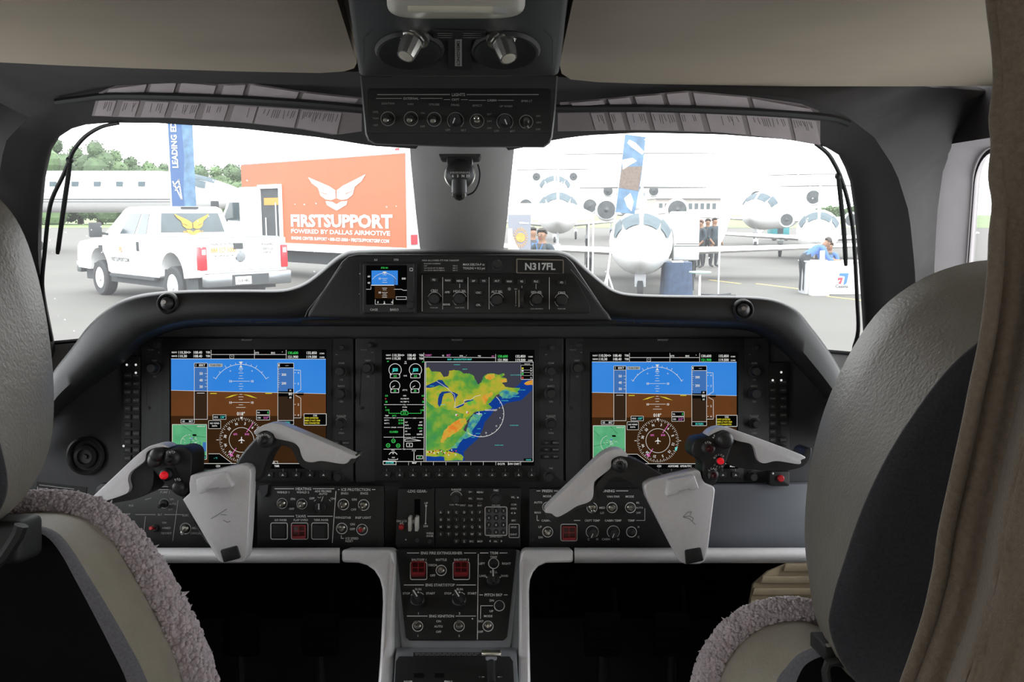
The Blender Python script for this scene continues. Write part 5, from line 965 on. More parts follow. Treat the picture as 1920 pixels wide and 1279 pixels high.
part('compensator_foot', G().lathe([(0.0108, 0), (0.0108, 0.006), (0.006, 0.011), (0.0005, 0.013)], C(861, 361, D0 - 0.012), (0, 0, -1), 18), M['black'], mc)
for x in (852, 869): part('screw', G().plate(Surf(D0 - 0.0235), [(x - 3, 363), (x + 3, 363), (x + 3, 370), (x - 3, 370)], -0.004, 0.001), M['steel'], mc)
part('cable', G().tube([C(x, y, D0 + 0.01) for x, y in smooth_path([(896, 308, 0), (900, 325, 0), (897, 345, 0), (888, 360, 0), (876, 366, 0)], 5) and [(p.x, p.y) for p in smooth_path([(896, 308, 0), (900, 325, 0), (897, 345, 0), (888, 360, 0), (876, 366, 0)], 5)]], 0.0014, 6), M['rubber'], mc)

# sun visors with checklist cards along the top of each pane
VD = 1.40
def band(top, bot, d0, d1, th=0.0015, n=28):
    a, b = rs(top, n), rs(bot, n); r0 = [C(x, y, d0) for x, y in a]; r1 = [C(x, y, d1) for x, y in b]; o = Vector((0, th, 0))
    return G().loft([r0, r1, [p + o for p in r1], [p + o for p in r0]], False, ring=True)
def visor(label, rail, lt, lb, ut, ub, cards, ucards, lean):
    t = thing('sun_visor', label, 'sun visor', C(rail[len(rail) // 2][0], rail[len(rail) // 2][1], VD))
    part('rail', G().tube([C(p.x, p.y, VD - 0.004) for p in smooth_path([(x, y, 0) for x, y in rail], 5)], 0.0062, 8), M['rubber'], t)
    part('lower_flap', band(lt, lb, VD, VD + 0.012), M['smoked'], t, smooth=60); part('upper_flap', band(ut, ub, VD - 0.015, VD), M['smoked'], t, smooth=60)
    a, b = rs(lt, 200), rs(lb, 200)
    def at(P, x): return min(P, key=lambda q: abs(q[0] - x))[1]
    for k, (x0, x1) in enumerate(cards):
        q = [(x0, at(a, x0) + 2), (x1, at(a, x1) + 2), (x1 - lean, at(b, x1 - lean) - 1), (x0 - lean, at(b, x0 - lean) - 1)]
        c = part('checklist_card', G().prism([C(q[0][0], q[0][1], VD - 0.0012), C(q[1][0], q[1][1], VD - 0.0012), C(q[2][0], q[2][1], VD + 0.0105), C(q[3][0], q[3][1], VD + 0.0105)], (0, 0.0008, 0)), M['card'], t)
        g = G(); S = Surf(pts=[(q[0][0], q[0][1], VD - 0.0012), (q[1][0], q[1][1], VD - 0.0012), (q[2][0], q[2][1], VD + 0.0105)]); random.seed(k)
        for i in range(int((x1 - x0) / 4)):
            x = x0 + 4 + i * 4
            if random.random() < 0.6 and x < x1 - 3: y0 = at(a, x) + 5; g.line(S, (x, y0), (x - lean * 0.7 * random.uniform(0.5, 1), y0 + 18 * random.uniform(0.5, 1)), 1.1, 0.0004)
        if g.v: part('card_print', g, M['cardt'], c)
    ua, ub_ = rs(ut, 200), rs(ub, 200)
    for x0, x1 in ucards:
        part('upper_card', G().prism([C(x0, at(ua, x0) + 3, VD - 0.0168), C(x1, at(ua, x1) + 3, VD - 0.0168), C(x1 - lean * 0.8, at(ub_, x1 - lean * 0.8), VD - 0.002), C(x0 - lean * 0.8, at(ub_, x0 - lean * 0.8), VD - 0.002)], (0, 0.0008, 0)), M['card'], t)
    return t
visor('folded grey sun visor with checklist cards atop the left windshield', [(105, 192), (150, 186), (220, 180), (400, 184), (560, 193), (690, 205)],
      [(180, 186), (300, 189), (450, 196), (600, 206), (678, 213)], [(172, 217), (250, 220), (330, 221), (450, 229), (560, 241), (627, 253), (678, 246)], [(185, 174), (215, 160), (290, 154), (350, 152), (400, 158), (470, 156), (560, 170), (690, 184)], [(185, 177), (350, 180), (500, 188), (690, 196)],
      [(186, 218), (231, 261), (273, 316), (329, 373), (387, 428), (440, 482), (486, 560), (566, 640)], [(205, 275), (284, 330), (340, 405), (420, 460), (470, 560), (570, 672)], 9)
visor('folded grey sun visor with checklist cards atop the right windshield', [(1035, 203), (1200, 203), (1350, 207), (1480, 214), (1560, 222), (1592, 232)],
      [(1046, 212), (1200, 208), (1350, 212), (1480, 219), (1538, 226)], [(1046, 246), (1200, 244), (1350, 248), (1480, 262), (1538, 272)], [(1050, 192), (1120, 186), (1200, 178), (1290, 170), (1400, 180), (1500, 194), (1536, 208)], [(1050, 203), (1200, 200), (1350, 204), (1480, 210), (1536, 214)],
      [(1108, 1132), (1142, 1164), (1174, 1210), (1220, 1264), (1274, 1312), (1324, 1390), (1400, 1476), (1484, 1530)], [(1070, 1130), (1140, 1180), (1190, 1240), (1250, 1290), (1300, 1400), (1410, 1520)], -9)

# forked black rods at the outer edges of the windshield
for lab, main, short in (('forked black rod curving down the outer edge of the left windshield', [(222, 231), (190, 238), (160, 256), (138, 282), (130, 302), (118, 330), (98, 372), (90, 410), (84, 470), (79, 530), (84, 580), (97, 640)], [(131, 300), (128, 330), (122, 372), (114, 430), (108, 476)]),
                         ('forked black rod curving down the outer edge of the right windshield', [(1530, 270), (1552, 288), (1566, 310), (1576, 332), (1588, 370), (1598, 420), (1603, 480), (1607, 560), (1609, 620), (1600, 655)], [(1572, 330), (1576, 370), (1582, 430), (1586, 498)])):
    t = thing('windshield_rod', lab, 'rod', C(main[-1][0], main[-1][1], 1.70))
    for nm, pts in (('long_branch', main), ('short_branch', short)):
        ps = smooth_path([(x, y, 0) for x, y in pts], 4); part(nm, G().tube([C(p.x, p.y, wd_(p.y) - 0.012) for p in ps], [0.0042] * (len(ps) - 1) + [0.003], 8, flat=0.7), M['rubber'], t)
    part('fork_joint', G().ball(C(short[0][0], short[0][1], wd_(short[0][1]) - 0.012), 0.0065, 10, 6), M['rubber'], t)

# ================================================================ seats, curtain, footwell
def ring_path(pts, d, k=4): return [C(p.x, p.y, d) for p in smooth_path([(x, y, 0) for x, y in pts], k, True)]
def toward(pts, f, c): return [(c[0] + (x - c[0]) * f, c[1] + (y - c[1]) * f) for x, y in pts]
def headrest(t, sil, pan, ds, dp, c):
    ms = mix(sil, pan, 0.35); ms = [(x + (x - c[0]) * 0.035, y + (y - c[1]) * 0.02) for x, y in ms]
    m2 = mix(sil, pan, 0.72); m2 = [(x + (x - c[0]) * 0.03, y + (y - c[1]) * 0.02) for x, y in m2]
    hr_ = part('headrest', G().loft([ring_path(toward(sil, 0.80, c), ds + 0.05), ring_path(toward(sil, 0.95, c), ds + 0.03), ring_path(sil, ds), ring_path(ms, ds + (dp - ds) * 0.35), ring_path(m2, ds + (dp - ds) * 0.72), ring_path(pan, dp)], True, True, False), M['leather'], t, label='grey leather headrest', smooth=70)
    part('back_panel', G().loft([ring_path(toward(pan, 1.0, c), dp), ring_path(toward(pan, 0.985, c), dp - 0.004), ring_path(toward(pan, 0.8, c), dp - 0.012), ring_path(toward(pan, 0.4, c), dp - 0.016)], True, False, True), M['suede'], hr_, label='charcoal suede back panel', smooth=70)
def fleece(t, path, radii, d, n=2600, seed=1):
    ps = smooth_path([C(x, y, d) for x, y in path], 6); m = len(ps); rr = [radii[0] + (radii[1] - radii[0]) * i / (m - 1) for i in range(m)]
    cv = part('sheepskin_cover', G().tube(ps, rr, 14), M['fleece'], t, label='grey sheepskin seat cover', smooth=70)
    random.seed(seed); g = G()
    for i in range(n):
        u = random.uniform(0, m - 1.001); j = int(u); p = ps[j].lerp(ps[j + 1], u - j); tn = (ps[j + 1] - ps[j]).normalized(); r = rr[j]
        a = Vector((random.gauss(0, 1), random.gauss(0, 1), random.gauss(0, 1))); a = (a - tn * a.dot(tn)).normalized()
        if a.y > 0.5: continue
        lean = Vector((random.gauss(0, 0.5), random.gauss(0, 0.5), random.gauss(0, 0.5))); w = r * random.uniform(0.09, 0.17); L = r * random.uniform(0.12, 0.30)
        g.ball(p + a * r * 0.96 + lean * r * 0.05, r * random.uniform(0.10, 0.19), 6, 4, (1, 1, random.uniform(0.7, 1.3)))
        if random.random() < 0.92: continue
        b0 = p + a * r * 0.93; u1 = a.orthogonal().normalized(); u2 = a.cross(u1); tip = b0 + (a + lean) * L; mid_ = b0 + (a + lean * 0.3) * L * 0.55
        vs = [b0 + u1 * w, b0 + (u2 * 0.87 - u1 * 0.5) * w, b0 + (-u2 * 0.87 - u1 * 0.5) * w, mid_ + u1 * w * 0.85, mid_ + (u2 * 0.87 - u1 * 0.5) * w * 0.85, mid_ + (-u2 * 0.87 - u1 * 0.5) * w * 0.85, tip]
        g.add(vs, [(0, 1, 4, 3), (1, 2, 5, 4), (2, 0, 3, 5), (3, 4, 6), (4, 5, 6), (5, 3, 6)])
    part('wool_tufts', g, M['fleece'], cv, kind='stuff', smooth=80, fix=False)

# right seat
rseat = thing('pilot_seat', 'right pilot seat with a tall grey leather headrest, half behind the brown curtain', 'seat', C(1650, 1700, 0.95))
silR = [(1860, 487), (1770, 505), (1700, 540), (1640, 592), (1588, 672), (1545, 770), (1518, 880), (1509, 980), (1513, 1060), (1530, 1130), (1562, 1195), (1640, 1250), (1800, 1280), (1990, 1280), (2130, 1230), (2200, 1100), (2220, 900), (2190, 700), (2100, 560), (1980, 495)]
panR = [(1960, 590), (1880, 610), (1825, 648), (1770, 700), (1700, 795), (1650, 880), (1610, 970), (1580, 1060), (1562, 1120), (1555, 1180), (1590, 1260), (1660, 1310), (1830, 1340), (2040, 1340), (2200, 1290), (2290, 1140), (2310, 930), (2270, 740), (2180, 630), (2070, 590)]
headrest(rseat, silR, panR, 0.93, 0.78, (1860, 960))
RB = lambda pts, d: [C(x, y, d) for x, y in pts]
sk = [(1318, 1330), (1332, 1262), (1356, 1214), (1392, 1176), (1440, 1154), (1500, 1150), (1552, 1172), (1590, 1200)]
fleece(rseat, sk, (0.0165, 0.0155), 0.96, 4200, 2)
out_r = [(1318, 1400), (1325, 1290), (1350, 1228), (1392, 1182), (1440, 1160), (1500, 1156), (1560, 1178), (1680, 1210), (1850, 1240)]
in_r = [(1440, 1420), (1445, 1340), (1455, 1280), (1475, 1250), (1500, 1225), (1540, 1212), (1600, 1216), (1700, 1250), (1850, 1280)]
r3 = [(1520, 1440), (1500, 1360), (1490, 1300), (1500, 1262), (1520, 1240), (1560, 1228), (1620, 1232), (1710, 1262), (1850, 1290)]
r4 = [(1620, 1450), (1600, 1400), (1590, 1350), (1590, 1310), (1600, 1290), (1620, 1280), (1660, 1280), (1730, 1300), (1850, 1330)]
part('backrest', G().loft([[C(p.x, p.y, d) for p in smooth_path([(x, y, 0) for x, y in pts], 4)] for pts, d in ((toward(out_r, 0.96, (1700, 1500)), 1.0), (out_r, 0.965), (mix(out_r, in_r, 0.5), 0.90), (in_r, 0.855))]), M['cream'], rseat, label='cream leather seat back', smooth=70)
part('suede_band', G().loft([[C(p.x, p.y, d) for p in smooth_path([(x, y, 0) for x, y in pts], 4)] for pts, d in ((in_r, 0.8548), (mix(in_r, r3, 0.5), 0.845), (r3, 0.84))]), M['suede2'], rseat, smooth=70)
part('back_shell', G().loft([[C(p.x, p.y, d) for p in smooth_path([(x, y, 0) for x, y in pts], 4)] for pts, d in ((r3, 0.84), (r4, 0.835), (toward(r4, 0.6, (1700, 1600)), 0.835))]), M['footw'], rseat, smooth=70)
hn = part('harness_reel', G().plate(Surf(0.80), rounded(1546, 1211, 1600, 1240, 4), -0.04, 0), M['rubber'], rseat, bevel=0.003); part('reel_edge', G().plate(Surf(0.799), [(1550, 1209), (1590, 1207), (1590, 1211), (1550, 1213)], -0.003, 0.001), M['chrome'], hn)
part('harness_guide', G().tube([C(x, y, 0.79) for x, y in ((1560, 1330), (1552, 1290), (1548, 1258), (1552, 1244), (1568, 1241), (1590, 1246))], 0.004, 8), M['rubber'], rseat)
part('seat_frame', G().box(C(1500, 1400, 0.86), C(1900, 1430, 0.95)), M['footw'], rseat)

# left seat
lseat = thing('pilot_seat', 'left pilot seat with a grey leather headrest and thick grey sheepskin edging', 'seat', C(60, 1700, 0.95))
silL = [(-140, 300), (-60, 330), (0, 374), (38, 425), (66, 500), (86, 590), (98, 680), (101, 760), (95, 830), (74, 888), (42, 925), (0, 955), (-80, 990), (-240, 1000), (-400, 960), (-470, 850), (-480, 700), (-450, 500), (-380, 370), (-260, 310)]
panL = [(-180, 440), (-140, 470), (-100, 520), (-70, 590), (-40, 680), (-15, 770), (3, 840), (13, 885), (14, 920), (4, 950), (-20, 985), (-60, 1010), (-140, 1030), (-280, 1040), (-440, 1010), (-540, 900), (-560, 720), (-520, 560), (-430, 460), (-300, 430)]
headrest(lseat, silL, panL, 0.90, 0.76, (-190, 680))
fleece(lseat, [(-120, 985), (-40, 965), (40, 950), (120, 950), (180, 968), (230, 1010), (268, 1062), (302, 1122), (335, 1190), (362, 1260), (380, 1340)], (0.0135, 0.0225), 0.95, 6500, 3)
ol = [(-150, 990), (-20, 965), (100, 955), (170, 968), (225, 1012), (262, 1066), (296, 1126), (330, 1196), (356, 1266), (376, 1380)]
il = [(-150, 1000), (-20, 990), (60, 985), (105, 997), (135, 1030), (165, 1078), (200, 1135), (240, 1205), (275, 1275), (310, 1390)]
l3 = [(-150, 1005), (-20, 998), (50, 995), (85, 1005), (112, 1035), (140, 1085), (172, 1145), (208, 1215), (240, 1285), (270, 1400)]
l4 = [(-150, 1020), (-40, 1010), (20, 1010), (50, 1020), (78, 1050), (105, 1100), (130, 1160), (160, 1230), (190, 1300), (215, 1410)]
sp = lambda pts, d: [C(p.x, p.y, d) for p in smooth_path([(x, y, 0) for x, y in pts], 4)]
part('backrest', G().loft([sp([(x + 6, y) for x, y in ol], 0.99), sp(ol, 0.955), sp(mix(ol, il, 0.5), 0.89), sp(il, 0.845)]), M['cream'], lseat, label='cream leather seat back', smooth=70)
part('suede_band', G().loft([sp(il, 0.8448), sp(mix(il, l3, 0.5), 0.835), sp(l3, 0.832)]), M['suede2'], lseat, smooth=70)
part('back_shell', G().loft([sp(l3, 0.832), sp(l4, 0.842), sp([(x - 250, y + 60) for x, y in l4], 0.842)]), M['footw'], lseat, smooth=70)
part('harness_reel', G().plate(Surf(0.78), rounded(-60, 978, 38, 1060, 14), -0.04, 0), M['rubber'], lseat, bevel=0.006, seg=3)
part('harness_guide', G().tube([C(x, y, 0.765) for x, y in ((-20, 1065), (10, 1040), (34, 1002), (40, 985))], 0.006, 8), M['rubber'], lseat)
part('seat_frame', G().box(C(-150, 1410, 0.86), C(230, 1440, 0.95)), M['footw'], lseat)

# curtain drawn back at the right
EDGE = [(-160, 1846), (0, 1858), (80, 1868), (150, 1872), (220, 1864), (270, 1868), (330, 1863), (380, 1870), (440, 1864), (490, 1862), (560, 1856), (640, 1845), (720, 1828), (800, 1812), (900, 1790), (1000, 1768), (1060, 1760), (1100, 1752), (1160, 1738), (1240, 1712), (1290, 1694), (1400, 1660)]
cu_ = thing('privacy_curtain', 'brown woollen curtain hanging in folds beside the right seat', 'curtain', C(1850, 1400, 0.62))
rows = []
for y, x in EDGE:
    t = max(0, (y - 420) / 860); r_ = []
    for i in range(46):
        u = i / 45; px = x + u * (340 + 160 * t); fold = math.sin(u * 17 + y * 0.0035 * (1 - u)) * 0.5 + math.sin(u * 37 + y * 0.004) * 0.22
        r_.append(C(px, y, 0.64 - 0.034 * fold * min(1, 0.35 + u * 3) * (0.6 + 0.7 * t) - 0.03 * math.sin(u * 3)))
    rows.append(r_)
rows = [[p for p in r] for r in rows]
back = [[p + Vector((0, 0.006, 0)) for p in r] for r in rows]
part('cloth', G().loft([a + b[::-1] for a, b in zip(rows, back)], True, True, True), M['curtain'], cu_, smooth=70)
part('hem', G().tube(smooth_path([r[0] + Vector((0.002, 0, 0)) for r in rows], 3), 0.0055, 10), M['curtain'], cu_)

# footwell: rudder pedals and the tan slatted side liner
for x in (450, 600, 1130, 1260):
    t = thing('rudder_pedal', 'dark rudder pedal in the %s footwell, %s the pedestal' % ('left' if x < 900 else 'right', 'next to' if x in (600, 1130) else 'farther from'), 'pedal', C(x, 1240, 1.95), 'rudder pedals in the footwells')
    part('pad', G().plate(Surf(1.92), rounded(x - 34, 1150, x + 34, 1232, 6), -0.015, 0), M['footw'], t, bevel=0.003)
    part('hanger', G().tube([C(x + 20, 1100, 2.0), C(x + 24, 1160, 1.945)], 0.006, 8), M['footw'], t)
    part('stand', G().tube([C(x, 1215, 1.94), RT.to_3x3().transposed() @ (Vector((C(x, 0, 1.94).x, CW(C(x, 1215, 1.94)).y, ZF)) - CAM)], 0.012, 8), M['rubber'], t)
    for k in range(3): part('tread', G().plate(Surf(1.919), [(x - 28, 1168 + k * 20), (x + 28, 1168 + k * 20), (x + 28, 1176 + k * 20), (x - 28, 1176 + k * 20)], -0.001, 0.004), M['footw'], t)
sl = thing('side_liner', 'tan slatted side liner panel low beside the right footwell', 'panel', C(1480, 1160, 1.62))
part('backing', G().plate(Surf(1.62), [(1402, 1150), (1412, 1096), (1440, 1072), (1500, 1048), (1640, 1048), (1640, 1720), (1410, 1720)], -0.01, 0), M['slat'], sl, bevel=0.003)
for k, (y, x0) in enumerate(((1064, 1470), (1086, 1428), (1108, 1412), (1130, 1406))): part('slat', G().plate(Surf(1.6195), [(x0, y - 7), (1640, y - 7), (1640, y + 6), (x0 - 4, y + 6)], 0, 0.008), M['slat'], sl, bevel=0.002)

# ================================================================ the apron outside
WM = dict(
    asphalt=mat('asphalt', '44433f', 0.9, var=0.10, scale=0.35, bump=0.2, bscale=40), paint=mat('white_paint', 'cfd0d0', 0.3, var=0.02, scale=5), pgrey=mat('pale_grey_paint', 'a9acb0', 0.4, var=0.04, scale=5),
    orange=mat('orange_wrap', '984a1c', 0.5, var=0.05, scale=2), glassd=mat('dark_vehicle_glass', '3c484c', 0.15, var=0.2, scale=2), tyre=mat('tyre', '2e3032', 0.85, var=0.1, scale=20), wheel=mat('alloy', 'b8babc', 0.35, 0.2, var=0.08, scale=20),
    awin=mat('aircraft_window', '4a565c', 0.7, spec=0.1, var=0.15, scale=3), dk=mat('dark_underbody', '34383b', 0.8, var=0.15, scale=4), tail=mat('tail_lamp', 'a8202c', 0.25, var=0.15, scale=15), chr=mat('bumper_chrome', '8d9296', 0.25, 0.9, var=0.05, scale=10), bed=mat('bed_cover', '6c7174', 0.8, var=0.06, scale=6),
    wht=mat('white_lettering', 'd8d8d8', 0.6, var=0.02), gold=mat('gold_lettering', 'a87a28', 0.6, var=0.05), blk=mat('black_lettering', '3a3c3e', 0.6, var=0.05), blueb=mat('blue_banner', '2c4a74', 0.7, var=0.08, scale=3), sky2=mat('light_blue_banner', '47647f', 0.7, var=0.3, scale=4),
    leaf=mat('leaf_green', '3c4f34', 0.8, var=0.45, scale=0.5), leaf2=mat('leaf_light', '4a5f3e', 0.8, var=0.4, scale=0.5), bark=mat('bark', '3c3228', 0.9, var=0.2, scale=4), grass=mat('grass', '55683a', 0.95, var=0.2, scale=0.05),
    yel=mat('yellow_line', 'a8944c', 0.8, var=0.1, scale=3), intake=mat('intake_dark', '33383a', 0.6, var=0.3, scale=6), tealc=mat('teal_cart', '2f7f86', 0.5, var=0.1, scale=3), blue=mat('blue_cloth', '2b3c54', 0.85, var=0.25, scale=8), skin=mat('skin', '75553f', 0.6, var=0.08, scale=20),
    hair=mat('dark_hair', '2a221d', 0.7, var=0.2, scale=60), navy=mat('navy_shirt', '26343c', 0.85, var=0.2, scale=20), bshirt=mat('blue_shirt', '3f5f9c', 0.85, var=0.15, scale=20), trous=mat('dark_trousers', '24282c', 0.85, var=0.15, scale=20), brown=mat('brown_hair', '4a3020', 0.7, var=0.2, scale=60),
    tent=mat('tent_fabric', '9c9d98', 0.8, var=0.03, scale=3), gposter=mat('poster_grey', '6a6e78', 0.6, var=0.05, scale=3), gorange=mat('poster_gold', 'b87830', 0.6, var=0.2, scale=12), cream2=mat('poster_cream', 'c8bfa4', 0.6, var=0.05), mint=mat('mint_table', '7fae9c', 0.5, var=0.05), brick=mat('pale_brick', '9a9490', 0.9, var=0.06, scale=1), redl=mat('logo_red', 'a8283c', 0.5), cblue=mat('logo_blue', '2c5f9c', 0.5))
def px_m(Y): return F / Y                                  # pixels per metre far out at world distance Y
GR = struct('ground', G().box((-260, 2.4, -0.3), (260, 120, 0.0)), WM['asphalt'], world=True, smooth=0)
gf = struct('ground_grass', G().box((-900, 120, -0.3), (900, 900, 0.02)), WM['grass'], world=True, smooth=0)
for lab, a, b in (('yellow painted line on the apron before the white counter', (1418, 532), (1500, 542)), ('yellow painted line running past the foot of the white counter', (1552, 556), (1640, 566)), ('thin pale painted line under the far wing tip', (1330, 525), (1388, 532))):
    p, q = atZ(*a, 0), atZ(*b, 0); n = Vector((-(q - p).y, (q - p).x, 0)).normalized() * 0.05
    o = struct('painted_line', G().prism([p - n, q - n, q + n, p + n], (0, 0, 0.004)), WM['yel'], world=True); del o['kind']; tag(o, lab, 'line')
def wpt(name, g, m, parent, **kw): return part(name, g, m, parent, **kw)
def patch(c, u0, v0, u1, v1, off=0.012):
    """A panel lying just proud of the quad c = (00, 10, 11, 01)."""
    a, b, c_, d = [Vector(q) for q in c]; n = (b - a).cross(d - a).normalized() * off
    f = lambda u, v: (a.lerp(b, u)).lerp(d.lerp(c_, u), v) + n
    return [f(u0, v0), f(u1, v0), f(u1, v1), f(u0, v1)]
def wheel(t, x, y, r, w, s):
    o = wpt('wheel', G().lathe([(r * 0.62, -w / 2), (r * 0.92, -w / 2), (r, -w * 0.36), (r, w * 0.36), (r * 0.92, w / 2), (r * 0.62, w / 2)], (x, y, r), (0, 1, 0), 28, False, False), WM['tyre'], t)
    wpt('rim', G().lathe([(r * 0.62, s * w * 0.46), (r * 0.56, s * w * 0.5), (r * 0.50, s * w * 0.36), (r * 0.2, s * w * 0.42), (r * 0.18, s * w * 0.55), (0.001, s * w * 0.55)], (x, y, r), (0, 1, 0), 20), WM['wheel'], o)
    g = G()
    for k in range(8): a = k * math.pi / 4; g.lathe([(r * 0.075, s * w * 0.42), (r * 0.07, s * w * 0.44), (0.001, s * w * 0.44)], (x + math.cos(a) * r * 0.38, y, r + math.sin(a) * r * 0.38), (0, 1, 0), 8)
    wpt('rim_holes', g, WM['dk'], o)
def arch(cx, r, z0, n=10): return [(cx + r * math.cos(math.pi * k / n), z0 + r * math.sin(math.pi * k / n)) for k in range(n + 1)]

# ---- white pickup
T_RZ = R(136.6); tr = wthing('pickup_truck', 'white pickup truck with a bed cover parked before the orange box truck', 'truck', (atX(455, 18.6), 18.6, 0), T_RZ)
prof = [(6.25, 0.62)] + arch(5.0, 0.53, 0.60) + [(4.3, 0.56), (1.85, 0.56)] + arch(1.25, 0.53, 0.60) + [(0.0, 0.66), (0.0, 1.44), (2.1, 1.44), (2.1, 1.40), (4.7, 1.38), (5.2, 1.36), (6.05, 1.27), (6.22, 1.15), (6.28, 0.9)]
wpt('body', G().prism([(x, 1.0, z) for x, z in prof], (0, -2.0, 0)), WM['paint'], tr, bevel=0.04, seg=2)
wpt('underbody', G().box((0.3, -0.9, 0.35), (6.0, 0.9, 0.75)), WM['dk'], tr)
cab = [[(2.12, 0.96), (4.85, 0.96), (4.85, -0.96), (2.12, -0.96)], [(2.30, 0.80), (3.85, 0.80), (3.85, -0.80), (2.30, -0.80)]]
c0 = [Vector((x, y, 1.38)) for x, y in cab[0]]; c1 = [Vector((x, y, 2.04)) for x, y in cab[1]]; c2 = [Vector((x * 0.97 + 0.09, y * 0.86, 2.10)) for x, y in cab[1]]
wpt('cab', G().loft([c0, c1, c2], True, True, True), WM['paint'], tr, bevel=0.05, seg=2)
rear = (c0[3], c0[0], c1[0], c1[3]); left = (c0[0], c0[1], c1[1], c1[0]); rght = (c0[2], c0[3], c1[3], c1[2]); frnt = (c0[1], c0[2], c1[2], c1[1])
fl = lambda q: (q[1], q[0], q[3], q[2])
wpt('rear_window', G().prism(patch(fl(rear), 0.09, 0.22, 0.91, 0.86), (0.005, 0, 0)), WM['glassd'], tr, bevel=0.004)
for u0, u1 in ((0.36, 0.66), (0.13, 0.31)): wpt('side_window', G().prism(patch(fl(left), 1 - u1, 0.16, 1 - u0, 0.86), (0, -0.005, 0)), WM['glassd'], tr); wpt('side_window', G().prism(patch(fl(rght), u0, 0.16, u1, 0.86), (0, 0.005, 0)), WM['glassd'], tr)
wpt('windshield', G().prism(patch(fl(frnt), 0.06, 0.1, 0.94, 0.92), (-0.005, 0, 0)), WM['glassd'], tr)
q = [Vector(p) for p in patch(fl(rear), 0.30, 0.26, 0.70, 0.78, 0.022)]
RS = FS((q[0] + q[1] + q[2] + q[3]) / 4, (0, -1, 0), (q[3] - q[0]).normalized(), (-1, 0, 0))
def wings(g, S, cx, cy, w, hh=0.0006, ky=None):
    """Spread-wing emblem, w wide."""
    k = w / 460
    for s in (-1, 1):
        f = lambda pts: [(cx + s * (x - 795) * k, cy + (y - 550) * (ky or k)) for x, y in pts]
        g.shape(S, f([(1020, 420), (990, 470), (940, 510), (930, 540), (870, 560), (830, 600), (800, 600), (800, 535), (850, 500)]), hh)
        g.shape(S, f([(930, 545), (920, 575), (880, 605), (840, 612), (812, 605), (850, 575)]), hh); g.shape(S, f([(880, 620), (872, 650), (840, 670), (797, 695), (797, 645), (830, 625)]), hh)
g = G(); wings(g, RS, 0, 0.02, 0.85); wpt('window_emblem', g, WM['gold'], tr, label='gold wing emblem', smooth=0)
g = G(); g.text(RS, 'FIRST SUPPORT', 0, 0.20, 0.05); wpt('window_lettering', g, WM['gold'], tr, smooth=0)
wpt('brake_light', G().box((2.26, -0.2, 2.045), (2.34, 0.2, 2.095)), WM['dk'], tr)
wpt('bed_cover', G().box((0.06, -0.88, 1.43), (2.05, 0.88, 1.465)), WM['bed'], tr, bevel=0.01)
tg = wpt('tailgate', G().box((-0.045, -0.83, 0.78), (0.03, 0.83, 1.43)), WM['paint'], tr, bevel=0.02)
TS = FS((-0.046, 0.83, 1.43), (0, -1, 0), (0, 0, 1), (-1, 0, 0))
wpt('handle', G().box((-0.065, 0.08 - 0.02, 1.22), (-0.04, 0.27, 1.34)), WM['dk'], tg); wpt('badge', G().lathe([(0.12, 0), (0.10, 0.02), (0.001, 0.022)], (-0.045, 0.12, 1.06), (-1, 0, 0), 18), WM['chr'], tg)
g = G(); g.text(TS, 'ENGINE CENTER SUPPORT', 0.33, 0.10, 0.045, xs=0.7); g.text(TS, 'FIRSTSUPPORTGRP.COM', 0.33, 0.34, 0.035, xs=0.8); g.text(TS, 'ENGINES', 1.35, 0.12, 0.05); g.text(TS, 'SERVICE', 1.35, 0.22, 0.05); g.text(TS, 'SUPPORT', 1.35, 0.30, 0.04); wpt('lettering', g, WM['blk'], tg, smooth=0)
g = G(); g.text(TS, '888 527 5000', 0.33, 0.22, 0.10, xs=0.72); wpt('phone_number', g, WM['gold'], tg, smooth=0)
for s in (-1, 1): o = wpt('tail_light', G().box((-0.05, s * 0.86 if s > 0 else -1.01, 0.80), (0.12, 1.01 if s > 0 else -0.86, 1.28)), WM['tail'], tr, label='red tail light', bevel=0.02); wpt('reverse_lamp', G().box((-0.056, s * 0.93 - 0.04, 1.12), (-0.045, s * 0.93 + 0.04, 1.22)), WM['wht'], o)
bp = wpt('rear_bumper', G().box((-0.22, -0.98, 0.46), (0.0, 0.98, 0.74)), WM['chr'], tr, bevel=0.03); wpt('bumper_step', G().box((-0.23, -0.42, 0.48), (-0.2, 0.42, 0.70)), WM['dk'], bp)
pq = wpt('number_plate', G().box((-0.245, 0.0, 0.50), (-0.23, 0.36, 0.66)), WM['wht'], bp); PQ = FS((-0.2455, 0.36, 0.66), (0, -1, 0), (0, 0, 1), (-1, 0, 0)); g = G(); g.text(PQ, '01A HR5', 0.18, 0.08, 0.07, xs=0.7); wpt('plate_print', g, WM['blk'], pq, smooth=0)
for x in (1.25, 5.0):
    for s in (-1, 1): wheel(tr, x, s * 0.86, 0.42, 0.28, s)
LS_ = FS((4.7, 1.001, 1.38), (-1, 0, 0), (0, 0, 1), (0, 1, 0))
for x in (2.75, 3.62): wpt('door_handle', G().box((x, 1.0, 1.12), (x + 0.07, 1.03, 1.32)) if x < 3 else G().box((x - 0.9, 1.0, 0.66), (x - 0.898, 1.004, 1.36)), WM['dk'], tr)
g = G(); g.text(LS_, 'FIRST SUPPORT.COM', 0.95, 0.48, 0.09, xs=0.8); wpt('door_lettering', g, WM['blk'], tr, smooth=0)
g = G(); g.text(LS_, 'FS', 1.0, 0.25, 0.12); wpt('door_emblem', g, WM['gold'], tr, smooth=0)
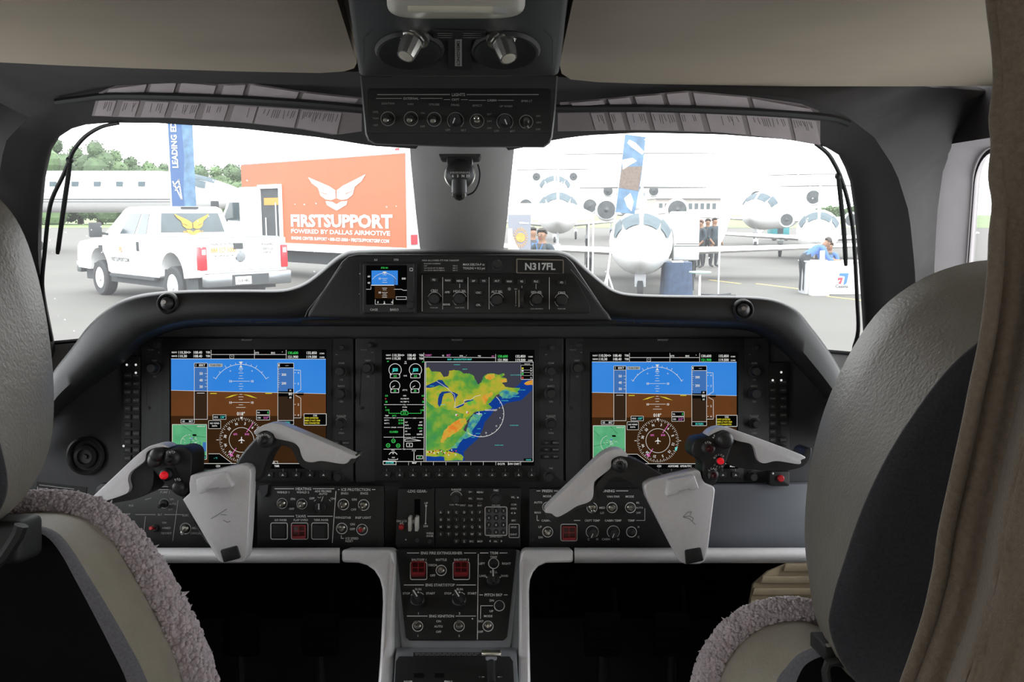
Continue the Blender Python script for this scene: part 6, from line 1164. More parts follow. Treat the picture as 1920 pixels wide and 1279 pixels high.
for s in (-1, 1): o = wpt('side_mirror', G().box((4.45, s * 1.08 if s > 0 else -1.36, 1.40), (4.56, 1.36 if s > 0 else -1.08, 1.74)), WM['dk'], tr, bevel=0.03); wpt('mirror_arm', G().tube([(4.5, s * 0.93, 1.46), (4.5, s * 1.12, 1.50)], 0.03, 8), WM['dk'], o)
wpt('fender_vent', G().box((4.72, 1.0, 1.08), (4.92, 1.012, 1.2)), WM['dk'], tr); wpt('front_bumper', G().box((6.2, -0.98, 0.5), (6.42, 0.98, 0.78)), WM['chr'], tr, bevel=0.03); wpt('running_board', G().box((2.0, 0.92, 0.50), (4.3, 1.04, 0.56)), WM['dk'], tr)

# ---- orange box truck
A_ = Vector((atX(764, 23.0), 23.0, 0)); B_ = Vector((atX(455, 28.7), 28.7, 0)); LB = (B_ - A_).length
bt = wthing('box_truck', 'box truck with a large orange sign side and open side door', 'truck', A_, math.atan2((B_ - A_).y, (B_ - A_).x))
wpt('box', G().box((0, -2.4, 0.9), (LB, 0, 3.62)), WM['paint'], bt, bevel=0.02); wpt('orange_panel', G().box((0.05, 0.0, 1.06), (LB - 0.03, 0.012, 3.46)), WM['orange'], bt, label='orange sign panel')
wpt('top_rail', G().box((-0.02, -0.02, 3.48), (LB + 0.02, 0.03, 3.62)), WM['paint'], bt); wpt('bottom_rail', G().box((-0.02, -0.02, 0.84), (LB + 0.02, 0.03, 1.06)), WM['paint'], bt)
wpt('chassis', G().box((0.2, -2.0, 0.45), (LB + 2.2, -0.4, 0.96)), WM['dk'], bt)
inv = None
def to_local(o, px, py, yl=0.013):
    """Frame pixel -> point on the thing's local plane y = yl."""
    rz = o.rotation_euler[2]; m = Matrix.Translation(o.location) @ Matrix.Rotation(rz, 4, 'Z'); mi = m.inverted(); a = mi @ CAM; r = mi.to_3x3() @ ray(px, py); return a + r * ((yl - a.y) / r.y)
BS = FS((0, 0.0125, 0), (-1, 0, 0), (0, 0, 1), (0, 1, 0))
def bpos(px, py): p = to_local(bt, px, py); return (-p.x, -p.z)
def btext(g, t, pxl, pxr, py, cap):
    xl, y = bpos(pxl, py); xr, _ = bpos(pxr, py); w = glyphs(t, 0.02)[2] * cap / 0.72; g.text(BS, t, xl, y, cap, 'l', xs=(xr - xl) / w, bold=0.04 if cap > 0.3 else 0.02, h=0.0006)
g = G(); btext(g, 'FIRSTSUPPORT', 545, 736, 413, 0.34); btext(g, 'POWERED BY DALLAS AIRMOTIVE', 546, 732, 433, 0.12); btext(g, 'ENGINE CENTER SUPPORT • 888-527-5000 • FIRSTSUPPORTGRP.COM', 547, 730, 446, 0.09)
wpt('lettering', g, WM['wht'], bt, smooth=0)
x0, yy = bpos(578, 362); x1, _ = bpos(688, 362); g = G(); wings(g, BS, (x0 + x1) / 2, yy, x1 - x0, ky=(bpos(633, 396)[1] - bpos(633, 331)[1]) / 275); wpt('wing_emblem', g, WM['wht'], bt, label='white wing emblem', smooth=0)
pl_, pr_ = to_local(bt, 487, 400).x, to_local(bt, 530, 400).x; zt = to_local(bt, 510, 346).z
dr = wpt('side_door_frame', G().prism([(pl_, 0.01, 1.0), (pl_, 0.01, zt), (pr_, 0.01, zt), (pr_, 0.01, 1.0), (pr_ + 0.12, 0.01, 1.0), (pr_ + 0.12, 0.01, zt - 0.12), (pl_ - 0.12, 0.01, zt - 0.12), (pl_ - 0.12, 0.01, 1.0)], (0, 0.06, 0)), WM['paint'], bt)
wpt('doorway', G().box((pr_ + 0.1, 0.005, 0.95), (pl_ - 0.1, 0.02, zt - 0.1)), WM['dk'], dr); wpt('yellow_bin', G().box((pr_ + 0.2, 0.018, zt - 0.62), (pl_ - 0.3, 0.03, zt - 0.4)), WM['gold'], dr)
for u in (0.25, 0.7): wpt('door_bar', G().tube([(pr_ + (pl_ - pr_) * u, 0.04, 1.0), (pr_ + (pl_ - pr_) * u, 0.04, zt - 0.3 - u)], 0.025, 8), WM['pgrey'], dr)
wpt('open_door', G().box((pl_ + 0.02, 0.05, 0.95), (pl_ + 1.05, 0.11, zt - 0.05)), WM['paint'], bt, bevel=0.02)
wpt('steps', G().prism([(pr_ + 0.05, 0.1, 0.95), (pr_ + 0.05, 0.9, 0.05), (pr_ + 0.05, 1.0, 0.05), (pr_ + 0.05, 0.2, 0.95)], (0.06, 0, 0)), WM['paint'], bt)
cabp = [(LB + 0.15, 0.5), (LB + 0.15, 2.55), (LB + 1.1, 2.5), (LB + 1.75, 1.75), (LB + 2.9, 1.55), (LB + 3.0, 0.6)]
wpt('cab', G().prism([(x, -0.15, z) for x, z in cabp], (0, -2.0, 0)), WM['paint'], bt, bevel=0.06)
wpt('cab_window', G().prism([(LB + 0.45, -0.14, 1.7), (LB + 0.45, -0.14, 2.3), (LB + 1.05, -0.14, 2.3), (LB + 1.5, -0.14, 1.75)], (0, 0.012, 0)), WM['glassd'], bt)
mo = wpt('cab_mirror', G().box((LB + 1.25, 0.12, 1.75), (LB + 1.34, 0.40, 2.35)), WM['dk'], bt, bevel=0.04); wpt('mirror_arm', G().tube([(LB + 1.3, -0.2, 1.7), (LB + 1.3, 0.25, 1.8)], 0.04, 8), WM['dk'], mo)
for x in (1.6, LB + 1.9):
    for y in (-0.35, -1.95): wheel(bt, x, y, 0.48, 0.3, 1 if y > -1 else -1)
wpt('rear_frame', G().box((-0.06, -2.42, 0.9), (0.0, 0.03, 3.64)), WM['pgrey'], bt); wpt('roof_marker_lamp', G().box((0.25, 0.0, 3.55), (0.4, 0.05, 3.6)), WM['tail'], bt); wpt('rear_lamp', G().box((-0.09, -0.25, 1.15), (-0.05, -0.05, 1.4)), WM['tail'], bt)

# ---- flag banners
fb = wthing('flag_banner', 'tall dark blue and light blue flag banner lettered upward behind the pickup', 'banner', (atX(346, 27), 27, 0), 0)
W_ = 44 / px_m(27) / 2
wpt('cloth', G().prism([(-W_, 0, 0.9), (0.05, 0, 0.9), (0.0, 0, 2.6), (0.08, 0, 3.6), (0.02, 0, 5.3), (-W_, 0, 5.3)], (0, 0.01, 0)), WM['blueb'], fb); wpt('light_half', G().prism([(0.05, 0, 0.9), (W_, 0, 0.9), (W_ * 1.05, 0, 5.3), (0.02, 0, 5.3), (0.08, 0, 3.6), (0.0, 0, 2.6)], (0, 0.01, 0)), WM['sky2'], fb)
BA = FS((0, -0.002, 0), (1, 0, 0), (0, 0, 1), (0, -1, 0)); g = G(); g.text(BA, 'LEADING EDGE', -0.20, -4.1, 0.17, rot=-90, h=0.0008)
g.path(BA, [(-0.30, -2.9), (-0.05, -2.35), (-0.12, -2.95)], 0.035, 0.0008); g.line(BA, (-0.28, -2.75), (-0.1, -2.95), 0.03, 0.0008); g.line(BA, (-0.24, -2.62), (-0.08, -2.8), 0.03, 0.0008); wpt('lettering', g, WM['wht'], fb, smooth=0)
wpt('pole', G().tube([(-W_ - 0.03, 0.01, 0), (-W_ - 0.03, 0.01, 5.4)], 0.025, 8), WM['pgrey'], fb)
def flagpts(pts, Y): return [Vector((p.x, 0, p.z)) - Vector((0, 0, 0)) for p in [atY(x, y, Y) for x, y in pts]]
X0_ = atX(1180, 18); b2 = wthing('flag_banner', 'narrow photo printed banner leaning on a white tripod left of the nose-on jet', 'banner', (X0_, 18, 0), 0)
L_ = lambda pts, y=0.0: [Vector((p.x - X0_, y, p.z)) for p in [atY(a, b, 18) for a, b in pts]]
wpt('cloth', G().prism(L_([(1172, 252), (1211, 257), (1203, 330), (1190, 402), (1154, 398), (1163, 330)]), (0, 0.012, 0)), WM['sky2'], b2)
wpt('ground_print', G().prism(L_([(1166, 313), (1204, 312), (1197, 358), (1160, 352)], -0.004), (0, 0.004, 0)), mat('print_brown', '5c5048', 0.7, var=0.2, scale=20), b2)
for pts in ([(1180, 262), (1192, 268), (1208, 285), (1204, 290), (1184, 276), (1176, 268)], [(1166, 300), (1186, 296), (1194, 302), (1180, 310), (1168, 318)], [(1170, 372), (1182, 362), (1188, 378), (1184, 396), (1176, 388)]): wpt('jet_print', G().prism(L_(pts, -0.005), (0, 0.004, 0)), WM['wht'], b2)
p0 = L_([(1174, 254)])[0]; p1 = Vector((p0.x - 0.32, 0.03, 0.75)); wpt('pole', G().tube([p0 + Vector((0, 0.03, 0)), p1], 0.018, 8), WM['wht'], b2)
for dx, dy in ((-0.22, -0.2), (0.24, -0.1), (0.0, 0.3)): wpt('tripod_leg', G().tube([p1, (p1.x + dx, p1.y + dy, 0)], 0.016, 6), WM['wht'], b2)
X1_ = atX(1352, 21); b3 = wthing('flag_banner', 'white feather flag banner on a crossed foot in front of the far wing', 'banner', (X1_, 21, 0), 0)
L3_ = lambda pts, y=0.0: [Vector((p.x - X1_, y, p.z)) for p in [atY(a, b, 21) for a, b in pts]]
wpt('cloth', G().prism(L3_([(1352, 290), (1382, 286), (1380, 340), (1372, 400), (1360, 440), (1346, 468), (1347, 420), (1354, 350)]), (0, 0.01, 0)), WM['pgrey'], b3)
wpt('pole', G().tube([(0, 0.02, 0.05), L3_([(1350, 440)])[0], L3_([(1358, 340)])[0], L3_([(1366, 286)])[0]], 0.02, 8), WM['pgrey'], b3)
for s in (-1, 1): wpt('foot', G().tube([(-0.35, s * 0.25, 0.02), (0.35, -s * 0.25, 0.04)], 0.02, 6), WM['dk'], b3)

# ---- jets
def jet(label, loc, rz, L, r, zc, wing_x, span, wz, eng, tail, cabin=0, drop=0.25, ttail=True, gear=True):
    t = wthing('business_jet', label, 'jet', loc, rz); rows = []
    for u, k, dz in ((0, 0.06, 0.45), (0.08, 0.35, 0.32), (0.2, 0.75, 0.15), (0.34, 1, 0), (0.76, 1, 0), (0.84, 0.93, -0.03), (0.90, 0.74, -0.12), (0.95, 0.50, -0.22), (0.985, 0.25, -0.27), (1.0, 0.06, -0.28)):
        rows.append([Vector((u * L, math.cos(a) * r * k, zc + dz * r + math.sin(a) * r * k)) for a in [i * 2 * math.pi / 24 for i in range(24)]])
    wpt('fuselage', G().loft(rows, True, True, True), WM['paint'], t, smooth=60)
    c = zc + 0.38 * r
    for s in (-1, 1):
        def skin_pt(u, ang, off=0.025):
            P = ((0.76, 1, 0), (0.84, 0.93, -0.03), (0.90, 0.74, -0.12), (0.95, 0.50, -0.22), (0.985, 0.25, -0.27))
            j = max(i for i in range(4) if P[i][0] <= u + 1e-9); f = (u - P[j][0]) / (P[j + 1][0] - P[j][0]); k_ = P[j][1] + (P[j + 1][1] - P[j][1]) * f; dz = P[j][2] + (P[j + 1][2] - P[j][2]) * f
            return Vector((u * L + off * 0.6, s * math.cos(R(ang)) * (r * k_ + off), zc + dz * r + math.sin(R(ang)) * (r * k_ + off)))
        for nm, u0, u1, a0, a1 in (('windshield_pane', 0.91, 0.848, 86, 50), ('cockpit_side_window', 0.892, 0.822, 46, 18)):
            wpt(nm, G().loft([[skin_pt(u0 + (u1 - u0) * j / 3, a0 + (a1 - a0) * i / 4 + (6 if nm[0] == 'c' else 0) * j / 3) for i in range(5)] for j in range(4)]), WM['awin'], t, smooth=60)
        for i in range(cabin): x = (0.74 - 0.055 * i) * L; wpt('cabin_window', G().prism([(x - 0.16, s * r * 0.93, zc + 0.22 * r), (x + 0.16, s * r * 0.93, zc + 0.22 * r), (x + 0.16, s * r * 0.90, zc + 0.44 * r), (x - 0.16, s * r * 0.90, zc + 0.44 * r)], (0, s * 0.08 * r, 0.02)), WM['awin'], t)
        wx = wing_x * L; h = span / 2
        wpt('wing', G().loft([[(wx + 1.0, s * r * 0.3, wz), (wx + 0.3, s * r * 0.3, wz + 0.14), (wx - 1.0, s * r * 0.3, wz + 0.03), (wx, s * r * 0.3, wz - 0.12)], [(wx + 0.1, s * h, wz + 0.28), (wx - 0.2, s * h, wz + 0.34), (wx - 0.7, s * h, wz + 0.29), (wx - 0.2, s * h, wz + 0.25)]], True, True, True), WM['paint'], t)
        ex, ey, ez, er = eng; e = wpt('engine', G().lathe([(er * 0.86, 0.0), (er, -0.1), (er * 1.08, -0.5), (er * 1.0, -1.3), (er * 0.7, -2.0)], (ex * L, s * ey, ez), (1, 0, 0), 24), WM['paint'], t, smooth=60)
        wpt('engine_intake', G().lathe([(er * 0.84, 0.004), (er * 0.25, -0.0 + 0.006), (0.001, 0.08)], (ex * L, s * ey, ez), (1, 0, 0), 20), WM['intake'], e); wpt('pylon', G().box((ex * L - 1.4, min(s * ey, s * r * 0.5), ez - 0.06), (ex * L - 0.5, max(s * ey, s * r * 0.5), ez + 0.06)), WM['paint'], e)
        if tail: hz = tail[0]; wpt('tailplane', G().loft([[(0.06 * L, 0, hz), (0.02 * L, 0, hz + 0.08), (-0.03 * L, 0, hz), (0.02 * L, 0, hz - 0.06)], [(0.02 * L, s * tail[1] / 2, hz - 0.02), (0.0, s * tail[1] / 2, hz + 0.02), (-0.02 * L, s * tail[1] / 2, hz - 0.02), (0.0, s * tail[1] / 2, hz - 0.05)]], True, True, True), WM['pgrey'], t)
    if tail: wpt('tail_fin', G().loft([[(0.14 * L, 0.09, zc + r * 0.5), (0.14 * L, -0.09, zc + r * 0.5), (0.0, -0.09, zc + r * 0.5), (0.0, 0.09, zc + r * 0.5)], [(0.06 * L, 0.05, tail[0]), (0.06 * L, -0.05, tail[0]), (-0.03 * L, -0.05, tail[0]), (-0.03 * L, 0.05, tail[0])]], True, True, True), WM['paint'], t)
    if gear:
        for x, y, rr in ((0.88 * L, 0, 0.2), (0.40 * L, 1.6, 0.3), (0.40 * L, -1.6, 0.3)):
            o = wpt('landing_gear_leg', G().tube([(x, y, 2 * rr + 0.1), (x, y, zc - r * 0.3 if y == 0 else wz)], 0.05, 8), WM['pgrey'], t); wpt('gear_wheel', G().lathe([(rr * 0.5, -0.08), (rr, -0.06), (rr, 0.06), (rr * 0.5, 0.08)], (x, y, rr), (0, 1, 0), 18), WM['tyre'], o); wpt('gear_fork', G().box((x - 0.08, y - 0.13, rr * 1.2), (x + 0.08, y + 0.13, rr * 2 + 0.14)), WM['pgrey'], o)
    return t
def facing(px, Y, L, turn=0.0):
    n = Vector((atX(px, Y), Y, 0)); u = n.normalized(); a = math.atan2(-u.y, -u.x) + R(turn); return (n.x - math.cos(a) * L, n.y - math.sin(a) * L, 0), a
jA = jet('white jet facing the cockpit nose on, with its nosewheel and two engines showing', *facing(1203, 19.2, 14.0, 0), 14.0, 0.80, 1.24, 0.44, 15.5, 0.78, (0.27, 1.15, 2.06, 0.36), (2.9, 4.6))
jB = jet('white jet standing behind the pale tent canopy', *facing(1046, 40, 15.0, 0), 15.0, 1.05, 2.0, 0.45, 8, 1.3, (0.34, 1.78, 2.35, 0.44), (4.6, 5))
jC = jet('farthest white jet with a single small engine intake high above the tent', *facing(1040, 58, 16.0, 0), 16.0, 1.2, 3.4, 0.45, 6, 2.4, (0.5, 1.35, 4.6, 0.34), None)
jD = jet('white jet facing the cockpit behind the white counter', *facing(1536, 33, 12.0, 0), 12.0, 0.85, 1.25, 0.50, 12.5, 0.85, (0.45, 1.35, 1.66, 0.32), (3.3, 4.0))
jE = jet('large white jet with a wide high tailplane behind the nose-on jet', *facing(1182, 62, 22.0, 0), 22.0, 1.2, 2.9, 0.4, 9, 1.8, (0.2, 2.0, 3.9, 0.5), (7.4, 15.0))
jF = jet('white jet with its wing reaching toward the white feather flag', *facing(1405, 48, 16.0, -12), 16.0, 1.1, 2.1, 0.45, 13, 1.5, (0.36, 1.75, 2.95, 0.5), (4.6, 5.5))
jL = jet('long white jet in side view beyond the pickup truck', (atX(470, 44) - 19.5, 44.5, 0), 0, 19.5, 1.02, 3.0, 0.40, 14, 2.2, (0.22, 1.6, 3.6, 0.5), None, cabin=8)
g = G(); S = FS((0, -1.03, 0), (1, 0, 0), (0, 0, 1), (0, -1, 0)); g.line(S, (3, -2.62), (16, -2.62), 0.05); g.line(S, (3, -2.5), (16, -2.5), 0.03); wpt('cheat_line', g, WM['dk'], jL)

# ---- canopy, boards, counter, carts
tn = wthing('canopy_tent', 'pale grey canopy tent roof on thin poles above the man', 'tent', (atX(1030, 23), 23, 0), 0); k = px_m(23)
x0, x1 = -92 / k, 82 / k; z0, z1 = 1.95 - 13 / k, 1.95 + 8 / k
wpt('roof', G().loft([[(x0, 0, z0), (x1, 0, z0), (x1, 1.4, z0), (x0, 1.4, z0)], [(x0, 0, z0 + 0.18), (x1, 0, z0 + 0.18), (x1, 1.4, z0 + 0.18), (x0, 1.4, z0 + 0.18)], [(x0 + 0.5, 0.6, z1 + 0.15), (x1 - 0.5, 0.6, z1 + 0.15), (x1 - 0.5, 0.8, z1 + 0.15), (x0 + 0.5, 0.8, z1 + 0.15)]], True, True, True), WM['tent'], tn)
for x in (x0, x1):
    for y in (0.02, 1.38): wpt('pole', G().tube([(x, y, 0), (x, y, z0 + 0.1)], 0.022, 8), WM['wht'], tn)
po = wthing('poster_board', 'grey poster board with a golden turbine picture beside the centre post', 'poster', (atX(974, 16), 16, 0), 0); k = px_m(16); w = 21 / k
wpt('board', G().box((-w, 0, 0.3), (w, 0.04, 1.95 - 3 / k)), WM['gposter'], po); PB = FS((0, -0.001, 1.95), (1, 0, 0), (0, 0, 1), (0, -1, 0))
g = G(); g.disc(PB, 0.02, 0.43, 0.085, 0.0006, 18)
for i in range(22): a = i * math.pi / 11; g.line(PB, (0.02 + 0.09 * math.cos(a), 0.43 + 0.12 * math.sin(a)), (0.02 + 0.13 * math.cos(a), 0.43 + 0.18 * math.sin(a)), 0.012, 0.0006)
wpt('turbine_print', g, WM['gorange'], po, smooth=0); wpt('cowl_print', G().shape(PB, [(-w, 0.27), (-0.13, 0.27), (-0.12, 0.40), (-0.06, 0.55), (0.02, 0.68), (-w, 0.75)], 0.0008), WM['cream2'], po, smooth=0)
g = G(); g.text(PB, 'Williams', 0.08, 0.17, 0.035, h=0.0008); wpt('lettering', g, WM['wht'], po, smooth=0); wpt('stand', G().box((-0.15, -0.1, 0), (0.15, 0.25, 0.3)), WM['dk'], po, bevel=0.02)
Yc = 21.5; k = px_m(Yc); ct = wthing('display_counter', 'white display counter with a blue and red logo near the right windshield edge', 'counter', (atX(1570, Yc), Yc, 0), 0)
wpt('front', G().box((-52 / k, 0, 0), (60 / k, 0.05, 60 / k)), WM['paint'], ct, bevel=0.01); wpt('top', G().box((-54 / k, -0.03, 60 / k), (62 / k, 0.6, 60 / k + 0.03)), WM['paint'], ct, bevel=0.008); wpt('side', G().box((-52 / k, 0.05, 0), (-50 / k, 0.55, 60 / k)), WM['pgrey'], ct)
CS = FS((0, -0.001, 1.95), (1, 0, 0), (0, 0, 1), (0, -1, 0)); V = lambda pts: [((x - 1570) / k, (y - 400) / k) for x, y in pts]
wpt('logo_blue', G().shape(CS, V([(1580, 511), (1597, 511), (1594, 530), (1588, 534), (1590, 517), (1579, 516)]), 0.0006), WM['cblue'], ct, smooth=0); wpt('logo_red', G().shape(CS, V([(1577, 520), (1587, 519), (1583, 532), (1578, 530), (1583, 523), (1577, 525)]), 0.0006), WM['redl'], ct, smooth=0)
g = G(); g.text(CS, 'Cessna', (1585 - 1570) / k, 135.5 / k, 6 / k, h=0.0006); wpt('lettering', g, WM['blk'], ct, smooth=0)
bn = tag(struct('roll_up_stand', G().box(atY(1536, 520, 21.2).xyz, atY(1547, 470, 21.2).xyz + Vector((0, 0.03, 0))), WM['paint'], world=True), 'narrow white roll-up stand against the left end of the white counter', 'stand'); del bn['kind']
bn_z = atY(1540, 470, 21.2)
struct('base', G().box((bn_z.x - 0.2, 21.1, 0), (bn_z.x + 0.2, 21.35, 0.5)), WM['paint'], world=True, parent=bn)
sc_ = wthing('service_cart', 'tall white service cart with dark stripes beside the nose-on jet', 'cart', (atX(1289, 22.5), 22.5, 0), 0); k = px_m(22.5)
wpt('body', G().box((-24 / k, 0, 1.95 - 88 / k), (24 / k, 0.8, 1.95 + 3 / k)), WM['paint'], sc_, bevel=0.06, seg=3)
for y in (56, 60): wpt('stripe', G().box((-23 / k, -0.006, 1.95 - (y + 1.5) / k), (23 / k, 0.0, 1.95 - y / k)), WM['dk'], sc_)
wpt('lower_panel', G().box((-23.5 / k, -0.012, 1.95 - 86 / k), (23.5 / k, 0.0, 1.95 - 66 / k)), WM['pgrey'], sc_, bevel=0.004)
for x in (-0.22, 0.22):
    for y in (0.15, 0.65): wpt('leg', G().tube([(x, y, 0), (x, y, 1.95 - 88 / k)], 0.03, 8), WM['dk'], sc_)
tb = wthing('draped_table', 'table under a dark blue cloth right of the nosewheel', 'table', (atX(1276, 20.9), 20.9, 0), 0)
rows = []
for z, s in ((0.0, 1.08), (0.35, 1.04), (0.8, 1.0)): rows.append([Vector((math.copysign(abs(math.cos(a)) ** 0.5, math.cos(a)) * 0.34 * s * (1 + 0.04 * math.sin(9 * a) * (1 - z)), 0.3 + math.copysign(abs(math.sin(a)) ** 0.5, math.sin(a)) * 0.3 * s, z)) for a in [i * 2 * math.pi / 40 for i in range(40)]])
wpt('cloth', G().loft(rows, True, False, True), WM['blue'], tb); wpt('leaflets', G().box((-0.15, 0.1, 0.80), (0.12, 0.3, 0.83)), WM['wht'], tb)
mt = wthing('bistro_table', 'small round mint green table on a thin white pole', 'table', (atX(1316, 20.0), 20.0, 0), 0)
wpt('top', G().lathe([(0.24, 0), (0.25, 0.015), (0.24, 0.03)], (0, 0, 0.62), (0, 0, 1), 24), WM['mint'], mt); wpt('pole', G().tube([(0, 0, 0.02), (0, 0, 0.62)], 0.025, 8), WM['wht'], mt); wpt('foot', G().lathe([(0.2, 0), (0.18, 0.02), (0.03, 0.04)], (0, 0, 0), (0, 0, 1), 20), WM['wht'], mt)
tc_ = wthing('ground_power_cart', 'teal ground power cart with a white hose near the far jet engine', 'cart', (atX(1466, 64), 64, 0), 0)
wpt('body', G().box((-0.65, 0, 0.35), (0.6, 1.2, 1.25)), WM['tealc'], tc_, bevel=0.05); wpt('grille', G().box((-0.25, -0.02, 0.5), (0.15, 0.0, 1.1)), WM['dk'], tc_); wpt('hose', G().tube([(-1.9, 0.2, 1.3), (-1.5, 0.2, 0.5), (-1.0, 0.2, 1.1), (-0.6, 0.2, 1.2)], 0.14, 8), WM['wht'], tc_)
for x in (-0.45, 0.4): wpt('wheel', G().lathe([(0.12, -0.06), (0.2, -0.05), (0.2, 0.05), (0.12, 0.06)], (x, 0.05, 0.2), (0, 1, 0), 16), WM['tyre'], tc_)
hb = wthing('hangar_building', 'pale low brick building on the far horizon behind the jets', 'building', (atX(1282, 118), 118, 0.0), 0); k = px_m(118)
wpt('walls', G().box((-52 / k, 0, 0), (70 / k, 8, 1.95 + 27 / k)), WM['brick'], hb); wpt('roof', G().box((-54 / k, -0.3, 1.95 + 27 / k), (72 / k, 8.3, 1.95 + 31 / k)), WM['pgrey'], hb)
for i in range(10): wpt('window', G().box(((-46 + i * 11) / k, -0.05, 1.95 + 8 / k), ((-40 + i * 11) / k, 0.0, 1.95 + 18 / k)), WM['glassd'], hb)

# ---- trees
def tree(label, px, topy, Y, wpx, m, seed, group):
    k = px_m(Y); H = 1.95 + (400 - topy) / k; rx = wpx / k; t = wthing('tree', label, 'tree', (atX(px, Y), Y, 0), 0, group); random.seed(seed)
    wpt('trunk', G().tube([(0, 0, 0), (0.1, 0, H * 0.3), (0, 0, H * 0.7)], [0.04 * H, 0.03 * H, 0.015 * H], 7), WM['bark'], t)
    g = G(); lobes = [(Vector((random.uniform(-1, 1) * rx * 0.55, random.uniform(-1, 1) * rx * 0.4, H * random.uniform(0.1, 0.80))), rx * random.uniform(0.5, 0.75)) for i in range(12)] + [(Vector((0, 0, H * 0.86)), rx * 0.4), (Vector((0, 0, H * 0.5)), rx * 0.75)]
    for c, r in lobes:
        r = min(r, H - c.z); g.ball(c, r * 0.86, 10, 7)
        for i in range(120):
            a = Vector((random.gauss(0, 1), random.gauss(0, 1), random.gauss(0, 1))).normalized(); p = c + a * r * random.uniform(0.84, 1.06); s = 2.6 / k * random.uniform(0.6, 1.2)
            u = Vector((random.gauss(0, 1), random.gauss(0, 1), random.gauss(0, 1))).normalized(); v = u.orthogonal().normalized(); g.poly([p - u * s, p + v * s * 0.6, p + u * s, p - v * s * 0.6])
    wpt('foliage', g, m, t, kind='stuff', smooth=0, fix=False)
TR = [(84, 262, 40), (112, 254, 40), (150, 270, 34), (186, 262, 42), (222, 278, 34), (250, 290, 30), (284, 300, 30), (312, 303, 28), (336, 302, 26), (378, 306, 30), (408, 309, 30), (438, 306, 30), (468, 309, 30)]
for i, (px, ty, w) in enumerate(TR):
    tree(('tall leafy green tree at the left end of the distant tree line' if i < 4 else 'low rounded green tree in the distant line beyond the long jet'), px, ty, 150 + (i % 3) * 6, w, WM['leaf'] if i % 2 else WM['leaf2'], 40 + i, 'tall trees at the tree line end' if i < 4 else 'low trees of the tree line')
for i, (px, ty) in enumerate(((1540, 390), (1556, 387), (1572, 388), (1590, 389), (1606, 388))): tree('small hazy tree on the horizon right of the high tail fin', px, ty, 260, 11, WM['leaf2'], 70 + i, 'small trees on the right horizon')
for i, (px, ty) in enumerate(((1322, 394), (1338, 393), (1352, 394))): tree('low bush on the horizon beside the white feather flag', px, ty, 240, 9, WM['leaf2'], 80 + i, 'low bushes on the horizon')

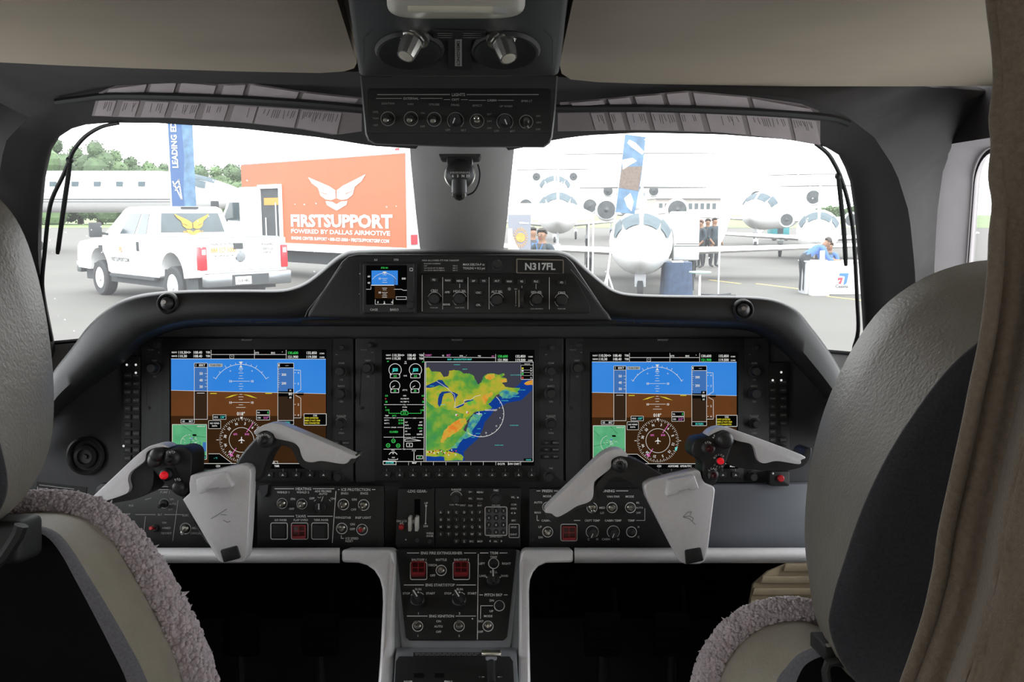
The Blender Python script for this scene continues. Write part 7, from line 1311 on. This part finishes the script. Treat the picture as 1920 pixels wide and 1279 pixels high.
# ---- people
def person(label, loc, rz, H, shirt, legs, hair, pose='stand', seed=0, group=None, detail=True):
    t = wthing('person', label, 'person', loc, rz, group)
    V = {}; E_ = []
    def v(n, p, r, par=None):
        V[n] = (Vector(p), r, len(V)); 
        if par: E_.append((V[par][2], V[n][2]))
    if pose == 'stand': pel, th = (0, 0, 0.53), 0
    elif pose == 'sit': pel, th = (0, 0, 0.30), 0
    else: pel, th = (0, 0, 0.53), R(62)
    P = Vector(pel); up = Vector((math.sin(th), 0, math.cos(th))); fw = Vector((math.cos(th), 0, -math.sin(th)))
    v('pel', P, 0.085); v('waist', P + up * 0.09, 0.078, 'pel'); v('chest', P + up * 0.20, 0.092, 'waist'); v('top', P + up * 0.27, 0.06, 'chest'); v('neck', P + up * 0.315, 0.034, 'top')
    hu = (up + Vector((0.25, 0, -0.10 if pose != 'lean' else 0.5))).normalized() if pose != 'stand' else Vector((0.10, 0, 1)).normalized()
    v('chin', V['neck'][0] + hu * 0.03 + fw * 0.005, 0.042, 'neck'); v('face', V['neck'][0] + hu * 0.075 + fw * 0.008, 0.055, 'chin'); v('crown', V['neck'][0] + hu * 0.115, 0.047, 'face')
    for s, n in ((1, 'l'), (-1, 'r')):
        sd_ = Vector((0, s, 0)); sh = P + up * 0.265 + sd_ * 0.11
        if pose == 'stand': el = sh + Vector((-0.02, s * 0.035, -0.165)); ha = el + Vector((0.10, -s * 0.02, -0.11))
        else: el = sh + fw * 0.02 + Vector((0.06, s * 0.03, -0.14)); ha = el + Vector((0.13, -s * 0.03, -0.02))
        v('sh' + n, sh, 0.042, 'top'); v('el' + n, el, 0.030, 'sh' + n); v('wr' + n, ha, 0.020, 'el' + n); d = (ha - el).normalized(); v('pa' + n, ha + d * 0.04, 0.022, 'wr' + n)
        for q, (o1, o2, L) in enumerate(((0.013, 0, 0.045), (0.004, 0, 0.052), (-0.006, 0, 0.05), (-0.014, 0, 0.04), (0.024, -0.028, 0.03))): sidev = d.cross(sd_).normalized(); v('f%d%s' % (q, n), ha + d * (0.045 + L + o2) + sidev * o1 * 1.5, 0.0065, 'pa' + n)
        hp_ = P + Vector((0, s * 0.055, -0.03)); v('hip' + n, hp_, 0.062, 'pel')
        if pose == 'sit': kn = hp_ + Vector((0.24, s * 0.02, -0.01)); an = kn + Vector((0.02, 0, -0.22))
        else: kn = hp_ + Vector((0.015, s * 0.012, -0.235)); an = Vector((kn.x - 0.02, kn.y, 0.045))
        v('kn' + n, kn, 0.043, 'hip' + n); v('an' + n, an, 0.028, 'kn' + n); v('to' + n, an + Vector((0.10, s * 0.01, -0.022)), 0.022, 'an' + n)
    me = bpy.data.meshes.new('body'); names = list(V); me.from_pydata([V[n][0] * H for n in names], E_, []); o = bpy.data.objects.new('body', me); COL.objects.link(o)
    md = o.modifiers.new('skin', 'SKIN'); md.use_smooth_shade = True
    for n in names: sv = me.skin_vertices[0].data[V[n][2]]; sv.radius = (V[n][1] * H, V[n][1] * H * (0.78 if n in ('chest', 'waist', 'pel', 'top') else 1)); sv.use_root = n == 'pel'
    sb_ = o.modifiers.new('sub', 'SUBSURF'); sb_.levels = 1; sb_.render_levels = 1
    dg = bpy.context.evaluated_depsgraph_get(); dg.update(); m2 = bpy.data.meshes.new_from_object(o.evaluated_get(dg)); bpy.data.objects.remove(o); bpy.data.meshes.remove(me)
    ids = [(n, V[n][0] * H) for n in names]
    for m_ in (shirt, legs, WM['skin'], WM['dk']): m2.materials.append(m_)
    zn = [V['neck'][0] * H]
    for p_ in m2.polygons:
        n = min(ids, key=lambda q: (q[1] - p_.center).length)[0]; p_.use_smooth = True
        p_.material_index = 2 if n in ('chin', 'face', 'crown', 'neck') or n[:2] in ('wr', 'pa') or n[0] == 'f' else 3 if n[:2] == 'to' else 1 if n[:2] in ('kn', 'an') or n[:3] == 'hip' or n == 'pel' else 0
    bo = bpy.data.objects.new('body', m2); COL.objects.link(bo); bo.parent = t; ORG[bo.name] = Vector()
    hc = (V['face'][0] + hu * 0.022 - fw * 0.012) * H; g = G(); rows = []
    for j in range(7):
        a = j / 6 * 1.75; ring_ = []
        for i in range(16):
            b = i * math.pi / 8; cut = 1 if math.cos(b) < 0.35 else 0.55; q = a * cut; ring_.append(hc + (hu * math.cos(q) + (fw * math.cos(b) + Vector((0, 1, 0)) * math.sin(b)) * math.sin(q)) * 0.062 * H)
        rows.append(ring_)
    wpt('hair', g.loft(rows, True), hair, t, smooth=80)
    if detail:
        f0 = (V['face'][0]) * H; wpt('nose', G().tube([f0 + fw * 0.052 * H + hu * 0.008 * H, f0 + fw * 0.064 * H - hu * 0.012 * H], [0.006 * H, 0.010 * H], 6), WM['skin'], t)
        for s in (-1, 1): wpt('eye', G().ball(f0 + fw * 0.050 * H + hu * 0.008 * H + Vector((0, s * 0.02 * H, 0)), 0.006 * H, 8, 6), WM['dk'], t); wpt('ear', G().ball(f0 + Vector((0, s * 0.057 * H, 0)), 0.014 * H, 8, 6, (0.6, 0.4, 1)), WM['skin'], t)
        wpt('mouth', G().tube([f0 + fw * 0.047 * H - hu * 0.03 * H + Vector((0, -0.014 * H, 0)), f0 + fw * 0.05 * H - hu * 0.031 * H, f0 + fw * 0.047 * H - hu * 0.03 * H + Vector((0, 0.014 * H, 0))], 0.003 * H, 5), WM['redl'], t)
    return t
Ym = 16.6; man = person('man in a dark polo shirt with a lanyard standing by the poster board', (atX(1017, Ym), Ym, 0), R(-115), 1.68, WM['navy'], WM['trous'], WM['hair'])
wpt('lanyard', G().tube([(0.13, 0.07, 1.40), (0.165, 0.03, 1.28), (0.165, -0.01, 1.18), (0.165, -0.03, 1.28), (0.13, -0.07, 1.40)], 0.008, 6), WM['cblue'], man)
person('woman in a blue top sitting behind the white counter', (atX(1558, 22.6), 22.6, 0.0), R(-95), 1.62, WM['bshirt'], WM['trous'], WM['brown'], 'sit')
st = wthing('stool', 'dark stool under the woman behind the white counter', 'stool', (atX(1558, 22.6), 22.68, 0), 0); wpt('seat', G().lathe([(0.18, 0), (0.19, 0.03), (0.17, 0.05)], (0, 0, 0.26), (0, 0, 1), 18), WM['dk'], st)
for a in range(4): wpt('leg', G().tube([(0.1 * math.cos(a * 1.57), 0.1 * math.sin(a * 1.57), 0.26), (0.17 * math.cos(a * 1.57), 0.17 * math.sin(a * 1.57), 0)], 0.012, 6), WM['dk'], st)
person('person in a blue shirt and dark trousers bending toward the white counter', (atX(1511, 21.8), 21.8, 0), R(5), 1.70, WM['bshirt'], WM['trous'], WM['hair'], 'lean')
for i, (px, Y, dz) in enumerate(((1316, 32.0, 200), (1328, 33.0, 260), (1340, 32.4, 300))):
    person(('person in dark clothes standing nearest the white service cart', 'person in dark clothes in the middle of the standing trio', 'person in dark clothes standing nearest the white feather flag')[i], (atX(px, Y), Y, 0), R(dz), 1.72 + 0.04 * i, WM['navy'] if i != 1 else WM['blk'], WM['trous'], WM['hair'] if i else WM['brown'], group='people standing under the jet wing', detail=False)
person('person in a blue shirt standing behind the poster board', (atX(998, 19.5), 19.5, 0), R(-60), 1.66, WM['bshirt'], WM['trous'], WM['hair'], detail=False)
